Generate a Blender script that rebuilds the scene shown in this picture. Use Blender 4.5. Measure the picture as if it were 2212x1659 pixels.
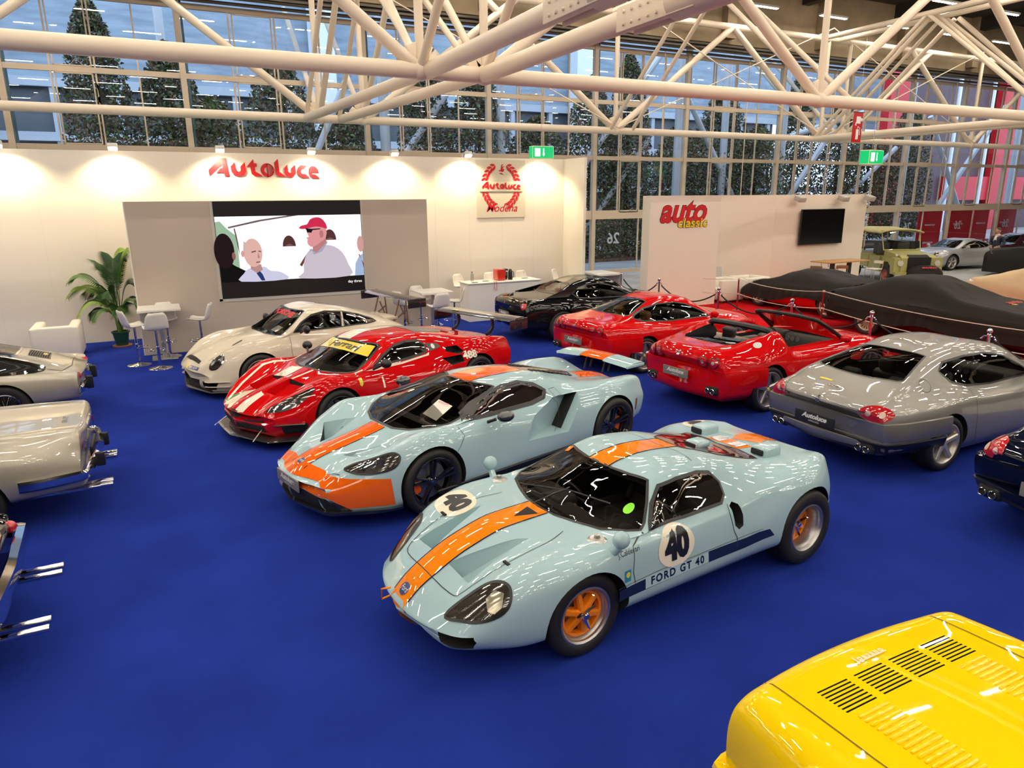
import bpy, bmesh, math, random
from mathutils import Vector, Matrix
from mathutils.bvhtree import BVHTree
from mathutils.geometry import delaunay_2d_cdt
PI = math.pi
random.seed(7)
for o in list(bpy.data.objects):
    bpy.data.objects.remove(o)
SC = bpy.context.scene
COL = SC.collection

# ------------------------------------------------------------------ camera
# The long glass front of the hall runs along +X at Y = 24.5; the camera stands on a
# gallery 3.14 m above the floor at the world origin and looks down a little.
FPX, PITCH, ROLL, CAMH, YAW = 1509.6, 0.2612, 0.0076, 3.1405, 0.463
cam_d = bpy.data.cameras.new('camera')
cam = bpy.data.objects.new('camera', cam_d)
COL.objects.link(cam)
cam_d.sensor_fit = 'HORIZONTAL'
cam_d.sensor_width = 36.0
cam_d.lens = FPX / 2212.0 * 36.0
cam_d.clip_start = 0.05
cam_d.clip_end = 400
fwd = Vector((0, math.cos(PITCH), -math.sin(PITCH)))
rt = Vector((1, 0, 0))
dn = fwd.cross(rt)
c_, s_ = math.cos(ROLL), math.sin(ROLL)
rt2 = rt * c_ + dn * s_
dn2 = dn * c_ - rt * s_
rz = Matrix.Rotation(-YAW, 3, 'Z')
rt2, dn2, fwd = rz @ rt2, rz @ dn2, rz @ fwd
m3 = Matrix((rt2, -dn2, -fwd)).transposed()
cam.matrix_world = Matrix.Translation((0, 0, CAMH)) @ m3.to_4x4()
SC.camera = cam

# ------------------------------------------------------------------ colour management, world
SC.view_settings.view_transform = 'Standard'
SC.view_settings.look = 'None'
SC.view_settings.gamma = 1.0
SC.view_settings.use_curve_mapping = False
SC.view_settings.exposure = 0.0
world = bpy.data.worlds.new('world')
SC.world = world
world.use_nodes = True
bg = world.node_tree.nodes['Background']
bg.inputs[0].default_value = (0.62, 0.78, 1.0, 1)      # overcast daylight outside the glass
bg.inputs[1].default_value = 3.0
LAMP_COL = (1.0, 0.90, 0.76)
LAMP_E = 138.0            # ceiling tubes
SPOT_W = 150.0           # stand wall spots

# ------------------------------------------------------------------ helpers
def tag(o, label=None, cat=None, group=None, kind=None):
    if label: o['label'] = label
    if cat: o['category'] = cat
    if group: o['group'] = group
    if kind: o['kind'] = kind
    return o

def empty(name, loc=(0, 0, 0), rz=0.0, label=None, cat=None, group=None, kind=None):
    o = bpy.data.objects.new(name, None)
    COL.objects.link(o)
    o.location = loc
    o.rotation_euler = (0, 0, rz)
    o.empty_display_size = 0.1
    return tag(o, label, cat, group, kind)

def copy_tree(o, parent=None, loc=None, rz=None, label=None, group=None):
    c = o.copy()
    COL.objects.link(c)
    if parent is not None: c.parent = parent
    if loc is not None: c.location = loc
    if rz is not None: c.rotation_euler = (0, 0, rz)
    if label: c['label'] = label
    if group: c['group'] = group
    for ch in list(o.children):
        copy_tree(ch, c)
    return c

_M = {}
def _pr(m): return m.node_tree.nodes['Principled BSDF']
def mat(name, col, rough=0.5, metal=0.0, coat=0.0, spec=0.5, emit=0.0, noise=0.0, nscale=20.0, bump=0.0, alpha=1.0, emit_col=None):
    if name in _M: return _M[name]
    m = bpy.data.materials.new(name)
    m.use_nodes = True
    p = _pr(m)
    nt = m.node_tree
    p.inputs['Base Color'].default_value = (*col, 1)
    p.inputs['Roughness'].default_value = rough
    p.inputs['Metallic'].default_value = metal
    p.inputs['Coat Weight'].default_value = coat
    p.inputs['Coat Roughness'].default_value = 0.02
    p.inputs['Specular IOR Level'].default_value = spec
    if emit:
        p.inputs['Emission Color'].default_value = (*(emit_col or col), 1)
        p.inputs['Emission Strength'].default_value = emit
    if alpha < 1: p.inputs['Alpha'].default_value = alpha
    if noise or bump:
        tc = nt.nodes.new('ShaderNodeTexCoord')
        n = nt.nodes.new('ShaderNodeTexNoise')
        n.inputs['Scale'].default_value = nscale
        n.inputs['Detail'].default_value = 5
        nt.links.new(tc.outputs['Object'], n.inputs['Vector'])
        if noise:
            r = nt.nodes.new('ShaderNodeMapRange')
            r.inputs['From Min'].default_value = 0.3; r.inputs['From Max'].default_value = 0.7
            r.inputs['To Min'].default_value = 1 - noise; r.inputs['To Max'].default_value = 1 + noise
            mx = nt.nodes.new('ShaderNodeVectorMath'); mx.operation = 'SCALE'
            mx.inputs[0].default_value = col
            nt.links.new(n.outputs['Fac'], r.inputs['Value'])
            nt.links.new(r.outputs['Result'], mx.inputs['Scale'])
            nt.links.new(mx.outputs['Vector'], p.inputs['Base Color'])
        if bump:
            b = nt.nodes.new('ShaderNodeBump')
            b.inputs['Strength'].default_value = bump
            b.inputs['Distance'].default_value = 0.01
            nt.links.new(n.outputs['Fac'], b.inputs['Height'])
            nt.links.new(b.outputs['Normal'], p.inputs['Normal'])
    _M[name] = m
    return m

def sheet_glass(name, tint, refl=1.0, rough=0.0, film=1.45):
    """thin pane: tinted straight-through light plus a Fresnel reflection"""
    if name in _M: return _M[name]
    m = bpy.data.materials.new(name)
    m.use_nodes = True
    nt = m.node_tree
    nt.nodes.clear()
    out = nt.nodes.new('ShaderNodeOutputMaterial')
    mix = nt.nodes.new('ShaderNodeMixShader')
    tr = nt.nodes.new('ShaderNodeBsdfTransparent')
    gl = nt.nodes.new('ShaderNodeBsdfGlossy')
    fr = nt.nodes.new('ShaderNodeFresnel')
    mul = nt.nodes.new('ShaderNodeMath'); mul.operation = 'MULTIPLY'
    tr.inputs[0].default_value = (*tint, 1)
    gl.inputs['Roughness'].default_value = rough
    fr.inputs['IOR'].default_value = film
    mul.inputs[1].default_value = refl
    mul.use_clamp = True
    nt.links.new(fr.outputs[0], mul.inputs[0])
    nt.links.new(mul.outputs[0], mix.inputs[0])
    nt.links.new(tr.outputs[0], mix.inputs[1])
    nt.links.new(gl.outputs[0], mix.inputs[2])
    nt.links.new(mix.outputs[0], out.inputs[0])
    _M[name] = m
    return m

def paint(name, col, metal=0.0, rough=0.3):
    return mat(name, col, rough=rough, metal=metal, coat=1.0, spec=0.0)

BLACK = mat('black_plastic', (0.012, 0.012, 0.013), rough=0.35)
MATTEB = mat('matte_black', (0.01, 0.01, 0.01), rough=0.8)
CARBON = mat('carbon_fibre', (0.02, 0.02, 0.021), rough=0.25, coat=1.0)
RUBBER = mat('tyre_rubber', (0.014, 0.013, 0.012), rough=0.6, bump=0.15, nscale=60)
CHROME = mat('chrome', (0.8, 0.8, 0.8), rough=0.06, metal=1.0)
ALLOY = mat('alloy_silver', (0.55, 0.53, 0.5), rough=0.28, metal=0.85)
ALUM = mat('dull_aluminium', (0.5, 0.49, 0.47), rough=0.35, metal=0.9)
WHITE = mat('white_laminate', (0.78, 0.75, 0.69), rough=0.4)
SEATC = mat('black_leather', (0.05, 0.047, 0.043), rough=0.5, bump=0.1)
DARKI = mat('dark_trim', (0.06, 0.056, 0.05), rough=0.6)
LENSG = sheet_glass('clear_lens', (0.85, 0.85, 0.82))
CARGLASS = sheet_glass('tinted_car_glass', (0.66, 0.66, 0.62), refl=1.15)
DARKGLASS = sheet_glass('dark_car_glass', (0.16, 0.16, 0.16), refl=1.2)

class MB:
    """collects faces for one mesh"""
    def __init__(s): s.v = []; s.f = []; s.m = []
    def add(s, vs, fs, mi=0):
        b = len(s.v)
        s.v += [tuple(v) for v in vs]
        s.f += [tuple(b + i for i in f) for f in fs]
        s.m += [mi] * len(fs)
        return s
    def box(s, a, b, mi=0, M=None):
        x0, y0, z0 = a; x1, y1, z1 = b
        vs = [Vector(p) for p in ((x0, y0, z0), (x1, y0, z0), (x1, y1, z0), (x0, y1, z0), (x0, y0, z1), (x1, y0, z1), (x1, y1, z1), (x0, y1, z1))]
        if M is not None: vs = [M @ v for v in vs]
        return s.add(vs, [(3, 2, 1, 0), (4, 5, 6, 7), (0, 1, 5, 4), (1, 2, 6, 5), (2, 3, 7, 6), (3, 0, 4, 7)], mi)
    def rbox(s, a, b, r=0.02, mi=0, M=None, n=3):
        """box with rounded vertical and horizontal edges (superellipse grid)"""
        c = [(a[i] + b[i]) / 2 for i in range(3)]; h = [(b[i] - a[i]) / 2 for i in range(3)]
        bm = bmesh.new(); bmesh.ops.create_cube(bm, size=2)
        for v in bm.verts: v.co = Vector((c[0] + v.co.x * h[0], c[1] + v.co.y * h[1], c[2] + v.co.z * h[2]))
        bmesh.ops.bevel(bm, geom=list(bm.edges), offset=min(r, min(h) * 0.98), segments=n, affect='EDGES', profile=0.5)
        vs = [v.co.copy() for v in bm.verts]
        if M is not None: vs = [M @ v for v in vs]
        bm.verts.index_update()
        s.add(vs, [[v.index for v in f.verts] for f in bm.faces], mi)
        bm.free(); return s
    def tube(s, pts, r, n=8, mi=0, cap=True, closed=False):
        pts = [Vector(p) for p in pts]; N = len(pts)
        rs = r if isinstance(r, (list, tuple)) else [r] * N
        up = None; rings = []
        for i, p in enumerate(pts):
            if closed: t = pts[(i + 1) % N] - pts[i - 1]
            else: t = pts[min(i + 1, N - 1)] - pts[max(i - 1, 0)]
            t.normalize()
            if up is None:
                up = Vector((0, 0, 1)) if abs(t.z) < 0.9 else Vector((1, 0, 0))
            a = t.cross(up).normalized(); up = a.cross(t).normalized()
            rings.append([p + (a * math.cos(2 * PI * k / n) + up * math.sin(2 * PI * k / n)) * rs[i] for k in range(n)])
        vs = [v for rg in rings for v in rg]; fs = []
        for i in range(N if closed else N - 1):
            j = (i + 1) % N
            for k in range(n):
                l = (k + 1) % n
                fs.append((i * n + k, j * n + k, j * n + l, i * n + l))
        if cap and not closed:
            fs.append(tuple(range(n))); fs.append(tuple((N - 1) * n + k for k in reversed(range(n))))
        return s.add(vs, fs, mi)
    def lathe(s, prof, n=32, axis='z', org=(0, 0, 0), mi=0, M=None):
        """prof: (radius, along) pairs"""
        org = Vector(org); vs = []; fs = []
        for (r, h) in prof:
            for k in range(n):
                a = 2 * PI * k / n; c, d = r * math.cos(a), r * math.sin(a)
                v = Vector((c, d, h)) if axis == 'z' else (Vector((c, h, d)) if axis == 'y' else Vector((h, c, d)))
                v = org + v
                vs.append(M @ v if M is not None else v)
        for i in range(len(prof) - 1):
            for k in range(n):
                l = (k + 1) % n
                fs.append((i * n + k, i * n + l, (i + 1) * n + l, (i + 1) * n + k))
        return s.add(vs, fs, mi)
    def prism(s, poly, h0, h1, plane='xy', mi=0, M=None):
        f = {'xy': lambda a, b, h: (a, b, h), 'xz': lambda a, b, h: (a, h, b), 'yz': lambda a, b, h: (h, a, b)}[plane]
        n = len(poly)
        vs = [Vector(f(a, b, h0)) for a, b in poly] + [Vector(f(a, b, h1)) for a, b in poly]
        if M is not None: vs = [M @ v for v in vs]
        fs = [tuple(range(n)), tuple(range(2 * n - 1, n - 1, -1))] + [(i, i + n, (i + 1) % n + n, (i + 1) % n) for i in range(n)]
        return s.add(vs, fs, mi)
    def sphere(s, c, r, n=12, m=8, mi=0, sc=(1, 1, 1)):
        prof = []
        c = Vector(c); vs = []; fs = []
        for i in range(m + 1):
            t = PI * i / m
            for k in range(n):
                a = 2 * PI * k / n
                vs.append(c + Vector((math.sin(t) * math.cos(a) * r * sc[0], math.sin(t) * math.sin(a) * r * sc[1], math.cos(t) * r * sc[2])))
        for i in range(m):
            for k in range(n):
                l = (k + 1) % n
                fs.append((i * n + k, (i + 1) * n + k, (i + 1) * n + l, i * n + l))
        return s.add(vs, fs, mi)
    def build(s, name, mats, parent=None, smooth=30, fixn=True):
        me = bpy.data.meshes.new(name)
        me.from_pydata(s.v, [], s.f)
        if not isinstance(mats, (list, tuple)): mats = [mats]
        for m in mats: me.materials.append(m)
        me.polygons.foreach_set('material_index', s.m)
        if fixn:
            bm = bmesh.new(); bm.from_mesh(me)
            bmesh.ops.remove_doubles(bm, verts=bm.verts, dist=1e-6)
            bmesh.ops.recalc_face_normals(bm, faces=bm.faces)
            bm.to_mesh(me); bm.free()
        if smooth:
            for p in me.polygons: p.use_smooth = True
            me.set_sharp_from_angle(angle=math.radians(smooth))
        o = bpy.data.objects.new(name, me)
        COL.objects.link(o)
        if parent is not None: o.parent = parent
        return o

def pch(keys):
    """monotone cubic through (x, value) keys; a plain number is a constant"""
    if isinstance(keys, (int, float)): return lambda x: keys
    xs = [k[0] for k in keys]; ys = [k[1] for k in keys]; n = len(xs)
    if n == 1: return lambda x: ys[0]
    h = [xs[i + 1] - xs[i] for i in range(n - 1)]; d = [(ys[i + 1] - ys[i]) / h[i] for i in range(n - 1)]
    m = [d[0]] + [0 if d[i - 1] * d[i] <= 0 else 2 * d[i - 1] * d[i] / (d[i - 1] + d[i]) for i in range(1, n - 1)] + [d[-1]]
    def f(x):
        if x <= xs[0]: return ys[0]
        if x >= xs[-1]: return ys[-1]
        i = 0
        while xs[i + 1] < x: i += 1
        t = (x - xs[i]) / h[i]
        return ys[i] * (1 + 2 * t) * (1 - t) ** 2 + h[i] * m[i] * t * (1 - t) ** 2 + ys[i + 1] * t * t * (3 - 2 * t) + h[i] * m[i + 1] * t * t * (t - 1)
    return f

def catmull(pts, n, closed=False, tens=0.5, sharp=()):
    out = []; N = len(pts); rng = range(N if closed else N - 1)
    def g(i): return pts[i % N] if closed else pts[max(0, min(N - 1, i))]
    for i in rng:
        p0, p1, p2, p3 = g(i - 1), g(i), g(i + 1), g(i + 2)
        k1 = 0.0 if i in sharp else tens; k2 = 0.0 if (i + 1) % N in sharp else tens
        for j in range(n):
            t = j / n; t2, t3 = t * t, t * t * t
            r = []
            for a in range(len(p1)):
                d12 = p2[a] - p1[a]
                m1 = (p2[a] - p0[a]) * k1 if i not in sharp else d12 * 1.0
                m2 = (p3[a] - p1[a]) * k2 if (i + 1) % N not in sharp else d12 * 1.0
                r.append((2 * t3 - 3 * t2 + 1) * p1[a] + (t3 - 2 * t2 + t) * m1 + (-2 * t3 + 3 * t2) * p2[a] + (t3 - t2) * m2)
            out.append(tuple(r))
    if not closed: out.append(tuple(pts[-1]))
    return out

def inside(p, poly):
    x, y = p; c = False; n = len(poly); j = n - 1
    for i in range(n):
        xi, yi = poly[i]; xj, yj = poly[j]
        if (yi > y) != (yj > y) and x < (xj - xi) * (y - yi) / (yj - yi) + xi: c = not c
        j = i
    return c

def resample(poly, step, closed=True):
    out = []; n = len(poly)
    for i in range(n if closed else n - 1):
        a, b = poly[i], poly[(i + 1) % n]
        L = math.hypot(b[0] - a[0], b[1] - a[1]); k = max(1, int(math.ceil(L / step)))
        for j in range(k): out.append((a[0] + (b[0] - a[0]) * j / k, a[1] + (b[1] - a[1]) * j / k))
    if not closed: out.append(poly[-1])
    return out

def text_mesh(s, size=1.0, bold=0.0, shear=0.0, align='CENTER', squash=1.0, space=1.0):
    cu = bpy.data.curves.new('t', 'FONT')
    cu.body = s; cu.size = size; cu.offset = bold; cu.shear = shear; cu.align_x = align; cu.align_y = 'CENTER'; cu.space_character = space
    cu.resolution_u = 3
    o = bpy.data.objects.new('t', cu); COL.objects.link(o)
    dg = bpy.context.evaluated_depsgraph_get()
    me = bpy.data.meshes.new_from_object(o.evaluated_get(dg))
    vs = [(v.co.x * squash, v.co.y) for v in me.vertices]; fs = [tuple(p.vertices) for p in me.polygons]
    bpy.data.objects.remove(o); bpy.data.curves.remove(cu); bpy.data.meshes.remove(me)
    return vs, fs
def put_text(mb, s, org, ex, ey, size, mi=0, **k):
    vs, fs = text_mesh(s, size, **k)
    org, ex, ey = Vector(org), Vector(ex), Vector(ey)
    mb.add([org + ex * a + ey * b for a, b in vs], fs, mi)
    return mb
# ------------------------------------------------------------------ big light: ceiling tubes
TUBE_M = mat('lamp_tube', (1.0, 0.93, 0.8), emit=LAMP_E, emit_col=LAMP_COL)
LAMP_BODY = mat('lamp_housing', (0.6, 0.58, 0.52), rough=0.5)
def make_lamp():
    r = empty('ceiling_light', (0, 0, 0), 0, 'long fluorescent strip light hanging under the dark hall roof', 'light', 'strip lights under the hall roof')
    MB().rbox((-.78, -.10, 0), (.78, .10, .08), .02).build('housing', LAMP_BODY, r)
    b = MB().box((-.74, -.045, -.02), (.74, .045, .0)).build('diffuser', TUBE_M, r)
    return r
LAMP_Z = 10.15
lamp0 = make_lamp(); nl = 0
for iy, y in enumerate((-13.5, -10.2, -7, -3.8, -.6, 2.6, 5.8, 9.0, 12.2, 15.6, 18.8, 22.2)):
    for ix in range(14):
        x = -15 + ix * 3.9 + (iy % 2) * 1.9
        o = lamp0 if nl == 0 else copy_tree(lamp0)
        o.location = (x, y, LAMP_Z); nl += 1
# ------------------------------------------------------------------ car builder
def refine(vs, fs, L=0.045):
    """cut long triangles so that a flat outline can follow a curved skin"""
    big = any(math.hypot(vs[f[i]][0] - vs[f[i - 1]][0], vs[f[i]][1] - vs[f[i - 1]][1]) > L * 1.8 for f in fs for i in range(len(f)))
    if not big: return vs, fs
    bm = bmesh.new(); V = [bm.verts.new((x, y, 0)) for x, y in vs]
    for f in fs:
        try: bm.faces.new([V[i] for i in f])
        except ValueError: pass
    for _ in range(5):
        e = [e for e in bm.edges if e.calc_length() > L]
        if not e: break
        bmesh.ops.subdivide_edges(bm, edges=e, cuts=1)
        bmesh.ops.triangulate(bm, faces=[f for f in bm.faces if len(f.verts) > 3])
    bm.verts.index_update()
    o = [(v.co.x, v.co.y) for v in bm.verts], [tuple(v.index for v in f.verts) for f in bm.faces]
    bm.free(); return o

class Car:
    def __init__(s, name, label, pose, spec, cat='car'):
        s.root = empty(name, (pose[0], pose[1], 0), pose[2], label, cat)
        s.sp = spec
        s.ly = [pch(l[0]) for l in spec['lines']]
        s.lz = [pch(l[1]) for l in spec['lines']]
        s.cut = []
    def sec(s, X):
        return [(fy(X), fz(X)) for fy, fz in zip(s.ly, s.lz)]
    def loft(s, x0, x1, inset=0.0, floor=None, upto=None, step=0.04):
        sp = s.sp; nsub = sp.get('nsub', 6); full = inset == 0
        xs = []
        if full:
            rf, rr = sp.get('rf', 0.15), sp.get('rr', 0.12)
            for i in range(9): xs.append(x0 + rr * (1 - math.cos(PI / 2 * i / 8)))
            a, b = x0 + rr, x1 - rf
            n = int((b - a) / step)
            xs += [a + (b - a) * i / n for i in range(1, n)]
            for i in range(8, -1, -1): xs.append(x1 - rf * (1 - math.cos(PI / 2 * i / 8)))
        else:
            n = max(4, int((x1 - x0) / 0.08)); xs = [x0 + (x1 - x0) * i / n for i in range(n + 1)]
        rings = []
        W = sp.get('W', 0.9)
        for X in xs:
            pts = s.sec(X)
            if upto is not None: pts = pts[:upto + 1]
            mir = [(-pts[1][0], pts[1][1])] + pts
            cs = catmull(mir, nsub, sharp=tuple(k + 1 for k in sp.get('sharp', ())))[nsub:]
            if not full:
                ym = cs[-1][0]; cs = [(y * (1 - inset / ym), z - inset) for y, z in cs]
                yl = cs[-1][0]
                cs = cs + [(yl, floor)]
            ef, zm = 1.0, 0.0
            if full:
                if X > x1 - rf: d = (X - (x1 - rf)) / rf; zm = sp.get('zf', 0.35)
                elif X < x0 + rr: d = (x0 + rr - X) / rr; zm = sp.get('zr', 0.5)
                else: d = 0
                if d > 0:
                    p = sp.get('pe', 2.2); e = max(0.0, 1 - d ** p) ** (1 / p); em = sp.get('emf', 0.3) if X > 0 else sp.get('emr', 0.4)
                    ef = em + (1 - em) * e
                cs = [(y * (1 - (1 - ef) * sp.get('ye', 0.08)), zm + (z - zm) * ef) for y, z in cs]
            ring = [(y, z) for y, z in cs] + [(0.0, cs[-1][1])] + [(-y, z) for y, z in reversed(cs[1:])]
            out = []
            for y, z in ring:
                k = (abs(y) / W) ** 2.3
                xa = sp.get('bfx', 1.2); xr = sp.get('brx', -1.2); x = X
                if full or True:
                    if X > xa: x -= sp.get('bow', 0.3) * ((X - xa) / (sp['x1'] - xa)) ** 2 * k
                    if X < xr: x += sp.get('bowr', 0.12) * ((X - xr) / (sp['x0'] - xr)) ** 2 * k
                out.append((x, y, z))
            rings.append(out)
        n = len(rings[0]); mb = MB()
        vs = [p for r in rings for p in r]
        fs = [(i * n + k, i * n + (k + 1) % n, (i + 1) * n + (k + 1) % n, (i + 1) * n + k) for i in range(len(rings) - 1) for k in range(n)]
        fs += [tuple(reversed(range(n))), tuple((len(rings) - 1) * n + k for k in range(n))]
        mb.add(vs, fs)
        return mb
    def make_body(s, mats, name='body'):
        """closed loft; wheel arches, vents and the cabin are then cut out of it"""
        sp = s.sp
        s.solid = s.loft(sp['x0'], sp['x1'])
        s.bvh = BVHTree.FromPolygons([Vector(v) for v in s.solid.v], s.solid.f)
        s.mats = mats; s.bname = name
    def cavity(s, x0, x1, floor, upto, inset=0.05, mi=1):
        mb = s.loft(x0, x1, inset, floor, upto); mb.m = [mi] * len(mb.m)
        s.cut.append(mb)
    def arch(s, x, r, z, y0=0.5, mi=1, sides=(1, -1), n=40):
        for sd in sides:
            mb = MB(); poly = [(x + r * math.cos(2 * PI * k / n), z + r * math.sin(2 * PI * k / n)) for k in range(n)]
            mb.prism(poly, sd * y0, sd * 1.3, 'xz', mi); s.cut.append(mb)
    def hole(s, poly, d, a, b, mi=1, smooth=0):
        """prism cutter. d: 'S' both sides (x,z), 'L','R', 'T' (x,y) from above, 'F'/'B' (y,z)"""
        if smooth: poly = catmull(poly, smooth, closed=True)
        for k in (['L', 'R'] if d == 'S' else [d]):
            mb = MB()
            if k in 'LR':
                sg = 1 if k == 'L' else -1
                mb.prism(poly, sg * a, sg * b, 'xz', mi)
            elif k == 'T': mb.prism(poly, a, b, 'xy', mi)
            else: mb.prism(poly, a, b, 'yz', mi)
            s.cut.append(mb)
    def wedge(s, vs, fs, mi=0):
        mb = MB().add(vs, fs, mi); s.cut.append(mb)
    def gouge(s, pts, dark=None):
        """convex cutter; faces whose outward normal points along `dark` get the dark material"""
        bm = bmesh.new()
        for p in pts: bm.verts.new(p)
        bmesh.ops.convex_hull(bm, input=bm.verts)
        bmesh.ops.recalc_face_normals(bm, faces=bm.faces)
        bm.verts.index_update(); mb = MB(); mb.v = [tuple(v.co) for v in bm.verts]
        for f in bm.faces:
            mb.f.append(tuple(v.index for v in f.verts)); mb.m.append(1 if dark and f.normal.dot(Vector(dark).normalized()) > .8 else 0)
        bm.free(); s.cut.append(mb)
    def finish(s, smooth=35):
        ob = s.solid.build(s.bname, s.mats)
        for mb in s.cut:
            for tr in range(4):
                c = mb.build('cutter', s.mats, smooth=0)
                c.location = (tr * .0013, tr * .0007, tr * .0011)
                m = ob.modifiers.new('b', 'BOOLEAN'); m.operation = 'DIFFERENCE'; m.solver = 'EXACT'; m.object = c
                dg = bpy.context.evaluated_depsgraph_get(); dg.update()
                me = bpy.data.meshes.new_from_object(ob.evaluated_get(dg))
                ob.modifiers.clear(); d = c.data; bpy.data.objects.remove(c); bpy.data.meshes.remove(d)
                if len(me.polygons) > .6 * len(ob.data.polygons):
                    old = ob.data; ob.data = me; bpy.data.meshes.remove(old); break
                bpy.data.meshes.remove(me)
            else: print('CUT FAILED', s.root.name, len(mb.v))
        me = ob.data; me.name = s.bname
        for p in me.polygons: p.use_smooth = True
        me.set_sharp_from_angle(angle=math.radians(smooth))
        ob.parent = s.root
        s.body = ob
        return ob
    # ---- things laid on the skin
    def cast(s, a, b, d):
        if isinstance(d, tuple):
            if d[0] == 'rad':      # (angle, height) around a vertical axis at x = d[1]
                v = Vector((-math.cos(a), -math.sin(a), 0)); o = Vector((d[1], 0, b)) - v * 4
            else:
                o = d[0] + d[1] * a + d[2] * b; v = d[3]
            h = s.bvh.ray_cast(o, v)
            if h[0] is None: return None, None
            return h[0], (h[1] if h[1].dot(v) < 0 else -h[1])
        if d == 'L': o, v = Vector((a, 3, b)), Vector((0, -1, 0))
        elif d == 'R': o, v = Vector((a, -3, b)), Vector((0, 1, 0))
        elif d == 'T': o, v = Vector((a, b, 4)), Vector((0, 0, -1))
        elif d == 'F': o, v = Vector((6, a, b)), Vector((-1, 0, 0))
        elif d == 'B': o, v = Vector((-6, a, b)), Vector((1, 0, 0))
        h = s.bvh.ray_cast(o, v)
        if h[0] is None: return None, None
        n = h[1] if h[1].dot(v) < 0 else -h[1]
        return h[0], n
    def skin(s, vs, fs, d, off=0.003, mb=None, mi=0, lift=0.0):
        mb = mb or MB(); P = []
        vs, fs = refine(vs, fs)
        for (a, b) in vs:
            h, n = s.cast(a, b, d)
            P.append(None if h is None else h + n * off)
        idx = {}; out = []
        for i, p in enumerate(P):
            if p is not None: idx[i] = len(out); out.append(p)
        mb.add(out, [tuple(idx[i] for i in f) for f in fs if all(i in idx for i in f)], mi)
        return mb
    def patch(s, poly, d, off=0.003, grid=0.05, smooth=0, mb=None, mi=0):
        if smooth: poly = catmull(poly, smooth, closed=True)
        pl = resample(poly, grid)
        n = len(pl)
        xs = [p[0] for p in pl]; ys = [p[1] for p in pl]
        pts = [Vector(p) for p in pl]; x = min(xs) + grid * 0.5
        cen = Vector((sum(xs) / n, sum(ys) / n))
        while x < max(xs):
            y = min(ys) + grid * 0.5
            while y < max(ys):
                if inside((x, y), pl):
                    dm = min((x - q[0]) ** 2 + (y - q[1]) ** 2 for q in pl)
                    if dm > (grid * 0.3) ** 2: pts.append(Vector((x, y)))
                y += grid
            x += grid
        r = delaunay_2d_cdt(pts, [(i, (i + 1) % n) for i in range(n)], [], 1, 1e-6)
        V = [(v.x, v.y) for v in r[0]]
        F = [f for f in r[2] if inside((sum(V[i][0] for i in f) / 3, sum(V[i][1] for i in f) / 3), pl)]
        return s.skin(V, F, d, off, mb, mi)
    def strip(s, pts, d, w=0.008, off=0.0035, closed=False, smooth=0, mb=None, mi=0, step=0.05):
        if smooth: pts = catmull(pts, smooth, closed=closed)
        p = resample(pts, step, closed); n = len(p); A = []; B = []
        for i in range(n):
            q0 = p[(i - 1) % n] if closed or i > 0 else p[i]; q1 = p[(i + 1) % n] if closed or i < n - 1 else p[i]
            tx, ty = q1[0] - q0[0], q1[1] - q0[1]; L = math.hypot(tx, ty) or 1
            nx, ny = -ty / L * w / 2, tx / L * w / 2
            A.append((p[i][0] + nx, p[i][1] + ny)); B.append((p[i][0] - nx, p[i][1] - ny))
        fs = [(i, (i + 1) % n, (i + 1) % n + n, i + n) for i in range(n if closed else n - 1)]
        return s.skin(A + B, fs, d, off, mb, mi)
    def text(s, txt, d, a, b, size, ang=0.0, off=0.004, mb=None, mi=0, flip=False, **k):
        vs, fs = text_mesh(txt, size, **k)
        ca, sa = math.cos(ang), math.sin(ang)
        fl = -1 if flip else 1
        V = [(a + (x * fl) * ca - y * sa, b + (x * fl) * sa + y * ca) for x, y in vs]
        return s.skin(V, fs, d, off, mb, mi)
    def part(s, mb, name, mats, label=None, parent=None, smooth=40):
        o = mb.build(name, mats, parent or s.root, smooth=smooth, fixn=False)
        if label: o['label'] = label
        return o
    def aim(s, pts3, n):
        """project 3D outline points along -n: returns direction tuple and the 2D outline"""
        n = Vector(n).normalized(); ex = n.cross(Vector((0, 0, 1))).normalized(); ey = ex.cross(n)
        return (n * 4, ex, ey, -n), [(Vector(p).dot(ex), Vector(p).dot(ey)) for p in pts3]
    def band(s, xc, a0, a1, rows, name, mats, n=40, parent=None, label=None):
        """shell around the body: rows of (height, offset), swept from angle a0 to a1 about x = xc"""
        P = []
        for i in range(n + 1):
            a = a0 + (a1 - a0) * i / n
            for z, off in rows:
                h = None; zz = z
                for dz in (0, .03, .06, .1, .15, .2):
                    h, nn = s.cast(a, z + dz, ('rad', xc))
                    if h is not None: break
                if h is None: h = Vector((xc, 0, z))
                d = Vector((math.cos(a), math.sin(a), 0)); q = h + d * off; q.z = z
                P.append(q)
        m = len(rows)
        fs = [(i * m + k, (i + 1) * m + k, (i + 1) * m + (k + 1) % m, i * m + (k + 1) % m) for i in range(n) for k in range(m)]
        fs += [tuple(range(m)), tuple(n * m + k for k in reversed(range(m)))]
        o = MB().add(P, fs).build(name, mats, parent or s.root, smooth=50)
        if label: o['label'] = label
        return o
    def pane(s, poly, d, name, glass=CARGLASS, rim=BLACK, off=0.002, smooth=0, rw=0.03, grid=0.06, both=False):
        for k in (('L', 'R') if both else (d,)):
            pl = catmull(poly, smooth, closed=True) if smooth else poly
            o = s.part(s.patch(pl, k, off, grid), name, glass)
            if rim: s.part(s.strip(pl, k, rw, off + 0.002, closed=True), 'window_seal', rim, parent=o)
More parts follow.
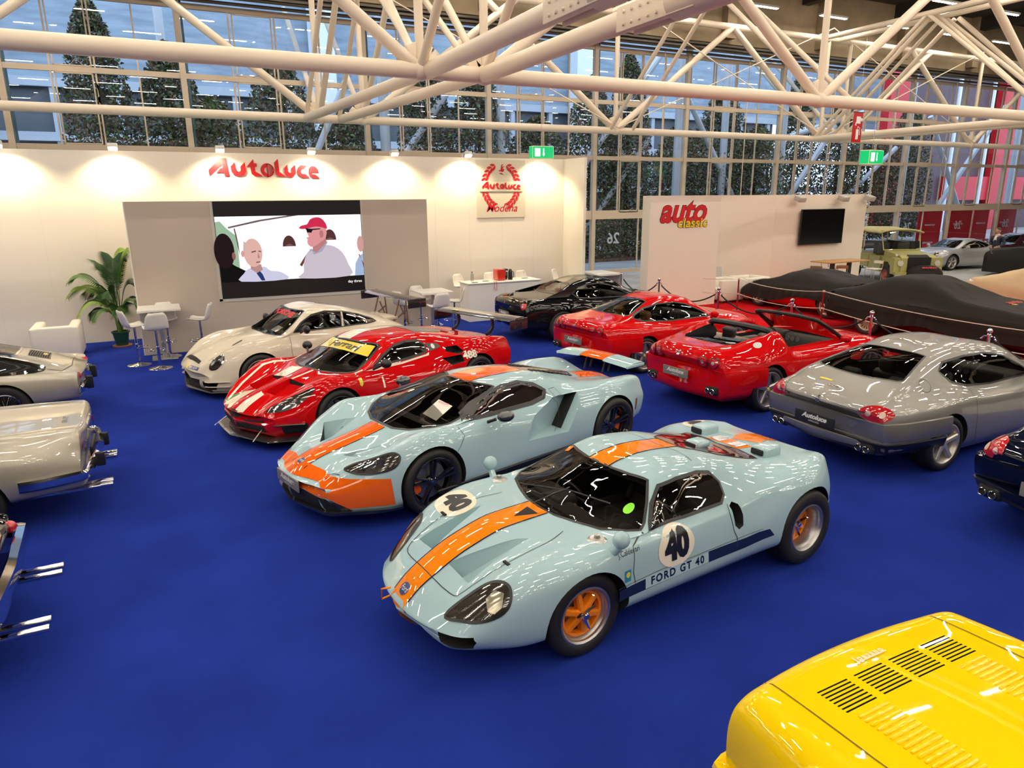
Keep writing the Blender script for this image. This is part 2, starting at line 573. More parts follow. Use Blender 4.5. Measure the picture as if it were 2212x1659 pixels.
    def wheel(s, x, y, r, w, rr, style='five', mats=(ALLOY, RUBBER), side=1, cap=None, caliper=None, dish=0.03, disc=True, wrot=0.0, label=None):
        """side=+1 left, -1 right. y = outer face; built around its own hub then placed"""
        W = empty('wheel', (x, side * (y - w / 2), r)); W.parent = s.root
        W.rotation_euler = (0, wrot, 0)
        if label: W['label'] = label
        sg = side; h = w / 2
        def Y(a): return sg * a
        t = MB()
        sw = (r - rr)
        prof = [(rr, -h * .82), (rr + .012, -h * .95), (rr + sw * .45, -h * 1.0), (r - .03, -h * .97), (r - .008, -h * .86), (r, -h * .7)]
        for i in range(-2, 3):
            c = i * h * .3
            prof += [(r, c - h * .11), (r - .008, c - h * .1), (r - .008, c - h * .07), (r, c - h * .06)] if i > -3 else []
        prof += [(r, h * .7), (r - .008, h * .86), (r - .03, h * .97), (rr + sw * .45, h * 1.0), (rr + .012, h * .95), (rr, h * .82)]
        t.lathe([(a, Y(b)) for a, b in prof], 56, 'y')
        t.build('tyre', mats[1], W, smooth=50)
        m = MB()
        dp = dish
        m.lathe([(a, Y(b)) for a, b in [(rr - .02, -h * .8), (rr + .008, -h * .82), (rr - .012, -h * .6), (rr - .035, -h * .2), (rr - .035, h * .5), (rr - .012, h * .8), (rr + .006, h * .9), (rr + .008, h * .93), (rr - .004, h * .95), (rr - .016, h * .86), (rr - .022, h * .5), (rr - .025, 0)]], 48, 'y')
        m.build('rim', mats[0], W, smooth=40)
        f = MB(); fy = h * .9 - dp; hub = rr * .2
        def spoke(a, r0, r1, w0, w1, y0, y1, th=.03):
            ca, sa = math.cos(a), math.sin(a)
            vs = []
            for (rad, ww, yy) in ((r0, w0, y0), ((r0 + r1) / 2, (w0 + w1) / 2 * .92, y0 + (y1 - y0) * .4), (r1, w1, y1)):
                for (o, dz) in ((-1, 0), (-.55, .012), (.55, .012), (1, 0), (1, -th), (-1, -th)):
                    X_, Z_ = rad, o * ww / 2
                    vs.append((X_ * ca - Z_ * sa, Y(yy + dz), X_ * sa + Z_ * ca))
            fs = [(i * 6 + k, i * 6 + (k + 1) % 6, (i + 1) * 6 + (k + 1) % 6, (i + 1) * 6 + k) for i in range(2) for k in range(6)]
            fs += [tuple(range(5, -1, -1)), tuple(range(12, 18))]
            f.add(vs, fs)
        R1 = rr - .018
        if style == 'five':
            for k in range(5): spoke(PI / 2 + 2 * PI * k / 5, hub * .6, R1, .075, .062, fy, fy + dp * .7)
        elif style == 'star':
            for k in range(5): spoke(PI / 2 + 2 * PI * k / 5, hub * .5, R1, .10, .045, fy, fy + dp * .8)
        elif style == 'split':
            for k in range(5):
                for q in (-1, 1): spoke(PI / 2 + 2 * PI * k / 5 + q * .13, hub * .8, R1, .03, .024, fy, fy + dp * .9)
        elif style == 'ten':
            for k in range(10): spoke(2 * PI * k / 10, hub * .6, R1, .028, .026, fy, fy + dp * .8)
        elif style == 'multi':
            for k in range(16): spoke(2 * PI * k / 16, hub * .9, R1, .018, .022, fy, fy + dp * .8, .02)
        elif style == 'bbs':
            for k in range(16):
                spoke(2 * PI * k / 16, hub * .9, R1, .014, .014, fy, fy + dp * .6, .02)
        elif style == 'six':     # deep dished six-spoke magnesium wheel
            for k in range(6): spoke(PI / 6 + 2 * PI * k / 6, hub * .5, rr * .74, .062, .05, fy, fy - .015, .05)
            f.lathe([(a, Y(b)) for a, b in [(rr * .72, fy - .06), (rr * .72, fy - .01), (rr * .80, fy - .005), (rr * .9, fy - .02)]], 40, 'y')
        elif style == 'disc':
            f.lathe([(a, Y(b)) for a, b in [(.001, fy), (rr * .3, fy), (rr * .8, fy - .02), (rr * .9, fy)]], 40, 'y')
        elif style == 'wire':
            for k in range(24): spoke(2 * PI * k / 24 + .1 * (k % 2), hub * .8, R1, .006, .006, fy + (k % 2) * .02, fy - .01, .006)
        f.lathe([(a, Y(b)) for a, b in [(.001, fy + .016), (hub * .7, fy + .014), (hub, fy), (hub, fy - .04)]], 24, 'y')
        f.build('spokes', cap[1] if cap and len(cap) > 1 and cap[1] else mats[0], W, smooth=35)
        if cap:
            q = MB()
            if cap[0] == 'spinner':
                q.lathe([(a, Y(b)) for a, b in [(.001, fy + .05), (.02, fy + .05), (.026, fy + .045), (.03, fy + .012)]], 16, 'y')
                for k in range(3):
                    a = .5 + 2 * PI * k / 3; ca, sa = math.cos(a), math.sin(a)
                    vs = []
                    for rad, ww, yy in ((.01, .05, .02), (.05, .036, .026), (.10, .012, .05)):
                        for o, dz in ((-1, 0), (0, .012), (1, 0), (0, -.012)):
                            vs.append((rad * ca - o * ww / 2 * sa, Y(fy + yy + dz), rad * sa + o * ww / 2 * ca))
                    q.add(vs, [(i * 4 + j, i * 4 + (j + 1) % 4, (i + 1) * 4 + (j + 1) % 4, (i + 1) * 4 + j) for i in range(2) for j in range(4)] + [(3, 2, 1, 0), (8, 9, 10, 11)])
                q.build('spinner_nut', CHROME, W)
            else:
                q.lathe([(a, Y(b)) for a, b in [(.001, fy + .024), (.02, fy + .024), (.026, fy + .015)]], 20, 'y')
                q.build('hub_cap', cap[0], W)
        if disc:
            q = MB()
            q.lathe([(a, Y(b)) for a, b in [(.05, fy - .07), (rr * .74, fy - .07), (rr * .74, fy - .09), (.05, fy - .09)]], 40, 'y')
            q.build('brake_disc', ALUM, W, smooth=40)
        if caliper:
            q = MB(); a0 = caliper[1]; N = 8; vs = []
            for i in range(N + 1):
                a = a0 - .45 + .9 * i / N; ca, sa = math.cos(a), math.sin(a)
                for rad, yy in ((rr * .52, fy - .10), (rr * .50, fy - .05), (rr * .60, fy - .038), (rr * .78, fy - .045), (rr * .8, fy - .10)):
                    vs.append((rad * ca, Y(yy), rad * sa))
            q.add(vs, [(i * 5 + j, i * 5 + (j + 1) % 5, (i + 1) * 5 + (j + 1) % 5, (i + 1) * 5 + j) for i in range(N) for j in range(5)] + [tuple(range(4, -1, -1)), tuple(N * 5 + j for j in range(5))])
            q.build('brake_caliper', caliper[0], W)
        return W
    def seat(s, x, y, z=0.22, m=SEATC, hgt=.62, rec=.35):
        R = Matrix.Translation((x, y, z))
        q = MB()
        q.rbox((-.24, -.23, 0), (.25, .23, .15), .05, M=R)
        for sd in (-1, 1): q.rbox((-.22, sd * .24 - .04, .02), (.22, sd * .24 + .04, .21), .035, M=R)
        B = R @ Matrix.Translation((-.24, 0, .08)) @ Matrix.Rotation(-rec, 4, 'Y')
        q.rbox((-.1, -.22, 0), (.03, .22, hgt), .05, M=B)
        for sd in (-1, 1): q.rbox((-.08, sd * .22 - .035, .05), (.08, sd * .22 + .035, hgt * .75), .035, M=B)
        q.rbox((-.08, -.12, hgt), (.03, .12, hgt + .17), .04, M=B)
        return q.build('seat', m, s.root)
    def cockpit(s, xs, xd, zt, floor=.22, m=SEATC, yw=.36, wheel_side=1, dash=DARKI, hgt=.6, rec=.35, W=.66, dials=True):
        """seats at xs, dashboard at xd with its top at zt"""
        for sd in (-1, 1): s.seat(xs, sd * yw, floor, m, hgt, rec)
        d = MB(); d.rbox((xd - .1, -W, zt - .28), (xd + .3, W, zt), .06)
        d.rbox((xs - .2, -.11, floor), (xd, .11, floor + .26), .04)
        d.rbox((xd - .16, wheel_side * yw - .2, zt - .1), (xd + .05, wheel_side * yw + .2, zt + .04), .04)
        o = d.build('dashboard', dash, s.root)
        if dials:
            q = MB()
            for k in (-1, 0, 1):
                q.lathe([(.001, 0), (.032, 0), (.038, .008), (.042, 0)], 20, 'x', (xd - .11, k * .1, zt - .07))
            q.build('gauges', ALUM, o)
        w = MB(); n = 28; c = Vector((xd - .28, wheel_side * yw, zt - .09)); t = .45
        pts = [c + Vector((math.sin(t) * .175 * math.sin(2 * PI * k / n), .175 * math.cos(2 * PI * k / n), math.cos(t) * .175 * math.sin(2 * PI * k / n))) for k in range(n)]
        w.tube(pts, .014, 8, closed=True)
        for a in (0, PI, PI * 1.5):
            w.tube([c, c + Vector((math.sin(t) * .17 * math.sin(a), .17 * math.cos(a), math.cos(t) * .17 * math.sin(a)))], .012, 6)
        w.tube([c, c + Vector((.22, 0, -.07))], .03, 8)
        w.build('steering_wheel', BLACK, s.root)
    def plate(s, x, y, z, rz, mt, w=.52, h=.11, lines=('Autoluce', 'APPROVED'), ink=None, tilt=0.0, label='grey show plate with white lettering'):
        """number plate; faces local +x when rz=0"""
        M = Matrix.Translation((x, y, z)) @ Matrix.Rotation(rz, 4, 'Z') @ Matrix.Rotation(tilt, 4, 'Y')
        b = MB().rbox((-.008, -w / 2, -h / 2), (.008, w / 2, h / 2), .004, M=M)
        o = b.build('number_plate', mt, s.root); o['label'] = label
        t = MB()
        ex = (M.to_3x3() @ Vector((0, 1, 0))); ey = M.to_3x3() @ Vector((0, 0, 1)); nn = M.to_3x3() @ Vector((1, 0, 0))
        C = Vector((x, y, z)) + nn * .0095
        put_text(t, lines[0], C + ey * h * .14, ex, ey, h * .62, bold=.004, shear=.3, squash=1.15)
        if len(lines) > 1: put_text(t, lines[1], C - ey * h * .3, ex, ey, h * .24)
        t.build('plate_lettering', ink or WHITE, o, fixn=False, smooth=0)
        return o
def mirror_y(pl): return [(a, -b) for a, b in pl][::-1]
# ------------------------------------------------------------------ light blue 1960s racing coupe, number 40
BLUE = paint('gulf_blue_paint', (0.385, 0.545, 0.575))
ORANGE = paint('orange_paint', (0.90, 0.235, 0.008))
NAVY = paint('navy_paint', (0.012, 0.02, 0.06))
CREAMD = paint('cream_decal', (0.86, 0.79, 0.62))
LINE = mat('panel_gap', (0.03, 0.035, 0.035), rough=0.7)
g = Car('racing_coupe', 'light blue 1960s racing coupe with orange stripe and number 40 roundels', (3.477, 4.545, -3.033), dict(
    x0=-1.79, x1=2.275, W=.9, rf=.16, rr=.05, zf=.36, zr=.62, emf=.25, emr=.8, bow=.42, bowr=.06, bfx=1.2, brx=-1.2, ye=.03,
    lines=[
        (0, [(-1.79, .80), (-1.5, .865), (-1.0, .905), (-.6, .985), (-.25, 1.055), (.1, 1.08), (.33, 1.065), (.46, 1.04), (.75, .925), (1.04, .79), (1.4, .785), (1.75, .705), (2.05, .565), (2.2, .465), (2.275, .40)]),
        ([(-1.79, .38), (-1, .42), (-.3, .46), (.33, .485), (.50, .62), (.62, .70), (.75, .70), (.95, .60), (1.4, .42), (2.2, .32)], [(-1.79, .81), (-1.4, .86), (-1, .885), (-.6, .96), (-.25, 1.035), (.1, 1.06), (.33, 1.02), (.50, .895), (.64, .80), (.80, .785), (1.0, .78), (1.4, .745), (1.75, .66), (2.05, .53), (2.275, .395)]),
        ([(-1.79, .56), (-1.5, .66), (-1.2, .72), (-.5, .735), (.3, .74), (.62, .77), (.9, .75), (1.2, .70), (1.7, .62), (2.05, .55), (2.275, .48)], [(-1.79, .825), (-1.5, .865), (-1.2, .865), (-.8, .81), (-.4, .765), (.3, .755), (.72, .765), (1.2, .785), (1.6, .74), (1.9, .63), (2.1, .50), (2.275, .385)]),
        ([(-1.79, .62), (-1.6, .74), (-1.2, .865), (-.6, .80), (0, .80), (.7, .83), (1.2, .85), (1.7, .78), (2.05, .68), (2.275, .60)], [(-1.79, .77), (-1.2, .77), (-.6, .68), (0, .68), (.7, .70), (1.2, .71), (1.6, .66), (1.9, .56), (2.1, .46), (2.275, .37)]),
        ([(-1.79, .66), (-1.6, .80), (-1.2, .905), (-.7, .86), (0, .84), (.8, .855), (1.2, .885), (1.7, .82), (2.05, .72), (2.275, .64)], [(-1.79, .6), (-1.2, .55), (0, .48), (1.2, .5), (1.7, .45), (2.0, .38), (2.275, .33)]),
        ([(-1.79, .64), (-1.6, .78), (-1.2, .89), (-.5, .84), (.8, .85), (1.2, .87), (1.7, .79), (2.275, .60)], [(-1.79, .42), (-1.2, .32), (0, .31), (1.2, .31), (1.8, .26), (2.275, .27)]),
        ([(-1.79, .7), (-1, .74), (.8, .74), (1.6, .70), (2.275, .48)], [(-1.79, .36), (-1.2, .24), (-.8, .19), (.8, .19), (1.8, .18), (2.275, .22)]),
    ]))
g.make_body([BLUE, MATTEB])
for x, r, z in ((1.2065, .352, .315), (-1.2065, .375, .35)): g.arch(x, r, z, .48)
g.cavity(-.42, .86, .2, 2, .045)
WS = [(1.045, 0), (1.03, .18), (.97, .38), (.89, .57), (.75, .69), (.655, .735), (.59, .705), (.47, .60), (.35, .475), (.40, .33), (.44, .16), (.455, 0)]
WS = WS + [(a, -b) for a, b in WS[-2:0:-1]]
SW = [(.60, .785), (.46, .90), (.31, .985), (.12, 1.005), (-.12, 1.0), (-.25, .975), (-.30, .90), (-.285, .82), (-.22, .775), (.2, .77)]
g.hole(WS, 'T', .72, 2.0)
g.hole(SW, 'S', .25, 1.3)
for sd in (1, -1):   # sloping radiator outlets in the nose lid
    g.gouge([(x, y * sd, z) for x, y, z in [(1.915, .125, .9), (1.90, .385, .9), (1.915, .125, .45), (1.90, .385, .42), (1.36, .34, .76), (1.36, .34, .9), (1.43, .29, .9), (1.43, .29, .755)]])
    # brake duct behind the door
    g.hole([(-.285, .745), (-.33, .765), (-.38, .74), (-.395, .66), (-.38, .58), (-.33, .56), (-.29, .60)], 'L' if sd > 0 else 'R', .70, 1.2, 1)
    # fog-lamp and nose openings
    g.hole([(sd * .46, .365), (sd * .66, .37), (sd * .67, .33), (sd * .64, .275), (sd * .54, .26), (sd * .48, .29)][::sd], 'F', 1.97, 3, 1)
g.hole([(-.38, .285), (-.40, .245), (-.25, .215), (.25, .215), (.40, .245), (.38, .285), (.28, .315), (-.28, .315)], 'F', 2.12, 3, 1)
g.finish()
P = g.part
# windows
P(g.patch(WS, 'T', .001, .06), 'windscreen', CARGLASS)
P(g.strip(WS, 'T', .022, .003, closed=True), 'windscreen_seal', BLACK)
g.pane(SW, 'L', 'side_window', rw=.02, both=True)
RW = [(-.34, .17), (-.34, -.17), (-.62, -.33), (-1.02, -.42), (-1.04, -.2), (-.98, 0), (-1.04, .2), (-1.02, .42), (-.62, .33)]
P(g.patch(RW, 'T', .003, .06), 'rear_window', mat('engine_glass', (.09, .018, .015), rough=.04, coat=1), label='dark red-brown glass over the engine')
P(g.strip(RW, 'T', .014, .005, closed=True), 'window_seal', BLACK)
# orange stripe with dark edges
st = MB()
for poly in ([(2.29, .105), (2.0, .12), (1.4, .125), (1.05, .125), (1.05, -.125), (1.4, -.125), (2.0, -.12), (2.29, -.105)], [(.452, .118), (-.33, .118), (-.33, -.118), (.452, -.118)], [(-1.40, .17), (-1.52, .10), (-1.78, .10), (-1.78, -.14), (-1.42, -.14), (-1.25, -.05)], [(-1.05, .19), (-1.24, .19), (-1.24, -.19), (-1.05, -.19)]):
    P(g.patch(poly, 'T', .003, .05), 'stripe', ORANGE)
P(g.patch([(.105, .455), (.105, .33), (-.105, .33), (-.105, .455)], 'F', .003, .05), 'stripe', ORANGE)
P(g.patch([(.13, .262), (.13, .225), (-.13, .225), (-.13, .262)], 'F', .003, .05), 'stripe', ORANGE)
ed = MB()
for s1 in (1, -1):
    g.strip([(2.28, .109 * s1), (2.0, .124 * s1), (1.4, .129 * s1), (1.05, .129 * s1)], 'T', .011, .0045, mb=ed)
    g.strip([(.452, .122 * s1), (-.33, .122 * s1)], 'T', .011, .0045, mb=ed)
P(ed, 'stripe_edging', NAVY)
# louvred deck panel
lv = MB()
for s1 in (1, -1):
    for i in range(9):
        h, n = g.cast(-1.08 - .0 * i, s1 * .13, 'T')
    for i in range(10):
        x = -1.07 - i * .017
        h, n = g.cast(x, s1 * .10, 'T')
        lv.rbox((x - .004, s1 * .10 - .06, h.z + .001), (x + .004, s1 * .10 + .06, h.z + .012), .003)
P(lv, 'deck_louvres', CHROME)
# lower navy stripe and name panel
nv = MB()
for d in 'LR':
    g.patch([(.96, .375), (.96, .455), (.4, .475), (-.4, .475), (-.55, .485), (-.68, .48), (-.74, .41), (-.6, .405), (-.4, .39), (.4, .385)], d, .003, .05, mb=nv); P(nv, 'side_stripe', NAVY); nv = MB()
pn = MB()
g.patch([(.70, .385), (.70, .47), (.03, .475), (.03, .39)], 'L', .0045, .05, mb=pn); g.patch([(.70, .385), (.70, .47), (.03, .475), (.03, .39)], 'R', .0045, .05, mb=pn)
p_ = P(pn, 'name_panel', paint('pale_blue_panel', (.45, .6, .64)))
tx = MB(); g.text('FORD GT 40', 'L', .365, .43, .085, off=.006, mb=tx, flip=True, bold=.003, space=1.25, squash=1.0)
g.text('FORD GT 40', 'R', .365, .43, .085, off=.006, mb=tx, bold=.003, space=1.25)
P(tx, 'name_lettering', NAVY, parent=p_)
def disc(c, r, ry=None, n=36): return [(c[0] + r * math.cos(2 * PI * k / n), c[1] + (ry or r) * math.sin(2 * PI * k / n)) for k in range(n)]
for cc_, rx_, ry_, d_, sz_, an_, fl_ in (((.37, .615), .195, .15, 'L', .27, 0, True), ((.37, .615), .195, .15, 'R', .27, 0, False), ((1.50, -.53), .165, .19, 'T', .24, PI / 2, False), ((-1.35, -.60), .15, .12, 'T', .2, PI / 2, False)):
    r_ = P(g.patch(disc(cc_, rx_, ry_), d_, .004, .04), 'number_roundel', CREAMD)
    P(g.text('40', d_, cc_[0] - .005, cc_[1], sz_, ang=an_, off=.006, flip=fl_, bold=.018, squash=.9), 'number', BLACK, parent=r_)
# lamps under clear covers
for sd in (1, -1):
    H3 = [(2.16, .48, .50), (2.09, .60, .49), (1.99, .68, .49), (1.87, .735, .53), (1.79, .735, .59), (1.76, .68, .665), (1.80, .60, .68), (1.92, .55, .66)]
    H3 = [(x, y * sd, z) for x, y, z in H3]
    dv, HL = g.aim(H3, (.62, sd * .5, .6))
    HL = catmull(HL, 5, closed=True)
    b = P(g.patch(HL, dv, .003, .03), 'headlight', mat('lamp_recess', (.035, .028, .02), rough=.12, coat=1))
    P(g.strip(HL, dv, .02, .006, closed=True), 'headlight_rim', BLACK, parent=b)
    dv, RL = g.aim([(x, y * sd, z) for x, y, z in [(1.84, .715, .56), (1.80, .68, .63), (1.85, .63, .65), (1.92, .63, .61), (1.94, .68, .55), (1.90, .71, .53)]], (.62, sd * .5, .6))
    P(g.patch(RL, dv, .008, .03), 'lamp', mat('lamp_reflector', (.42, .38, .28), rough=.15, metal=.6), parent=b)
    # mirrors on pods
    q = MB(); q.tube([(.97, sd * .80, .73), (.96, sd * .86, .80)], [.035, .025], 12)
    q.sphere((.96, sd * .87, .855), .075, 16, 10, sc=(.85, .8, .85)); q.build('wing_mirror', BLUE, g.root)
    q = MB().lathe([(.001, .022), (.05, .02), (.06, .012), (.072, .006), (.075, -.02)], 24, 'z', (1.0, sd * .66, .775)); q.lathe([(.001, .045), (.02, .043), (.024, .02)], 12, 'z', (1.0, sd * .66, .775)); q.build('fuel_cap', ALLOY, g.root)
    # air snorkels on the tail
    q = MB().rbox((-1.34, sd * .36 - .085, .84), (-1.10, sd * .36 + .085, .96), .035); o = q.build('air_intake_box', BLUE, g.root)
    MB().rbox((-1.11, sd * .36 - .065, .885), (-1.085, sd * .36 + .065, .94), .018).build('intake_opening', MATTEB, o)
    q = MB(); h, n = g.cast(1.64, sd * .47, 'T'); q.rbox((1.63, sd * .47 - .035, h.z - .002), (1.655, sd * .47 + .035, h.z + .012), .004); q.build('vent_slot', MATTEB, g.root)
q = MB().rbox((-.74, -.02, .96), (-.56, .14, 1.03), .03); o = q.build('air_intake_box', BLUE, g.root)
MB().rbox((-.57, .0, .975), (-.55, .12, 1.018), .015).build('intake_opening', MATTEB, o)
# cowl vent
P(g.patch([(1.30, .03), (1.12, .10), (1.12, -.05)], 'T', .005, .04), 'cowl_vent', MATTEB)
pl = MB()
g.strip([(1.95, -.42), (2.02, -.34), (2.05, 0), (2.02, .34), (1.95, .42), (1.6, .47), (1.3, .47), (1.12, .42)], 'T', .006, smooth=3, mb=pl)
g.strip([(1.95, -.42), (1.6, -.47), (1.3, -.47), (1.12, -.42)], 'T', .006, mb=pl)
g.strip([(-.17, -.44), (-.2, -.2), (-.2, .2), (-.17, .44)], 'T', .006, mb=pl)
for d in 'LR':
    g.strip([(.655, .78), (.80, .735), (.82, .56), (.80, .47)], d, .006, mb=pl)
    g.strip([(-.27, .76), (-.25, .70), (-.27, .56), (-.30, .50), (-.30, .42)], d, .006, mb=pl)
    g.strip([(.97, .47), (.6, .485), (0, .485), (-.6, .50)], d, .004, mb=pl)
P(pl, 'panel_gaps', LINE)
bd = P(g.patch(disc((2.2, -.005), .035, .05), 'T', .006, .03), 'badge', mat('badge_blue', (.03, .06, .2), rough=.2, coat=1))
P(g.text('Ford', 'T', 2.2, -.005, .045, ang=-PI / 2 + PI, off=.008, shear=.3), 'badge_lettering', WHITE, parent=bd)
for d, f in (('L', True), ('R', False)):
    q = P(g.patch([(.905, .50), (.905, .59), (.845, .59), (.845, .50)], d, .004, .03), 'sticker', mat('sticker_blue', (.02, .25, .4)))
    P(g.patch(disc((.875, .555), .02, .022), d, .006, .03), 'sticker_mark', mat('sticker_yellow', (.8, .65, .05)), parent=q)
P(g.text('J.Calderari', 'L', .85, .715, .05, flip=True, off=.004), 'driver_name', BLACK)
P(g.patch(disc((.60, .545), .05, .035), 'T', .006, .02), 'green_dot_sticker', mat('sticker_green', (.25, .8, .03)))
P(g.patch([(.43, -.475), (.43, -.42), (.37, -.42), (.37, -.475)], 'T', .006, .03), 'orange_tab', ORANGE)
# tow loop, wiper
q = MB().tube([(2.24, -.13, .36), (2.33, -.13, .35), (2.33, -.13, .43), (2.26, -.13, .42)], .008, 6); q.build('tow_loop', ORANGE, g.root)
q = MB(); q.tube([(1.06, -.06, .80), (.93, .02, .875), (.80, .08, .925)], .006, 6); q.tube([(.98, -.32, .855), (.82, .12, .915), (.70, .45, .90)], .006, 6); q.build('wiper', BLACK, g.root)
for sd in (1, -1):
    g.wheel(1.2065, .82, .315, .24, .212, 'six', (ALUM, RUBBER), sd, ('spinner', ORANGE), dish=.035, wrot=.2)
    g.wheel(-1.2065, .875, .338, .31, .212, 'six', (ALUM, RUBBER), sd, ('spinner', ORANGE), dish=.12)
g.cockpit(-.12, .72, .70, .17, rec=.6, hgt=.5, wheel_side=-1, W=.55, yw=.3)
GT40 = g
# ------------------------------------------------------------------ modern light blue supercar with orange stripe
ORED = paint('orange_red_paint', (.86, .13, .006))
GREYP = mat('show_plate_grey', (.22, .21, .19), rough=.4)
f = Car('supercar', 'modern light blue supercar with orange stripe and low rear wing, behind the number 40 racer', (3.329, 7.486, -2.898), dict(
    x0=-2.12, x1=2.50, W=.97, rf=.16, rr=.08, zf=.46, zr=.62, emf=.3, emr=.6, bow=.50, bowr=.10, bfx=1.3, brx=-1.3, ye=.03,
    lines=[
        (0, [(-2.12, .74), (-1.9, .80), (-1.6, .84), (-1.2, .94), (-.8, 1.03), (-.45, 1.085), (-.1, 1.11), (.2, 1.11), (.5, 1.06), (1.0, .90), (1.41, .775), (1.86, .69), (2.2, .62), (2.37, .56), (2.5, .47)]),
        ([(-2.12, .30), (-1.6, .28), (-1.0, .36), (-.5, .46), (.2, .52), (.55, .63), (.95, .72), (1.2, .60), (1.5, .44), (2.1, .36), (2.5, .3)], [(-2.12, .73), (-1.6, .80), (-1.0, .93), (-.5, 1.035), (.0, 1.06), (.2, 1.045), (.6, .94), (.95, .845), (1.3, .78), (1.6, .69), (1.86, .63), (2.15, .59), (2.5, .45)]),
        ([(-2.12, .70), (-1.36, .78), (-.8, .74), (-.3, .74), (.5, .78), (.95, .80), (1.36, .80), (1.75, .74), (2.15, .58), (2.5, .42)], [(-2.12, .84), (-1.9, .885), (-1.36, .90), (-.8, .87), (-.3, .83), (.5, .83), (.95, .84), (1.36, .865), (1.72, .77), (2.15, .62), (2.5, .45)]),
        ([(-2.12, .80), (-1.36, .94), (-.6, .86), (.2, .86), (.9, .90), (1.36, .94), (1.8, .86), (2.15, .70), (2.5, .5)], [(-2.12, .72), (-1.36, .77), (-.6, .70), (.2, .69), (.9, .72), (1.36, .75), (1.8, .66), (2.15, .54), (2.5, .42)]),
        ([(-2.12, .84), (-1.36, 1.0), (-.6, .91), (.2, .90), (.9, .94), (1.36, .985), (1.9, .88), (2.2, .74), (2.5, .56)], [(-2.12, .58), (-1.36, .56), (-.6, .5), (.9, .5), (1.36, .55), (2.0, .45), (2.5, .38)]),
        ([(-2.12, .80), (-1.36, .98), (-.6, .90), (.9, .93), (1.36, .97), (1.9, .88), (2.2, .74), (2.5, .55)], [(-2.12, .38), (-1.36, .32), (.9, .26), (1.36, .3), (2.0, .22), (2.5, .22)]),
        ([(-2.12, .7), (-1, .82), (.9, .84), (1.8, .78), (2.5, .48)], [(-2.12, .28), (-1.2, .2), (-.8, .15), (.9, .14), (1.8, .13), (2.5, .15)]),
    ]))
f.make_body([BLUE, MATTEB])
for x, r, z in ((1.355, .385, .35), (-1.355, .395, .36)): f.arch(x, r, z, .52)
f.cavity(-.35, 1.05, .2, 2, .045)
FWS = [(1.42, 0), (1.40, .22), (1.31, .44), (1.16, .60), (1.0, .695), (.86, .70), (.62, .625), (.40, .55), (.20, .475), (.30, .30), (.35, .15), (.365, 0)]
FWS += [(a, -b) for a, b in FWS[-2:0:-1]]
FSW = [(.84, .865), (.60, .945), (.35, 1.01), (.1, 1.045), (-.15, 1.045), (-.34, 1.0), (-.44, .93), (-.36, .87), (-.15, .845), (.4, .85)]
f.hole(FWS, 'T', .74, 2.0); f.hole(FSW, 'S', .25, 1.3)
for sd in (1, -1):
    f.gouge([(x, y * sd, z) for x, y, z in [(-.86, .60, .86), (-.86, 1.2, .86), (-.58, 1.2, .44), (-.58, .62, .46), (.10, .93, .84), (.10, 1.2, .84), (.10, 1.2, .48), (.10, .93, .48)]])
    sl = MB().add([(x, sd * y, z) for x, y, z in [(-.848, .60, .86), (-.845, .76, .86), (-.572, .78, .46), (-.575, .62, .46), (-.87, .60, .86), (-.87, .76, .86), (-.60, .78, .46), (-.60, .62, .46)]], [(0, 1, 2, 3), (7, 6, 5, 4), (0, 4, 5, 1), (1, 5, 6, 2), (2, 6, 7, 3), (3, 7, 4, 0)])
    sl.build('side_intake', MATTEB, f.root, smooth=0)
    f.gouge([(x, y * sd, z) for x, y, z in [(2.00, .26, .78), (1.78, .62, .78), (2.02, .26, .54), (1.80, .60, .50), (1.46, .50, .82), (1.46, .46, .735), (1.5, .36, .82)]], (1, .5 * sd, .1))
f.finish()
P = f.part
P(f.patch(FWS, 'T', .001, .06), 'windscreen', CARGLASS)
P(f.strip(FWS, 'T', .03, .003, closed=True), 'windscreen_seal', BLACK)
f.pane(FSW, 'L', 'side_window', rw=.04, both=True)
for sd, d in ((1, 'L'), (-1, 'R')):
    P(f.patch([(.90, .85), (.62, .955), (.56, .955), (.80, .85)], d, .006, .05), 'door_pillar', BLACK)
RWf = [(-.52, .16), (-.52, -.16), (-.9, -.24), (-1.38, -.16), (-1.42, 0), (-1.38, .16), (-.9, .24)]
w_ = P(f.patch(RWf, 'T', .003, .06), 'rear_window', mat('engine_glass', (.09, .018, .015)))
q = MB()
for sd in (1, -1):
    for i in range(10):
        h, n = f.cast(-.62 - i * .075, sd * .19, 'T'); q.rbox((h.x - .02, h.y - .045, h.z), (h.x + .012, h.y + .045, h.z + .016), .006)
q.build('engine_louvres', BLACK, f.root)
st = MB()
f.patch([(2.44, .13), (1.9, .135), (1.44, .135), (1.44, -.135), (1.9, -.135), (2.44, -.13)], 'T', .003, .05, mb=st); P(st, 'stripe', ORED); st = MB()
f.patch([(.36, .20), (-.1, .21), (-.50, .17), (-.50, -.17), (-.1, -.21), (.36, -.20)], 'T', .003, .05, mb=st); P(st, 'stripe', ORED); st = MB()
f.patch([(-1.5, .20), (-2.05, .18), (-2.05, -.18), (-1.5, -.20)], 'T', .003, .05, mb=st)
P(st, 'stripe', ORED)
ed = MB()
for s1 in (1, -1):
    f.strip([(2.40, .136 * s1), (1.44, .139 * s1)], 'T', .009, .0045, mb=ed); f.strip([(.36, .205 * s1), (-.1, .215 * s1), (-.5, .175 * s1)], 'T', .009, .0045, mb=ed)
P(ed, 'stripe_edging', NAVY)
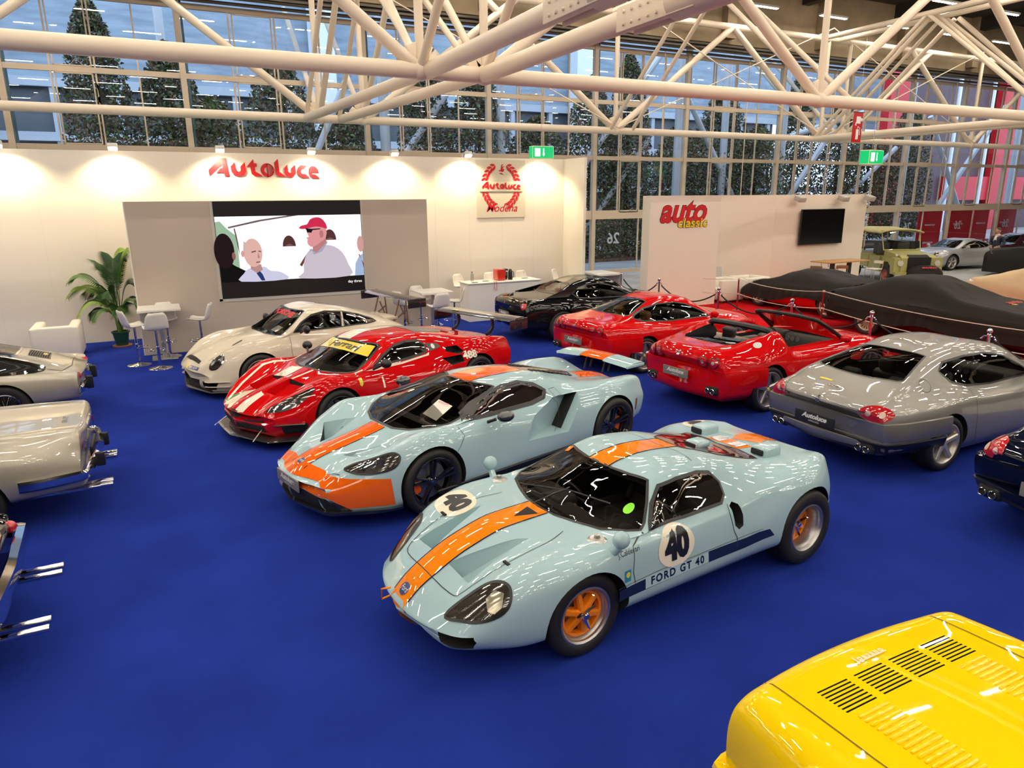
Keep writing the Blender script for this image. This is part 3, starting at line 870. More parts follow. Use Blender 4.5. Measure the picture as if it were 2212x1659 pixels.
# orange front apron and dark splitter
ap = MB(); dr = ('rad', 1.2)
f.patch([(-.95, .50), (-.6, .51), (-.3, .545), (-.1, .57), (0, .575), (.1, .57), (.3, .545), (.6, .51), (.95, .50), (.98, .23), (.58, .22), (.46, .34), (.2, .375), (0, .375), (-.2, .375), (-.46, .34), (-.58, .22), (-.98, .23)], dr, .005, .04, mb=ap)
P(ap, 'front_apron', ORED)
P(f.patch([(-.44, .335), (-.2, .37), (0, .37), (.2, .37), (.44, .335), (.56, .20), (.40, .16), (-.40, .16), (-.56, .20)], dr, .004, .05), 'front_grille', MATTEB)
f.band(1.2, -1.05, 1.05, [(.20, .005), (.20, .05), (.165, .075), (.15, .07), (.14, .005)], 'front_splitter', CARBON)
for s1 in (1, -1): P(f.patch([(s1 * .455, .335), (s1 * .50, .30), (s1 * .62, .20), (s1 * .54, .20)], dr, .010, .05), 'apron_vane', CARBON)
f.band(0, .62, PI - .62, [(.26, .0), (.25, .03), (.16, .06), (.14, .05), (.14, 0)], 'side_sill', BLACK, 30)
f.band(0, -PI + .62, -.62, [(.26, .0), (.25, .03), (.16, .06), (.14, .05), (.14, 0)], 'side_sill', BLACK, 30)
for sd in (1, -1):
    dv, HL = f.aim([(x, y * sd, z) for x, y, z in [(2.16, .56, .60), (2.06, .66, .545), (1.90, .78, .545), (1.77, .865, .60), (1.71, .87, .70), (1.76, .80, .735), (1.92, .70, .69), (2.08, .59, .645)]], (.55, sd * .5, .67))
    HL = catmull(HL, 4, closed=True)
    b = P(f.patch(HL, dv, .003, .03), 'headlight', mat('lamp_recess', (.03, .028, .025)))
    P(f.strip(HL, dv, .018, .005, closed=True), 'headlight_rim', BLACK, parent=b)
    q = MB()
    for t in (.25, .5, .75):
        c = Vector((2.10, .62 * sd, .60)).lerp(Vector((1.80, .82 * sd, .67)), t)
        dv2, RL = f.aim([c + Vector((dx, dy * sd, dz)) for dx, dy, dz in ((.05, -.02, .01), (.0, .045, -.03), (-.05, .03, .01), (.0, -.04, .035))], (.55, sd * .5, .67))
        f.patch(RL, dv2, .007, .03, mb=q)
    P(q, 'lamp', CHROME, parent=b)
    q = MB(); q.tube([(.62, sd * .88, .82), (.56, sd * .96, .86)], [.02, .018], 8)
    q.sphere((.48, sd * 1.02, .885), .1, 18, 10, sc=(1.05, .75, .58)); q.build('wing_mirror', CARBON, f.root)
    P(f.patch(disc((sd * .70, .69), .075), 'B', .01, .03), 'tail_light', mat('tail_light_red', (.5, .01, .015), rough=.1, coat=1))
    P(f.patch([(-1.84, .62), (-1.80, .62), (-1.77, .48), (-1.81, .48)], 'L' if sd > 0 else 'R', .006, .03), 'side_marker', mat('amber_lens', (.35, .09, .01), rough=.1, coat=1))
# raised wing
wg = MB()
def aero(x, y0, y1, z0, z1, c=.30, mi=0, sw=0.0):
    prof = [(0, 0), (.04, .018), (.12, .028), (.24, .02), (c, 0), (.22, -.008), (.1, -.012), (.02, -.01)]
    vs = [(x - a, y0, z0 + b + a * .12) for a, b in prof] + [(x - a - sw, y1, z1 + b + a * .12) for a, b in prof]; n = len(prof)
    return vs, [(i, (i + 1) % n, (i + 1) % n + n, i + n) for i in range(n)] + [tuple(range(n - 1, -1, -1)), tuple(range(n, 2 * n))]
wr = MB(); wr.add(*aero(-1.93, -.22, .22, .99, .99)); w_ = wr.build('rear_wing', ORED, f.root)
for sd in (1, -1):
    e = MB(); e.add(*aero(-1.90, sd * .225, sd * .66, .985, .955, .33)); e.rbox((-2.25, sd * .66 - .012, .945), (-1.90, sd * .66 + .012, .985), .01); e.build('wing_panel', BLUE, w_)
    e = MB()
    for dx in (0, -.12): e.tube([(-1.97 + dx, sd * .17, .80), (-2.03 + dx, sd * .17, .99)], .014, 8)
    e.build('wing_strut', BLACK, w_)
pl = MB()
for d in 'LR':
    f.strip([(.98, .86), (.94, .74), (1.0, .68), (1.07, .62)], d, .006, mb=pl); f.strip([(-.44, .92), (-.5, .80), (-.42, .6), (-.35, .5)], d, .005, mb=pl)
    f.strip([(-.5, .93), (-.60, .93), (-.62, .86), (-.53, .85)], d, .004, closed=True, mb=pl)
f.strip([(2.2, -.55), (2.36, -.3), (2.40, -.14)], 'T', .006, mb=pl); f.strip([(2.2, .55), (2.36, .3), (2.40, .14)], 'T', .006, mb=pl)
f.strip([(1.8, .62), (1.5, .55), (1.3, .62)], 'T', .005, mb=pl)
P(pl, 'panel_gaps', LINE)
bd = P(f.patch(disc((2.34, 0), .035, .05), 'T', .006, .03), 'badge', mat('badge_blue', (.03, .06, .2)))
P(f.text('Ford', 'T', 2.34, 0, .045, ang=PI / 2, off=.008, shear=.3), 'badge_lettering', WHITE, parent=bd)
f.plate(2.50, 0, .405, 0, GREYP, .50, .12)
q = MB().add([(1.02, .50, .83), (1.02, .24, .85), (.80, .24, .97), (.80, .50, .95)], [(0, 1, 2, 3)])
o = q.build('price_sheet', WHITE, f.root); o['label'] = 'white printed show sheet behind the windscreen'
q = MB(); put_text(q, 'Autoluce', (.825, .37, .963), (0, -1, 0), (-.86, 0, .5), .05); q.build('sheet_lettering', mat('red_ink', (.6, .02, .03)), o, fixn=False)
for sd in (1, -1):
    f.wheel(1.355, .955, .347, .25, .262, 'split', (mat('gloss_black_wheel', (.012, .013, .018), rough=.12, coat=1), RUBBER), sd, (NAVY,), (ORED, -.1), dish=.04)
    f.wheel(-1.355, .985, .357, .32, .262, 'split', (_M['gloss_black_wheel'], RUBBER), sd, (NAVY,), (ORED, PI + .1), dish=.06)
f.cockpit(.0, .98, .74, .18, rec=.5, hgt=.52, W=.6)
# ------------------------------------------------------------------ front-engined grand tourers seen from behind
def gt_lines(T, N, c0, roof, rw, belt=.87, wr=.95, deck=.88, lowr=.30):
    """T tail x, N nose x, c0 centre keys, roof = (x_front, x_rear, half width, height), rw = rear-window base (x, half width, z)"""
    xf, xr, ry, rz = roof; xw, yw, zw = rw
    return [
        (0, c0),
        ([(T, .45), (xw - .1, yw), (xr, ry - .04), ((xf + xr) / 2, ry), (xf, ry), (xf + .4, ry + .09), (xf + .72, ry + .12), (1.4, .52), (N, .42)],
         [(T, deck - .02), (T + .16, deck), (xw, zw), (xr, rz - .07), ((xf + xr) / 2, rz), (xf, rz - .05), (xf + .4, (rz + belt) / 2 - .04), (xf + .74, belt + .03), (1.45, belt - .0), (1.9, .74), (N, .52)]),
        ([(T, .64), (T + .45, .72), (-1.2, .765), (-.5, .77), (.5, .765), (1.3, .73), (1.9, .63), (N, .52)],
         [(T, deck - .03), (T + .25, deck + .01), (-1.5, belt + .07), (-1.0, belt + .05), (-.5, belt + .01), (.5, belt - .02), (1.3, belt - .02), (1.9, .73), (N, .51)]),
        ([(T, .76), (T + .4, .86), (-1.3, wr - .035), (-.5, .875), (.5, .87), (1.3, .90), (1.9, .82), (N, .64)],
         [(T, deck - .10), (-1.3, .80), (-.5, .76), (.5, .75), (1.3, .75), (1.9, .64), (N, .47)]),
        ([(T, .83), (T + .4, .90), (-1.3, wr), (-.5, .915), (.5, .91), (1.3, .94), (1.9, .86), (N, .70)],
         [(T, .60), (-1.3, .56), (1.3, .52), (N, .40)]),
        ([(T, .82), (T + .4, .88), (-1.3, wr - .02), (-.5, .90), (.5, .90), (1.3, .925), (1.9, .84), (N, .67)],
         [(T, lowr + .08), (-1.3, .35), (-.5, .30), (1.3, .30), (N, .27)]),
        ([(T, .72), (-1, .82), (.8, .82), (1.8, .76), (N, .5)],
         [(T, lowr), (-1.3, .22), (-.8, .17), (.8, .16), (N, .18)])]

def rear_lights(c, zs, ys, r, mt, both=True, ring=None):
    for sd in (1, -1):
        for y in ys:
            b = c.part(c.patch(disc((sd * y, zs), r), 'B', .012, .03), 'tail_light', mt)
            if ring: c.part(c.strip(disc((sd * y, zs), r + .008), 'B', .014, .014, closed=True), 'lamp_ring', ring, parent=b)
            c.part(c.patch(disc((sd * y, zs), r * .36), 'B', .02, .02), 'lamp_lens', mat('reverse_lens', (.75, .5, .42), rough=.15, coat=1), parent=b)
TAILR = mat('tail_light_red', (.5, .01, .015), rough=.1, coat=1)
def exhausts(c, x, y, z, r=.042, gap=.1):
    for sd in (1, -1):
        for k in (0, 1):
            q = MB(); yy = sd * (y + (k - .5) * gap)
            q.lathe([(r, .10), (r, -.03), (r - .006, -.035), (r - .01, -.03), (r - .01, .09), (.001, .09)], 20, 'x', (x, yy, z))
            q.build('exhaust_tip', CHROME, c.root)
        MB().rbox((x - .015, sd * y - gap - .02, z - .06), (x + .12, sd * y + gap + .02, z + .07), .04).build('exhaust_recess', MATTEB, c.root)
def horse(c, y, z, s, d='B'):
    """small chrome prancing-horse shaped emblem"""
    pl = [(-.1, -.5), (-.02, -.5), (.0, -.2), (.12, -.1), (.25, -.42), (.33, -.4), (.25, -.05), (.18, .1), (.3, .2), (.42, .12), (.45, .2), (.3, .32), (.12, .25), (.02, .3), (-.02, .42), (.04, .5), (-.08, .52), (-.2, .45), (-.25, .35), (-.15, .3), (-.2, .15), (-.38, .18), (-.42, .1), (-.2, .02), (-.16, -.2)]
    return c.part(c.patch([(y + a * s, z + b * s) for a, b in pl], d, .006, .03), 'emblem', CHROME)

def gt_car(name, label, pose, col, T, N, c0, roof, rw, fa, wheel, sw, deck=.88, wr=.95, belt=.87, lowr=.30, seatm=SEATC, seatx=-.25, glass=CARGLASS, rear=True, zr=.66, bowr=.20, arch=.37, wz=.335, xcut=None):
    c = Car(name, label, pose, dict(x0=T, x1=N, W=.94, rf=.2, rr=.16, zf=.45, zr=zr, emf=.35, emr=.62, bow=.42, bowr=bowr, bfx=1.2, brx=-1.5, ye=.03,
            lines=gt_lines(T, N, c0, roof, rw, belt, wr, deck, lowr)))
    c.make_body([col, MATTEB])
    for x in (fa, -fa): c.arch(x, arch, wz, .5)
    xf, xr, ry, rz = roof; xw, yw, zw = rw
    if xcut: xcut(c)
    else:
        c.cavity(xr - .5, xf + .72, .2, 2, .05)
        WS_ = [(xf + .86, 0), (xf + .84, .25), (xf + .76, .50), (xf + .66, ry + .06), (xf + .45, ry + .04), (xf + .2, ry - .02), (xf + .05, ry - .07), (xf + .1, .3), (xf + .12, 0)]
        WS_ += [(a, -b) for a, b in WS_[-2:0:-1]]
        RW_ = [(xr + .02, 0), (xr, .25), (xr - .02, ry - .14), (xr - .2, ry - .09), (xw + .1, yw - .03), (xw + .05, yw - .09), (xw + .01, .25), (xw, 0)]
        RW_ += [(a, -b) for a, b in RW_[-2:0:-1]]
        c.hole(WS_, 'T', belt - .05, 2); c.hole(sw, 'S', .25, 1.3)
        if rear: c.hole(RW_, 'T', zw - .12, 2)
    c.finish()
    if not xcut:
        c.part(c.patch(WS_, 'T', .001, .06), 'windscreen', glass); c.part(c.strip(WS_, 'T', .025, .003, closed=True), 'windscreen_seal', BLACK)
        c.part(c.patch(RW_, 'T', .001, .06), 'rear_window', glass); c.part(c.strip(RW_, 'T', .022, .003, closed=True), 'window_seal', BLACK)
        c.pane(sw, 'L', 'side_window', glass, rw=.02, both=True)
        for d in 'LR':
            c.part(c.strip([(sw[0][0] + .56, belt + .04), (sw[0][0] + .42, rz - .14)], d, .02, .007), 'door_pillar', BLACK)
    for sd in (1, -1):
        for k, x in enumerate((fa, -fa)):
            c.wheel(x, .93 if x < 0 else .90, wz - .005, .25, wheel[0], wheel[1], (wheel[2], RUBBER), sd, wheel[3] if len(wheel) > 3 else None)
    for sd in (1, -1):
        q = MB(); q.tube([(xf + .42, sd * .80, belt), (xf + .38, sd * .90, belt + .06)], .022, 8); q.sphere((xf + .34, sd * .95, belt + .09), .095, 16, 10, sc=(.7, .95, .7)); q.build('wing_mirror', col, c.root)
    return c
def gaps(c, dx, belt, T, fa, lid=None):
    pl = MB()
    for d in 'LR':
        c.strip([(dx, belt), (dx - .02, .7), (dx - .01, .45), (dx + .06, .28)], d, .006, mb=pl)
        c.strip([(dx + 1.5, belt - .03), (dx + 1.5, .7), (dx + 1.45, .40), (dx + 1.38, .28)], d, .006, mb=pl)
    if lid: c.strip(lid, 'T', .006, closed=False, mb=pl)
    return c.part(pl, 'panel_gaps', LINE)

# ---- silver grey coupe
GREY = paint('silver_grey_paint', (.30, .285, .262), metal=.55, rough=.34)
c = gt_car('grand_tourer', 'silver grey coupe with oval red tail lights and a black show plate', (9.22, 5.531, .011), GREY, -2.43, 2.3,
    [(-2.43, .87), (-2.3, .90), (-2.1, .93), (-1.83, 1.03), (-1.1, 1.255), (-.6, 1.325), (-.1, 1.33), (.22, 1.285), (.6, 1.13), (1.06, .93), (1.5, .88), (1.95, .75), (2.3, .54)],
    (.2, -1.08, .54, 1.30), (-1.82, .60, 1.03), 1.3, (.238, 'five', mat('pale_alloy', (.62, .58, .52), rough=.3, metal=.6)),
    [(.62, .915), (.40, 1.04), (.1, 1.18), (-.25, 1.245), (-.65, 1.245), (-1.02, 1.20), (-1.17, 1.12), (-1.05, 1.0), (-.78, .93), (-.3, .90)])
for sd in (1, -1):
    dv, ov = c.aim([(-2.25 + .1 * math.cos(t), sd * (.65 + .16 * math.cos(t)), .775 + .082 * math.sin(t) * (1 - .12 * math.cos(2 * t))) for t in [2 * PI * k / 30 for k in range(30)]], (-.85, .5 * sd, .05))
    b = c.part(c.patch(ov, dv, .008, .03), 'tail_light', TAILR); c.part(c.strip(ov, dv, .010, .010, closed=True), 'lamp_ring', GREY, parent=b)
    ux = sum(p[0] for p in ov) / 30; uy = sum(p[1] for p in ov) / 30
    for y in (-.065, .075): c.part(c.patch(disc((ux + y, uy), .03, .032), dv, .014, .02), 'lamp_lens', mat('reverse_lens', (.75, .5, .42), rough=.15, coat=1), parent=b)
exhausts(c, -2.33, .60, .36); horse(c, 0, .79, .11)
c.plate(-2.44, 0, .56, PI, mat('show_plate_black', (.02, .02, .02), rough=.4), .56, .13, label='black show plate with white lettering')
c.band(-.9, PI - 1.15, PI + 1.15, [(.69, .0), (.685, .030), (.64, .034), (.50, .026), (.47, 0)], 'rear_bumper', GREY)
c.band(-.9, PI - 1.1, PI + 1.1, [(.46, .0), (.45, .026), (.33, .02), (.27, -.03), (.27, -.06)], 'rear_valance', BLACK)
gaps(c, -.76, .9, -2.4, 1.3, [(-1.95, .60), (-2.2, .60), (-2.32, .55)])
c.part(c.text('Ferrari', 'T', -2.14, 0, .075, ang=-PI / 2, off=.004, shear=.3), 'deck_script', CHROME)
c.part(c.strip(disc((-1.52, -.70), .085, .05), 'T', .005, .004, closed=True), 'fuel_flap', LINE)
c.part(c.patch([(-2.05, .12), (-2.02, .12), (-2.02, .30), (-2.05, .30)], 'T', .004, .03), 'window_sticker', mat('sticker_yellow', (.8, .65, .05)))
for x in (-.95,):
    for y in (.32, -.32): c.seat(x, y, .30, hgt=.5)
c.cockpit(-.15, .62, .86, .22, yw=.36)
S456 = c
# ---- red coupe
RED = paint('red_paint', (.60, .004, .006))
REDC = mat('tan_leather', (.42, .2, .07), rough=.5)
c = gt_car('grand_tourer', 'red coupe with tan seats, between the black car and the open red car', (8.878, 11.097, .111), RED, -2.18, 2.3,
    [(-2.18, .93), (-2.06, .955), (-1.85, .96), (-1.5, 1.01), (-1.1, 1.14), (-.74, 1.24), (-.3, 1.285), (.05, 1.275), (.25, 1.22), (.6, 1.06), (.98, .90), (1.4, .86), (1.9, .74), (2.3, .53)],
    (.15, -.74, .50, 1.25), (-1.45, .56, 1.0), 1.25, (.252, 'star', ALLOY, (mat('yellow_cap', (.8, .6, .02)),)),
    [(.60, .865), (.38, .99), (.05, 1.13), (-.25, 1.185), (-.60, 1.175), (-.95, 1.12), (-1.25, 1.03), (-1.34, .985), (-1.15, .93), (-.6, .88)], deck=.925, wr=.97, belt=.84, seatm=REDC)
rear_lights(c, .80, (.46, .62), .062, TAILR, ring=mat('dark_red_ring', (.12, .002, .004), rough=.3)); exhausts(c, -2.12, .62, .40); horse(c, 0, .82, .13)
c.plate(-2.21, 0, .58, PI, GREYP, .5, .12); c.band(-.9, PI - 1.12, PI + 1.12, [(.70, .0), (.695, .018), (.64, .022), (.46, .012), (.42, 0)], 'rear_bumper', RED); gaps(c, -.45, .86, -2.18, 1.25)
for o in (c.seat(-.25, .36, .22, REDC), c.seat(-.25, -.36, .22, REDC)): pass
c.cockpit(-.25, .52, .86, .22, m=REDC); R550 = c
# ---- black coupe with the back wall beyond
BLK = paint('black_paint', (.006, .006, .007), rough=.2)
c = gt_car('grand_tourer', 'black coupe with single round tail lights parked beside the white counter', (9.285, 14.187, .0), BLK, -2.38, 2.3,
    [(-2.38, .92), (-2.25, .965), (-2.05, .965), (-1.45, 1.0), (-.85, 1.19), (-.45, 1.30), (-.05, 1.325), (.25, 1.27), (.6, 1.11), (1.0, .93), (1.4, .89), (1.9, .76), (2.3, .55)],
    (.15, -.85, .52, 1.28), (-1.40, .60, 1.0), 1.375, (.262, 'star', ALLOY, (mat('yellow_cap', (.8, .6, .02)),)),
    [(.60, .885), (.38, 1.0), (.05, 1.15), (-.25, 1.21), (-.60, 1.19), (-.85, 1.12), (-1.0, 1.02), (-.9, .93), (-.5, .90), (0, .89)], deck=.93, wr=.98, belt=.86, arch=.385, wz=.35)
rear_lights(c, .81, (.70,), .07, TAILR); exhausts(c, -2.30, .58, .36); horse(c, 0, .80, .12)
c.plate(-2.40, 0, .60, PI, GREYP, .5, .12); gaps(c, -.45, .88, -2.18, 1.25); c.cockpit(-.25, .55, .87, .22)
for sd in (1, -1):   # flying rear pillars
    q = MB().add([(-.62, sd * .50, 1.235), (-.80, sd * .50, 1.20), (-1.75, sd * .74, .97), (-1.15, sd * .76, .97), (-.62, sd * .46, 1.22), (-.80, sd * .46, 1.185), (-1.75, sd * .70, .96), (-1.15, sd * .71, .96)], [(0, 1, 2, 3), (7, 6, 5, 4), (0, 4, 5, 1), (1, 5, 6, 2), (2, 6, 7, 3), (3, 7, 4, 0)])
    q.build('rear_pillar', BLK, c.root)
# ---- open red car
def open_top(c):
    O = [(.62, .62), (.25, .60), (-.6, .62), (-1.0, .56), (-1.60, .50), (-1.70, .42), (-1.72, 0)]
    O = [(.62, 0)] + O; O += [(a, -b) for a, b in O[-2:0:-1]]
    c.hole(O, 'T', .28, 2.0)
L575 = [
    (0, [(-2.24, .92), (-2.1, .965), (-1.9, .98), (-1.71, .985), (-1.0, .98), (-.3, .90), (.3, .88), (.9, .91), (1.4, .87), (1.9, .75), (2.3, .53)]),
    ([(-2.24, .45), (-1.7, .52), (-.8, .56), (.5, .60), (.9, .62), (1.4, .5), (2.3, .42)], [(-2.24, .90), (-2.1, .955), (-1.7, .985), (-1.0, 1.09), (-.9, 1.06), (-.72, .90), (-.3, .85), (.5, .855), (.9, .87), (1.4, .85), (1.9, .73), (2.3, .51)]),
    ([(-2.24, .64), (-1.8, .70), (-1.2, .72), (-.92, .70), (-.7, .755), (.5, .755), (1.25, .73), (1.9, .63), (2.3, .52)], [(-2.24, .88), (-2.0, .92), (-1.6, .97), (-1.2, 1.06), (-.95, 1.14), (-.88, 1.13), (-.70, .90), (-.5, .845), (.5, .835), (1.25, .85), (1.9, .73), (2.3, .51)]),
    ([(-2.24, .76), (-1.8, .86), (-1.3, .93), (-.5, .875), (.5, .87), (1.3, .90), (1.9, .82), (2.3, .64)], [(-2.24, .80), (-1.3, .84), (-.5, .76), (.5, .75), (1.3, .75), (1.9, .64), (2.3, .47)]),
    ([(-2.24, .84), (-1.8, .91), (-1.3, .965), (-.5, .915), (.5, .91), (1.3, .94), (1.9, .86), (2.3, .70)], [(-2.24, .60), (-1.3, .56), (1.3, .52), (2.3, .40)]),
    ([(-2.24, .83), (-1.8, .89), (-1.3, .945), (-.5, .90), (.5, .90), (1.3, .925), (1.9, .84), (2.3, .67)], [(-2.24, .34), (-1.3, .34), (-.5, .30), (1.3, .30), (2.3, .27)]),
    ([(-2.24, .72), (-1, .82), (.8, .82), (1.8, .76), (2.3, .5)], [(-2.24, .24), (-1.3, .2), (-.8, .17), (.8, .16), (2.3, .18)])]
_gl = gt_lines; gt_lines = lambda *a: L575
c = gt_car('open_roadster', 'red open-top car with black cockpit and show plate, beside the silver grey coupe', (9.075, 8.265, .077), RED, -2.24, 2.3, None,
    (.1, -.7, .5, 1.2), (-1.6, .5, 1.0), 1.25, (.262, 'five', ALLOY, (mat('yellow_cap', (.8, .6, .02)),)), None, wr=.965, belt=.85, arch=.385, wz=.35, xcut=open_top)
gt_lines = _gl
rear_lights(c, .80, (.46, .63), .066, TAILR, ring=_M['dark_red_ring']); exhausts(c, -2.16, .62, .39); horse(c, 0, .84, .13)
c.plate(-2.275, 0, .57, PI, GREYP, .52, .13); c.band(-.9, PI - 1.12, PI + 1.12, [(.70, .0), (.695, .02), (.64, .025), (.46, .012), (.42, 0)], 'rear_bumper', RED); gaps(c, -.52, .83, -2.18, 1.25)
c.cockpit(-.25, .50, .86, .25)
q = MB()   # windscreen frame
A_ = [(.72, .70, .87), (.48, .665, 1.02), (.22, .62, 1.17), (.14, .56, 1.215), (.13, .3, 1.235), (.13, 0, 1.24)]
A_ += [(x, -y, z) for x, y, z in A_[-2::-1]]
q.tube(catmull(A_, 4), .032, 8); q.build('windscreen_frame', BLACK, c.root)
q = MB(); top = catmull([(x + .01, y, z) for x, y, z in A_], 4); n_ = len(top)
bot = [(.74 + .14 * (1 - (abs(p[1]) / .70) ** 2), p[1] if abs(p[1]) < .69 else p[1], .87 + .03 * (1 - (abs(p[1]) / .7) ** 2)) for p in top]
q.add(top + bot, [(i, i + 1, i + 1 + n_, i + n_) for i in range(n_ - 1)]); q.build('windscreen', CARGLASS, c.root, fixn=False)
# folded glass roof lying behind the seats, roll bar and well trim
q = MB(); q.rbox((-1.62, -.47, .955), (-.95, .47, .975), .008, M=Matrix.Rotation(0, 4, 'Y')); q.build('roof_glass', DARKGLASS, c.root)
q = MB(); q.tube(catmull([(-.92, -.64, .80), (-.93, -.60, 1.10), (-.94, -.45, 1.15), (-.94, 0, 1.16), (-.94, .45, 1.15), (-.93, .60, 1.10), (-.92, .64, .80)], 4), .05, 8); q.build('roll_bar', BLACK, c.root)
q = MB(); q.rbox((-1.62, -.50, .55), (-.98, .50, .80), .08); q.rbox((-.95, -.06, .35), (-.5, .06, .95), .03); q.build('cockpit_trim', DARKI, c.root)
q = MB()
for y in (-.3, 0, .3): q.tube([(-1.60, y, .93), (-.98, y, .93)], .012, 6)
q.tube([(-1.65, -.46, .955), (-1.66, .46, .955)], .02, 6); q.build('roof_frame', BLACK, c.root)
c.part(c.patch(disc((-1.55, .70), .07, .045), 'T', .004, .02), 'fuel_flap', ALUM); c.part(c.patch(disc((-1.38, -.74), .075, .05), 'T', .004, .02), 'fuel_flap', ALUM)
# ---- dark blue coupe at the right
DBL = paint('dark_blue_paint', (.004, .006, .018), rough=.2)
c = gt_car('grand_tourer', 'dark blue-black coupe with only its tail inside the photo at the right', (9.12, 2.62, -.12), DBL, -2.43, 2.3,
    [(-2.43, .88), (-2.3, .92), (-2.1, .95), (-1.83, 1.03), (-1.1, 1.255), (-.6, 1.325), (-.1, 1.33), (.22, 1.285), (.6, 1.13), (1.06, .93), (1.5, .88), (1.95, .75), (2.3, .54)],
    (.2, -1.08, .54, 1.30), (-1.82, .60, 1.03), 1.45, (.25, 'five', ALLOY),
    [(.62, .915), (.40, 1.04), (.1, 1.18), (-.25, 1.245), (-.65, 1.245), (-1.02, 1.20), (-1.17, 1.12), (-1.05, 1.0), (-.78, .93), (-.3, .90)])
for sd in (1, -1):
    ov = [(sd * (.66 + .13 * math.cos(t)), .80 + .092 * math.sin(t)) for t in [2 * PI * k / 30 for k in range(30)]]
    b = c.part(c.patch(ov, 'B', .008, .03), 'tail_light', TAILR)
    for y in (.61, .73): c.part(c.patch(disc((sd * y, .79), .03), 'B', .014, .02), 'lamp_lens', mat('reverse_lens', (.75, .5, .42)), parent=b)
exhausts(c, -2.34, .62, .36); horse(c, 0, .80, .11)
c.plate(-2.44, 0, .56, PI, GREYP, .56, .13)
c.band(-.9, PI - 1.15, PI + 1.15, [(.70, .0), (.695, .045), (.64, .05), (.50, .035), (.47, 0)], 'rear_bumper', DBL)
c.band(-.9, PI - 1.1, PI + 1.1, [(.46, .0), (.45, .026), (.33, .02), (.27, -.03), (.27, -.06)], 'rear_valance', BLACK)
# ------------------------------------------------------------------ red racer with yellow sunstrip
c = Car('racing_coupe', 'red racing coupe with white and green bonnet stripe and yellow windscreen strip', (2.83, 10.407, -2.767), dict(
    x0=-2.32, x1=2.34, W=.97, rf=.16, rr=.10, zf=.42, zr=.66, emf=.35, emr=.6, bow=.50, bowr=.18, bfx=1.3, brx=-1.5, ye=.03,
    lines=[
        (0, [(-2.32, .80), (-2.1, .86), (-1.6, .95), (-.9, 1.10), (-.4, 1.17), (.05, 1.18), (.32, 1.13), (.6, 1.02), (1.16, .82), (1.5, .745), (1.84, .67), (2.15, .57), (2.34, .47)]),
        ([(-2.32, .40), (-1.5, .45), (-.7, .52), (.1, .57), (.32, .59), (.6, .68), (.92, .735), (1.2, .60), (1.5, .48), (2.34, .36)], [(-2.32, .80), (-1.6, .93), (-.9, 1.05), (-.3, 1.115), (.1, 1.11), (.32, 1.065), (.6, .92), (.92, .80), (1.3, .75), (1.8, .63), (2.34, .45)]),
        ([(-2.32, .70), (-1.33, .80), (-.6, .77), (.3, .775), (.92, .80), (1.32, .80), (1.9, .70), (2.34, .48)], [(-2.32, .84), (-1.9, .90), (-1.33, .95), (-.8, .88), (-.4, .83), (.3, .79), (.92, .81), (1.32, .855), (1.85, .72), (2.15, .60), (2.34, .47)]),
        ([(-2.32, .80), (-1.33, .94), (-.4, .865), (.3, .87), (1.32, .94), (1.9, .83), (2.34, .58)], [(-2.32, .74), (-1.33, .78), (-.4, .70), (.3, .69), (1.32, .74), (1.9, .58), (2.34, .43)]),
        ([(-2.32, .86), (-1.33, .985), (-.4, .93), (.9, .94), (1.32, .98), (1.95, .88), (2.34, .66)], [(-2.32, .58), (-1.33, .55), (1.32, .52), (2.34, .38)]),
        ([(-2.32, .84), (-1.33, .97), (.9, .93), (1.32, .97), (1.95, .88), (2.34, .66)], [(-2.32, .36), (-1.33, .32), (1.32, .3), (2.34, .24)]),
        ([(-2.32, .7), (-1, .84), (.9, .84), (1.8, .78), (2.34, .55)], [(-2.32, .26), (-1, .14), (.9, .13), (2.34, .14)])]))
c.make_body([RED, MATTEB])
for x, r, z in ((1.325, .375, .34), (-1.325, .385, .35)): c.arch(x, r, z, .52)
c.cavity(-.5, .98, .2, 2, .045)
W4 = [(1.18, 0), (1.16, .25), (1.08, .48), (.97, .65), (.88, .715), (.66, .665), (.46, .61), (.32, .55), (.40, .30), (.42, 0)]
W4 += [(a, -b) for a, b in W4[-2:0:-1]]
S4 = [(.62, .84), (.40, .95), (.15, 1.05), (-.1, 1.075), (-.33, 1.055), (-.42, .98), (-.40, .88), (0, .845)]
c.hole(W4, 'T', .74, 2); c.hole(S4, 'S', .25, 1.3)
for sd in (1, -1):
    c.gouge([(x, y * sd, z) for x, y, z in [(1.95, .10, .8), (1.86, .46, .8), (1.93, .10, .50), (1.84, .46, .50), (1.50, .44, .9), (1.53, .08, .9), (1.50, .42, .66), (1.53, .08, .66)]], (-1, 0, -.2))
    c.hole([(-.78, .90), (-.98, .90), (-1.04, .80), (-.95, .78), (-.74, .84)], 'L' if sd > 0 else 'R', .74, 1.2, 1); c.hole([(-.62, .76), (-.98, .77), (-1.0, .66), (-.76, .64)], 'L' if sd > 0 else 'R', .80, 1.2, 1)
c.finish(); P = c.part
P(c.patch(W4, 'T', .001, .06), 'windscreen', CARGLASS); P(c.strip(W4, 'T', .03, .003, closed=True), 'windscreen_seal', BLACK)
c.pane(S4, 'L', 'side_window', rw=.03, both=True)
YEL = mat('sunstrip_yellow', (.85, .65, .02), rough=.3, coat=1)
sn = P(c.patch([(.46, 0), (.44, .3), (.38, .53), (.58, .60), (.63, .32), (.66, 0), (.63, -.32), (.58, -.60), (.38, -.53), (.44, -.3)], 'T', .006, .04), 'sunstrip', YEL, label='yellow windscreen strip with black lettering')
P(c.text('Ferrari', 'T', .54, 0, .19, ang=PI / 2, off=.009, bold=.004, squash=1.3), 'sunstrip_lettering', BLACK, parent=sn)
st = MB(); gr = MB()
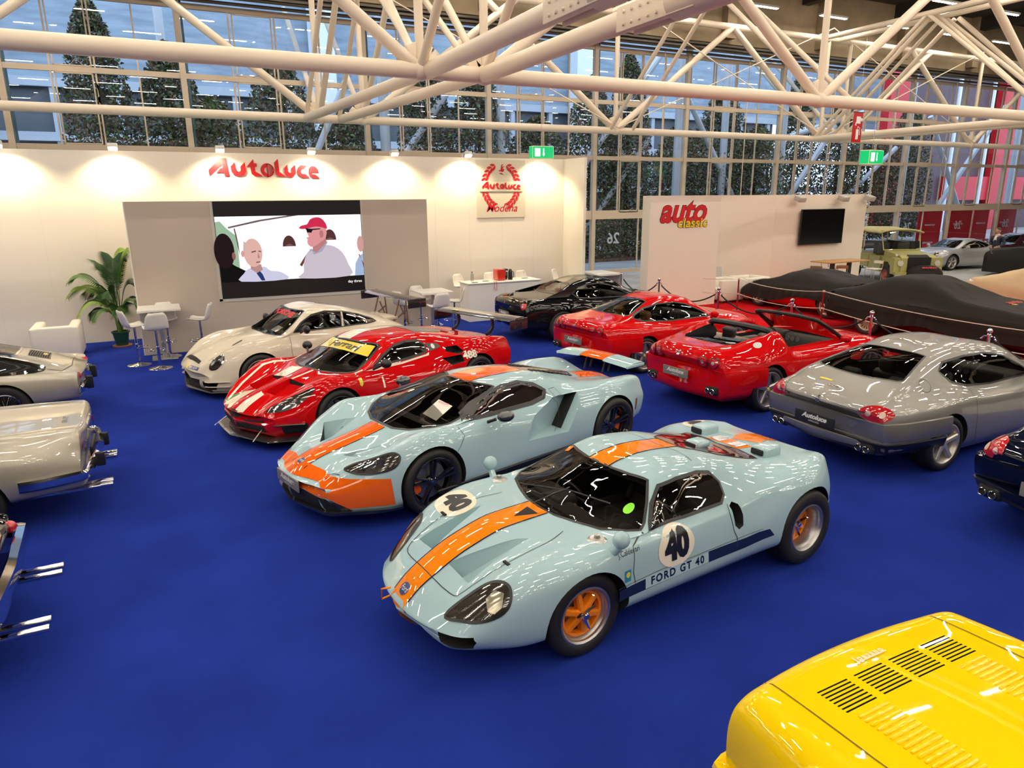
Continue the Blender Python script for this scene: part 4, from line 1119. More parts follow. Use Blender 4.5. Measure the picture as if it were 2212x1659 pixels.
c.patch([(2.36, -.12), (2.28, -.42), (1.98, -.34), (1.95, -.10)], 'T', .004, .05, mb=st); c.patch([(2.36, .02), (2.31, .20), (1.97, .16), (1.96, .06)], 'T', .004, .05, mb=st)
c.patch([(1.52, -.05), (1.52, -.36), (1.20, -.40), (1.20, -.10)], 'T', .004, .05, mb=st); c.patch([(1.52, .10), (1.52, .14), (1.20, .17), (1.20, .13)], 'T', .004, .05, mb=st)
c.patch([(.40, -.06), (.40, -.40), (-.6, -.36), (-.6, -.06)], 'T', .004, .05, mb=st)
for d in 'LR': c.patch([(.80, .815), (.1, .815), (-.38, .85), (-.45, .87), (-.42, .83), (.1, .79), (.6, .785)], d, .004, .05, mb=st)
for sd in (1, -1): c.strip([(2.2, sd * .42), (1.9, sd * .56), (1.5, sd * .70), (1.0, sd * .74), (.8, sd * .77)], 'T', .03, .005, mb=st)
P(st, 'stripe', CREAMD)
c.patch([(2.28, -.43), (2.26, -.50), (2.0, -.40), (1.98, -.35)], 'T', .004, .05, mb=gr); P(gr, 'green_stripe', mat('green_stripe', (.05, .3, .08), rough=.3, coat=1))
P(c.patch([(-.45, .42), (-1.0, .38), (-1.2, .2), (-1.2, -.2), (-1.0, -.38), (-.45, -.42)], 'T', .004, .06), 'engine_cover', mat('grey_cover', (.16, .15, .13), rough=.4))
P(c.patch([(-.44, 1.0), (-.48, .88), (-.70, .91), (-.66, .97)], 'L', .004, .05), 'quarter_panel', mat('grey_panel', (.07, .065, .06), rough=.4)); P(c.patch([(-.44, 1.0), (-.48, .88), (-.70, .91), (-.66, .97)], 'R', .004, .05), 'quarter_panel', _M['grey_panel'])
tx = MB(); c.text('488', 'L', -1.13, .74, .15, flip=True, off=.006, bold=.006, squash=1.2, mb=tx); c.text('488', 'R', -1.13, .74, .15, off=.006, bold=.006, squash=1.2, mb=tx)
c.text('1', 'L', .56, .62, .2, flip=True, off=.006, bold=.006, mb=tx); c.text('1', 'R', .56, .62, .2, off=.006, bold=.006, mb=tx); P(tx, 'side_number', CREAMD)
q = P(c.patch([(.98, .76), (.92, .76), (.92, .68), (.95, .65), (.98, .68)], 'L', .006, .03), 'shield_badge', YEL)
P(c.patch(disc((-.56, .94), .035), 'L', .008, .03), 'round_sticker', WHITE)
for sd in (1, -1):
    dv, HL = c.aim([(x, y * sd, z) for x, y, z in [(2.20, .55, .52), (2.05, .68, .50), (1.88, .80, .57), (1.70, .86, .70), (1.62, .84, .76), (1.72, .78, .73), (1.95, .66, .63)]], (.5, sd * .5, .6))
    HL = catmull(HL, 4, closed=True); b = P(c.patch(HL, dv, .003, .03), 'headlight', mat('lamp_recess', (.03, .028, .025)))
    dv, RL = c.aim([(x, y * sd, z) for x, y, z in [(2.12, .60, .53), (2.02, .69, .53), (1.94, .74, .58), (2.02, .64, .59)]], (.5, sd * .5, .6)); P(c.patch(RL, dv, .008, .03), 'lamp', CHROME, parent=b)
    q = MB(); q.tube([(.66, sd * .82, .82), (.60, sd * .93, .88)], .018, 8); q.sphere((.56, sd * .99, .91), .10, 16, 10, sc=(.75, .85, .65)); q.build('wing_mirror', BLACK, c.root)
    q = MB(); q.tube([(2.05, sd * .42, .36), (2.38, sd * .52, .14)], .006, 6); q.build('splitter_stay', ALLOY, c.root)
P(c.patch([(-.45, .42), (0, .46), (.45, .42), (.5, .22), (-.5, .22)], ('rad', 1.2), .004, .05), 'front_grille', MATTEB)
for s1 in (1, -1): P(c.patch([(s1 * .68, .30), (s1 * .98, .33), (s1 * .98, .20), (s1 * .70, .19)], ('rad', 1.2), .006, .05), 'brake_duct', MATTEB)
c.band(1.2, -.95, .95, [(.145, .0), (.145, .15), (.125, .17), (.115, .15), (.115, 0)], 'front_splitter', CARBON)
c.band(1.2, .62, .95, [(.33, .0), (.34, .05), (.33, .06), (.32, 0)], 'dive_plane', CARBON, 10)
wg = MB(); wg.add(*aero(-2.12, -.93, .93, 1.13, 1.13, .34)); w_ = wg.build('rear_wing', CARBON, c.root)
for sd in (1, -1):
    MB().rbox((-2.52, sd * .94 - .008, .97), (-2.08, sd * .94 + .008, 1.16), .006).build('wing_endplate', CARBON, w_)
    q = MB(); q.tube(catmull([(-2.05, sd * .42, .86), (-2.13, sd * .42, .90), (-2.20, sd * .42, .99), (-2.19, sd * .42, 1.13)], 4), .03, 8); q.build('wing_strut', BLACK, w_)
q = MB().add([(-2.2, -.42, 1.176), (-2.2, -.62, 1.176), (-2.32, -.52, 1.176)], [(0, 1, 2)]); q.build('wing_badge', YEL, w_, fixn=False)
DW = mat('dark_grey_wheel', (.05, .05, .05), rough=.3, metal=.5)
for sd in (1, -1):
    c.wheel(1.325, .955, .338, .28, .25, 'ten', (DW, RUBBER), sd, (YEL,)); c.wheel(-1.325, .97, .345, .31, .25, 'ten', (DW, RUBBER), sd, (YEL,))
c.cockpit(-.1, .85, .78, .18, rec=.4, hgt=.58)
q = MB(); 
for sd in (1, -1): q.tube(catmull([(-.40, sd * .5, .3), (-.38, sd * .5, .95), (.3, sd * .5, 1.0), (.8, sd * .56, .7), (.85, sd * .56, .3)], 4), .02, 6)
q.tube([(-.38, -.5, .98), (-.38, .5, .98)], .02, 6); q.build('roll_cage', ALUM, c.root)

# ------------------------------------------------------------------ cream racing coupe, rear engined
CRM = paint('cream_white_paint', (.66, .59, .46), rough=.25)
c = Car('racing_coupe', 'cream white rear-engined racing coupe with black rear wing, nearest the video wall', (2.243, 13.029, -2.909), dict(
    x0=-2.12, x1=2.12, W=.93, rf=.14, rr=.14, zf=.40, zr=.50, emf=.45, emr=.5, bow=.36, bowr=.25, bfx=1.1, brx=-1.2, ye=.03,
    lines=[
        (0, [(-2.12, .60), (-1.95, .74), (-1.6, .90), (-1.0, 1.12), (-.5, 1.25), (-.05, 1.305), (.16, 1.27), (.45, 1.11), (.80, .92), (1.2, .86), (1.6, .77), (1.9, .65), (2.12, .50)]),
        ([(-2.12, .40), (-1.5, .42), (-.9, .50), (-.1, .56), (.16, .55), (.45, .62), (.72, .68), (1.1, .50), (1.6, .42), (2.12, .36)], [(-2.12, .58), (-1.6, .87), (-1, 1.06), (-.5, 1.20), (-.1, 1.25), (.16, 1.215), (.45, 1.03), (.72, .885), (1.1, .82), (1.6, .71), (1.9, .60), (2.12, .47)]),
        ([(-2.12, .60), (-1.2, .78), (-.6, .73), (.3, .725), (.75, .735), (1.2, .73), (1.7, .68), (1.95, .6), (2.12, .5)], [(-2.12, .58), (-1.6, .83), (-1.1, .915), (-.5, .91), (.3, .88), (.75, .865), (1.2, .865), (1.6, .79), (1.85, .67), (2.0, .56), (2.12, .46)]),
        ([(-2.12, .72), (-1.6, .84), (-1.18, .91), (-.5, .81), (.6, .81), (1.18, .88), (1.7, .80), (2.12, .60)], [(-2.12, .54), (-1.6, .72), (-1.18, .76), (-.5, .74), (1.18, .74), (1.7, .64), (2.12, .42)]),
        ([(-2.12, .80), (-1.6, .90), (-1.18, .955), (-.5, .86), (.6, .86), (1.18, .93), (1.75, .86), (2.12, .68)], [(-2.12, .44), (-1.18, .52), (1.18, .5), (2.12, .36)]),
        ([(-2.12, .80), (-1.18, .94), (-.5, .85), (.6, .85), (1.18, .92), (1.75, .88), (2.12, .70)], [(-2.12, .32), (-1.18, .3), (1.18, .28), (2.12, .22)]),
        ([(-2.12, .68), (-1, .8), (.9, .8), (1.75, .82), (2.12, .64)], [(-2.12, .25), (-1, .16), (.9, .14), (2.12, .12)])]))
c.make_body([CRM, MATTEB])
for x, r, z in ((1.178, .37, .335), (-1.178, .38, .34)): c.arch(x, r, z, .5)
c.cavity(-1.0, .74, .2, 2, .045)
W9 = [(.85, 0), (.83, .28), (.76, .52), (.70, .64), (.50, .595), (.30, .535), (.17, .48), (.23, .28), (.25, 0)]; W9 += [(a, -b) for a, b in W9[-2:0:-1]]
S9 = [(.50, .93), (.32, 1.07), (.1, 1.18), (-.15, 1.215), (-.5, 1.17), (-.8, 1.09), (-1.05, .995), (-1.10, .95), (-.9, .93), (-.3, .925)]
c.hole(W9, 'T', .80, 2); c.hole(S9, 'S', .25, 1.3)
c.hole([(-.42, .30), (-.38, .155), (.38, .155), (.42, .30)], 'F', 1.98, 3, 1)
for s1 in (1, -1): c.hole([(s1 * .76, .28), (s1 * .72, .16), (s1 * .50, .15), (s1 * .50, .29)][::s1], 'F', 1.75, 3, 1)
c.finish(); P = c.part
P(c.patch(W9, 'T', .001, .06), 'windscreen', CARGLASS); P(c.strip(W9, 'T', .025, .003, closed=True), 'windscreen_seal', BLACK)
c.pane(S9, 'L', 'side_window', rw=.022, both=True)
for d in 'LR': P(c.strip([(-.42, .93), (-.47, 1.17)], d, .035, .006), 'door_pillar', CRM)
P(c.text('PORSCHE', 'T', .34, 0, .13, ang=PI / 2, off=.006, bold=.008, squash=1.3), 'sunstrip_lettering', mat('red_ink', (.6, .02, .03)))
P(c.patch([(1.98, .34), (2.02, 0), (1.98, -.34), (1.93, -.32), (1.95, 0), (1.93, .32)], 'T', .005, .04), 'nose_slot', MATTEB)
for s1 in (1, -1): P(c.patch([(1.42, s1 * .34), (1.22, s1 * .28), (1.22, s1 * .245), (1.40, s1 * .31)], 'T', .005, .04), 'bonnet_vent', MATTEB)
for sd in (1, -1):
    dv, HL = c.aim([(x, y * sd, z) for x, y, z in [(1.98, .66, .56), (1.90, .73, .56), (1.78, .765, .66), (1.74, .73, .74), (1.80, .665, .745), (1.92, .63, .66)]], (.7, sd * .25, .6))
    HL = catmull(HL, 4, closed=True); b = P(c.patch(HL, dv, .003, .03), 'headlight', mat('lamp_recess', (.03, .028, .025))); P(c.strip(HL, dv, .014, .006, closed=True), 'headlight_rim', CHROME, parent=b)
    dv, RL = c.aim([(x, y * sd, z) for x, y, z in [(1.90, .68, .62), (1.86, .73, .62), (1.80, .72, .69), (1.84, .67, .69)]], (.7, sd * .25, .6)); P(c.patch(RL, dv, .008, .03), 'lamp', CHROME, parent=b)
    P(c.patch([(sd * .34, .42), (sd * .60, .41), (sd * .62, .36), (sd * .36, .365)], 'F', .006, .03), 'indicator', mat('pale_lens', (.6, .56, .48), rough=.15, coat=1))
    q = MB(); q.tube([(.40, sd * .78, .92), (.36, sd * .84, .96)], .018, 8); q.sphere((.34, sd * .90, .985), .095, 16, 10, sc=(.6, .95, .75)); q.build('wing_mirror', BLACK, c.root)
bd = P(c.patch([(.16, .51), (.44, .50), (.44, .455), (.16, .465)], 'F', .005, .03), 'sponsor_sticker', mat('badge_blue', (.03, .06, .2)))
P(c.text('MICHELIN', 'F', .30, .482, .042, off=.008, squash=.95), 'sticker_lettering', WHITE, parent=bd)
P(c.patch([(.06, .52), (.14, .515), (.14, .46), (.08, .46)], 'F', .005, .03), 'yellow_sticker', YEL)
c.band(1.1, -1.0, 1.0, [(.14, .0), (.14, .05), (.12, .06), (.11, .05), (.11, 0)], 'front_splitter', BLACK)
for k in (0, 1): c.band(1.1, .60, .98, [(.30 - k * .08, .0), (.31 - k * .08, .045), (.295 - k * .08, .05), (.285 - k * .08, 0)], 'dive_plane', CRM, 10); c.band(1.1, -.98, -.60, [(.30 - k * .08, .0), (.31 - k * .08, .045), (.295 - k * .08, .05), (.285 - k * .08, 0)], 'dive_plane', CRM, 10)
wg = MB(); wg.add(*aero(-1.72, -.90, .90, 1.26, 1.26, .32)); w_ = wg.build('rear_wing', CARBON, c.root)
BRZ = mat('bronze_bracket', (.30, .18, .12), rough=.4, metal=.6)
for sd in (1, -1):
    MB().rbox((-2.08, sd * .91 - .008, 1.13), (-1.68, sd * .91 + .008, 1.30), .006).build('wing_endplate', CARBON, w_)
    q = MB(); 
    for a, b in (((-1.66, .82), (-1.80, 1.25)), ((-1.98, .72), (-1.94, 1.24)), ((-1.66, .84), (-1.95, 1.02)), ((-1.98, .74), (-1.82, 1.12))): q.rbox((-.013, -.012, 0), (.013, .012, math.hypot(b[0] - a[0], b[1] - a[1])), .004, M=Matrix.Translation((a[0], sd * .40, a[1])) @ Matrix.Rotation(math.atan2(b[0] - a[0], b[1] - a[1]), 4, 'Y'))
    q.build('wing_bracket', BRZ, w_)
q = MB(); h, n = c.cast(-1.6, 0, 'T'); q.rbox((-1.75, -.42, .87), (-1.42, .42, .93), .02); q.build('engine_lid_vent', CRM, c.root)
for sd in (1, -1): c.wheel(1.178, .915, .335, .27, .245, 'bbs', (ALLOY, RUBBER), sd, (DW,)); c.wheel(-1.178, .94, .34, .31, .245, 'bbs', (ALLOY, RUBBER), sd, (DW,))
c.cockpit(-.15, .62, .86, .2, rec=.35, hgt=.6)
q = MB()
for sd in (1, -1): q.tube(catmull([(-.55, sd * .5, .3), (-.50, sd * .5, 1.08), (.1, sd * .48, 1.15), (.55, sd * .55, .85), (.62, sd * .56, .4)], 4), .02, 6); q.tube([(-.50, sd * .5, 1.05), (-1.0, sd * .42, .6)], .02, 6)
q.tube([(-.50, -.5, 1.1), (-.50, .5, 1.1)], .02, 6); q.tube([(-.50, -.5, 1.05), (-.50, .5, .5)], .02, 6); q.build('roll_cage', WHITE, c.root)
P(c.strip([(.58, .88), (.60, .6), (.56, .35)], 'L', .006, .004), 'panel_gaps', LINE)
q = MB().add([(.70, .45, .93), (.70, .22, .935), (.56, .22, 1.0), (.56, .45, .99)], [(0, 1, 2, 3)]); q.build('price_sheet', WHITE, c.root)
# ------------------------------------------------------------------ cars cut by the left edge, tails to the right
SIL = paint('warm_silver_paint', (.46, .42, .34), metal=.5, rough=.32)
def classic(name, label, pose, col, T, N, lines, arches, extra):
    c = Car(name, label, pose, dict(x0=T, x1=N, W=.85, rf=.15, rr=.08, zf=.5, zr=.62, emf=.5, emr=.75, bow=.2, bowr=.10, bfx=1.2, brx=-1.3, ye=.02, lines=lines))
    c.make_body([col, MATTEB])
    for x, r, z in arches: c.arch(x, r, z, .45)
    extra(c, 0); c.finish(); extra(c, 1)
    return c
def low_lines(T, N, c0, c1, c2, w=.84, zw=.55):
    return [(0, c0), c1, c2,
            ([(T, w - .14), (T + .5, w - .05), (0, w - .03), (1.4, w - .04), (N, w - .18)], [(T, .74), (-1.3, .76), (0, .76), (1.4, .74), (N, .66)]),
            ([(T, w - .08), (T + .5, w), (0, w), (1.4, w), (N, w - .12)], [(T, zw), (N, zw - .05)]),
            ([(T, w - .12), (T + .5, w - .03), (0, w - .02), (1.4, w - .03), (N, w - .15)], [(T, .38), (N, .34)]),
            ([(T, w - .2), (-1, w - .1), (1, w - .1), (N, w - .22)], [(T, .34), (-1.3, .26), (-1, .2), (1, .2), (N, .26)])]
def silver_sedan(c, st):
    WS_ = [(1.0, 0), (.95, .4), (.80, .62), (.40, .56), (.36, 0)]; WS_ += [(a, -b) for a, b in WS_[-2:0:-1]]
    RW_ = [(-.78, 0), (-.80, .35), (-.86, .50), (-1.22, .60), (-1.32, .5), (-1.36, 0)]; RW_ += [(a, -b) for a, b in RW_[-2:0:-1]]
    SW_ = [(.78, .86), (.42, 1.16), (0, 1.24), (-.5, 1.22), (-.85, 1.13), (-1.05, .98), (-1.08, .87), (0, .85)]
    if st == 0:
        c.cavity(-1.25, .8, .25, 2, .05); c.hole(WS_, 'T', .84, 2); c.hole(RW_, 'T', .86, 2); c.hole(SW_, 'S', .2, 1.3); return
    c.part(c.patch(WS_, 'T', .001, .08), 'windscreen', CARGLASS); c.part(c.patch(RW_, 'T', .001, .08), 'rear_window', CARGLASS)
    c.part(c.strip(RW_, 'T', .035, .005, closed=True, smooth=3), 'window_trim', CHROME)
    c.pane(SW_, 'L', 'side_window', rim=CHROME, rw=.02, both=True)
    pl = MB(); c.strip([(-1.46, .54), (-2.28, .56)], 'T', .006, smooth=0, mb=pl); c.strip([(-1.46, -.54), (-2.28, -.56)], 'T', .006, mb=pl); c.strip([(-1.46, -.54), (-1.42, 0), (-1.46, .54)], 'T', .006, mb=pl)
    c.strip([(-1.15, .80), (-1.45, .81), (-1.47, .72), (-1.17, .71)], 'R', .005, closed=True, mb=pl); c.part(pl, 'panel_gaps', LINE)
    c.part(c.text('330 GT', 'T', -2.16, .22, .07, ang=-PI / 2, off=.004), 'deck_badge', CHROME)
    for sd in (1, -1):
        b = MB()
        c.band(-1.6, PI - 1.38 if sd > 0 else PI + .2, PI - .2 if sd > 0 else PI + 1.38, [(.52, .02), (.555, .055), (.535, .085), (.47, .085), (.445, .05), (.47, .02)], 'rear_bumper', CHROME, 24)
        MB().rbox((-2.47, sd * .36 - .02, .43), (-2.38, sd * .36 + .02, .585), .018).build('overrider', BLACK, c.root)
        q = MB()
        for k, (yy, m_) in enumerate(((.60, 0), (.50, 1), (.40, 2))):
            o = c.part(c.patch(disc((sd * yy, .73), .045, .055), 'B', .02, .03), 'tail_light', (TAILR, mat('amber_lens', (.35, .09, .01)), TAILR)[m_]); c.part(c.strip(disc((sd * yy, .73), .05, .06), 'B', .012, .024, closed=True), 'lamp_rim', CHROME, parent=o)
        for k in (0, 1):
            q = MB(); yy = sd * (.42 + k * .11); q.tube([(-1.7, yy, .27), (-2.30, yy, .27), (-2.52, yy, .275)], [.03, .03, .034], 12); q.build('exhaust_tip', CHROME, c.root)
    MB().rbox((-2.36, -.25, .5), (-2.33, .25, .62), .005).build('number_plate', BLACK, c.root)
    c.part(c.strip([(-2.335, -.66), (-2.35, 0), (-2.335, .66)], 'T', .012, .004), 'deck_edge_trim', CHROME)
    c.cockpit(-.2, .6, .84, .25, yw=.34, m=mat('dark_leather', (.05, .02, .01)))
    for x in (1.3, -1.3):
        for sd in (1, -1): c.wheel(x, .80, .33, .2, .2, 'wire', (CHROME, RUBBER), sd, disc=False)
classic('classic_coupe', 'silver 1960s coupe with square boot and chrome bumpers, second from front at the left edge', (-3.22, 8.50, PI), SIL, -2.36, 2.4,
    low_lines(-2.36, 2.4, [(-2.36, .93), (-2.2, .945), (-1.5, .95), (-1.36, .96), (-1.1, 1.06), (-.8, 1.23), (-.4, 1.31), (.1, 1.32), (.4, 1.26), (1.0, .92), (1.5, .88), (2.2, .76), (2.4, .7)],
        ([(-2.36, .42), (-1.36, .52), (-.8, .54), (.4, .56), (.8, .62), (1.1, .5), (2.4, .4)], [(-2.36, .925), (-1.4, .94), (-1.1, 1.02), (-.8, 1.18), (-.3, 1.26), (.4, 1.22), (.8, .93), (1.1, .88), (2.4, .68)]),
        ([(-2.36, .62), (-1.36, .68), (-.5, .72), (1.0, .70), (2.4, .58)], [(-2.36, .92), (-1.5, .935), (-.8, .89), (.6, .85), (1.3, .84), (2.4, .66)])),
    [(1.3, .36, .33), (-1.3, .37, .33)], silver_sedan)
def silver_fast(c, st):
    WS_ = [(.95, 0), (.9, .4), (.74, .60), (.36, .54), (.32, 0)]; WS_ += [(a, -b) for a, b in WS_[-2:0:-1]]
    RW_ = [(-.70, 0), (-.72, .38), (-1.30, .40), (-1.36, .3), (-1.38, 0)]; RW_ += [(a, -b) for a, b in RW_[-2:0:-1]]
    SW_ = [(.72, .84), (.40, 1.10), (0, 1.17), (-.6, 1.14), (-1.1, 1.02), (-1.66, .84), (-1.60, .80), (-.6, .82)]
    if st == 0:
        c.cavity(-1.3, .75, .25, 2, .05); c.hole(WS_, 'T', .82, 2); c.hole(RW_, 'T', .9, 2); c.hole([(.72, .84), (.40, 1.10), (0, 1.17), (-.6, 1.14), (-1.1, 1.02), (-1.1, .82)], 'S', .2, 1.3); return
    c.part(c.patch(WS_, 'T', .001, .08), 'windscreen', CARGLASS); o = c.part(c.patch(RW_, 'T', .001, .08), 'rear_window', CARGLASS); c.part(c.strip(RW_, 'T', .03, .005, closed=True), 'window_trim', CHROME, parent=o)
    for d in 'LR':
        o = c.part(c.patch(SW_, d, .003, .06, smooth=3), 'side_window', mat('dark_side_glass', (.02, .022, .022), rough=.04, coat=1)); c.part(c.strip(SW_, d, .026, .006, closed=True, smooth=3), 'window_trim', CHROME, parent=o)
    v = MB()
    for k in range(9): c.strip([(-1.50 - k * .028, -.16), (-1.50 - k * .028, .22)], 'T', .016, .006, mb=v)
    gr = c.part(c.patch([(-1.47, -.18), (-1.74, -.18), (-1.76, .24), (-1.49, .24)], 'T', .003, .04), 'rear_vent', mat('vent_grey', (.12, .11, .09))); c.part(v, 'vent_slats', MATTEB, parent=gr); c.part(c.patch(disc((-1.68, .02), .03, .075), 'T', .01, .03), 'vent_badge', mat('brass_badge', (.7, .5, .12), rough=.25, metal=.5), parent=gr)
    for sd in (1, -1):
        c.band(-1.5, PI - .92 if sd > 0 else PI + .30, PI - .30 if sd > 0 else PI + .92, [(.50, .02), (.55, .06), (.53, .10), (.46, .10), (.43, .05), (.46, .02)], 'rear_bumper', CHROME, 24)
        MB().rbox((-2.27, sd * .38 - .022, .40), (-2.17, sd * .38 + .022, .60), .02).build('overrider', BLACK, c.root)
        q = MB(); q.sphere((-2.10, sd * .60, .66), .055, 14, 10); q.build('tail_light', TAILR, c.root); q = MB(); q.sphere((-2.06, sd * .70, .64), .05, 14, 10); q.build('indicator', mat('amber_bright', (.7, .16, .01), rough=.15, coat=1), c.root)
        c.part(c.patch(disc((-1.15, .70), .03, .045), 'L' if sd > 0 else 'R', .004, .02), 'side_emblem', CHROME)
    c.part(c.strip([(-1.70, .62), (-1.92, .60), (-2.02, .3), (-2.02, -.3), (-1.92, -.60), (-1.70, -.62)], 'T', .008), 'panel_gaps', LINE)
    c.cockpit(-.1, .6, .82, .25, yw=.34)
    for x in (1.2, -1.2):
        for sd in (1, -1): c.wheel(x, .80, .32, .2, .2, 'wire', (CHROME, RUBBER), sd, disc=False)
classic('classic_coupe', 'silver fastback classic with long side window and badged rear vent, furthest at the left edge', (-3.36, 12.35, PI), SIL, -2.18, 2.2,
    low_lines(-2.18, 2.2, [(-2.18, .70), (-2.0, .80), (-1.6, .93), (-1.2, 1.05), (-.7, 1.18), (-.2, 1.24), (.2, 1.22), (.34, 1.17), (.95, .88), (1.5, .84), (2.2, .66)],
        ([(-2.18, .38), (-1.4, .45), (-.7, .50), (.34, .54), (.74, .60), (1.1, .5), (2.2, .4)], [(-2.18, .69), (-1.6, .90), (-1.2, 1.0), (-.7, 1.13), (0, 1.19), (.34, 1.12), (.74, .88), (1.1, .84), (2.2, .64)]),
        ([(-2.18, .58), (-1.4, .68), (-.5, .71), (1.0, .69), (2.2, .58)], [(-2.18, .68), (-1.7, .80), (-1.2, .84), (-.5, .83), (.6, .82), (1.3, .82), (2.2, .64)])),
    [(1.2, .35, .33), (-1.2, .35, .33)], silver_fast)
def dark_classic(c, st):
    WS_ = [(.95, 0), (.9, .4), (.74, .60), (.36, .54), (.32, 0)]; WS_ += [(a, -b) for a, b in WS_[-2:0:-1]]
    if st == 0: return
    c.part(c.patch(WS_, 'T', .003, .08), 'windscreen', mat('dark_side_glass', (.02, .022, .022)))
    c.band(-1.3, PI - 1.0, PI + 1.0, [(.52, .02), (.60, .06), (.585, .12), (.53, .14), (.45, .12), (.43, .06), (.47, .02)], 'rear_bumper', CHROME, 44)
    for sd in (1, -1):
        for k in (0, 1):
            q = MB(); yy = sd * (.36 + k * .12); q.tube([(-1.7, yy, .27), (-2.22, yy, .28), (-2.42, yy, .28)], [.026, .026, .03], 12); q.build('exhaust_tip', CHROME, c.root)
        q = MB(); q.sphere((-2.10, sd * .56, .66), .05, 14, 10); q.build('tail_light', TAILR, c.root)
        for x in (1.2, -1.2): c.wheel(x, .80, .32, .2, .2, 'wire', (CHROME, RUBBER), sd, disc=False)
classic('classic_car', 'dark classic car with curved chrome rear bumper and exhaust pipes, nearest at the left edge', (-3.40, 5.72, PI), BLK, -2.14, 2.2,
    low_lines(-2.14, 2.2, [(-2.14, .74), (-2.0, .80), (-1.6, .86), (-1.2, .92), (-.7, 1.10), (-.2, 1.20), (.2, 1.19), (.34, 1.14), (.95, .88), (1.5, .84), (2.2, .66)],
        ([(-2.14, .38), (-1.4, .45), (-.7, .50), (.34, .54), (.74, .60), (1.1, .5), (2.2, .4)], [(-2.14, .73), (-1.6, .85), (-1.2, .9), (-.7, 1.06), (0, 1.15), (.34, 1.10), (.74, .88), (1.1, .84), (2.2, .64)]),
        ([(-2.14, .58), (-1.4, .68), (-.5, .71), (1.0, .69), (2.2, .58)], [(-2.14, .70), (-1.7, .80), (-1.2, .84), (-.5, .83), (.6, .82), (1.3, .82), (2.2, .64)]), w=.80),
    [(1.2, .35, .33), (-1.2, .35, .33)], dark_classic)

# ------------------------------------------------------------------ yellow mid-engined car, bottom right
YP = paint('yellow_paint', (.93, .62, .003), rough=.22)
c = Car('sports_car', 'bright yellow sports car with slotted engine cover in the bottom right corner', (2.97, .05, -PI / 2 + .005), dict(
    x0=-2.06, x1=2.3, W=.90, rf=.2, rr=.10, zf=.4, zr=.62, emf=.3, emr=.7, bow=.4, bowr=.10, bfx=1.2, brx=-1.5, ye=.02, sharp=(),
    lines=[
        (0, [(-2.06, .88), (-1.95, .905), (-1.2, .945), (-.6, .96), (-.35, 1.02), (.1, 1.12), (.3, 1.12), (1.1, .80), (1.6, .70), (2.3, .45)]),
        ([(-2.06, .52), (-.6, .56), (.3, .52), (1.0, .6), (2.3, .4)], [(-2.06, .875), (-1.95, .90), (-1.2, .935), (-.6, .945), (-.3, 1.0), (.1, 1.08), (.3, 1.06), (1.0, .80), (1.6, .69), (2.3, .44)]),
        ([(-2.06, .74), (-1.2, .78), (-.4, .76), (.5, .74), (1.2, .72), (2.3, .55)], [(-2.06, .87), (-1.95, .895), (-1.2, .925), (-.6, .90), (-.3, .86), (.6, .80), (1.2, .80), (2.3, .44)]),
        ([(-2.06, .82), (-1.2, .88), (-.4, .84), (1.2, .86), (2.3, .62)], [(-2.06, .80), (-1.2, .82), (1.2, .72), (2.3, .42)]),
        ([(-2.06, .83), (-1.2, .92), (-.4, .88), (1.2, .90), (2.3, .66)], [(-2.06, .60), (1.2, .52), (2.3, .38)]),
        ([(-2.06, .80), (-1.2, .90), (1.2, .88), (2.3, .62)], [(-2.06, .42), (-1.2, .32), (2.3, .26)]),
        ([(-2.06, .7), (-1, .78), (1.6, .74), (2.3, .5)], [(-2.06, .36), (-1.2, .2), (1.8, .16), (2.3, .2)])]))
c.make_body([YP, MATTEB])
for x in (1.22, -1.22): c.arch(x, .36, .33, .5)
for gi, yc in enumerate((-.375, -.125, .125, .375)):     # four groups of open slots
    for k in range(8):
        x = -1.79 + k * .022
        c.hole([(x - .0045, yc - .10), (x + .0045, yc - .10), (x + .0045, yc + .10), (x - .0045, yc + .10)], 'T', .86, 1.2)
c.finish(); P = c.part
q = MB()
for sd in (1, -1):       # raised ribs along both sides
    for k in range(24):
        x = -1.585 + k * .030; y = sd * .36
        h, n = c.cast(x, y, 'T'); q.rbox((x - .009, y - .10, h.z - .006), (x + .009, y + .10, h.z + .008), .0085)
q.build('cover_ribs', YP, c.root)
pl = MB()
for sd in (1, -1):
    c.strip([(-1.99, sd * .60), (-1.4, sd * .615), (-.7, sd * .60)], 'T', .007, mb=pl); c.strip([(-1.12, sd * .612), (-1.10, sd * .56), (-.6, sd * .55)], 'T', .006, mb=pl)
P(pl, 'panel_gaps', mat('dark_yellow_gap', (.12, .07, .0), rough=.8))
sc_ = MB(); c.text('loesano', 'T', -1.865, -.025, .05, ang=PI / 2, off=.007, space=1.3, bold=.002, mb=sc_); c.strip([(-1.845, -.13), (-1.845, .08)], 'T', .010, .007, mb=sc_); P(sc_, 'deck_script', mat('pale_script', (.75, .66, .4), rough=.3, metal=.4))
P(c.patch([(-.70, .70), (.70, .70), (.70, .60), (-.70, .60)], 'B', .004, .05), 'rear_grille', BLACK)
gq = MB()
for k in range(5): c.strip([(-.78, .54 + k * .05), (.78, .54 + k * .05)], 'B', .02, .02, mb=gq)
P(gq, 'rear_grille_slats', BLACK)
c.band(-1.0, PI - 1.0, PI + 1.0, [(.50, .0), (.50, .06), (.47, .075), (.34, .07), (.32, .0)], 'rear_bumper', YP, 40)
for sd in (1, -1):
    for x in (1.22, -1.22): c.wheel(x, .88, .32, .24, .22, 'five', (ALLOY, RUBBER), sd)
WSy = [(1.02, 0), (.98, .4), (.86, .60), (.36, .50), (.34, 0)]; WSy += [(a, -b) for a, b in WSy[-2:0:-1]]
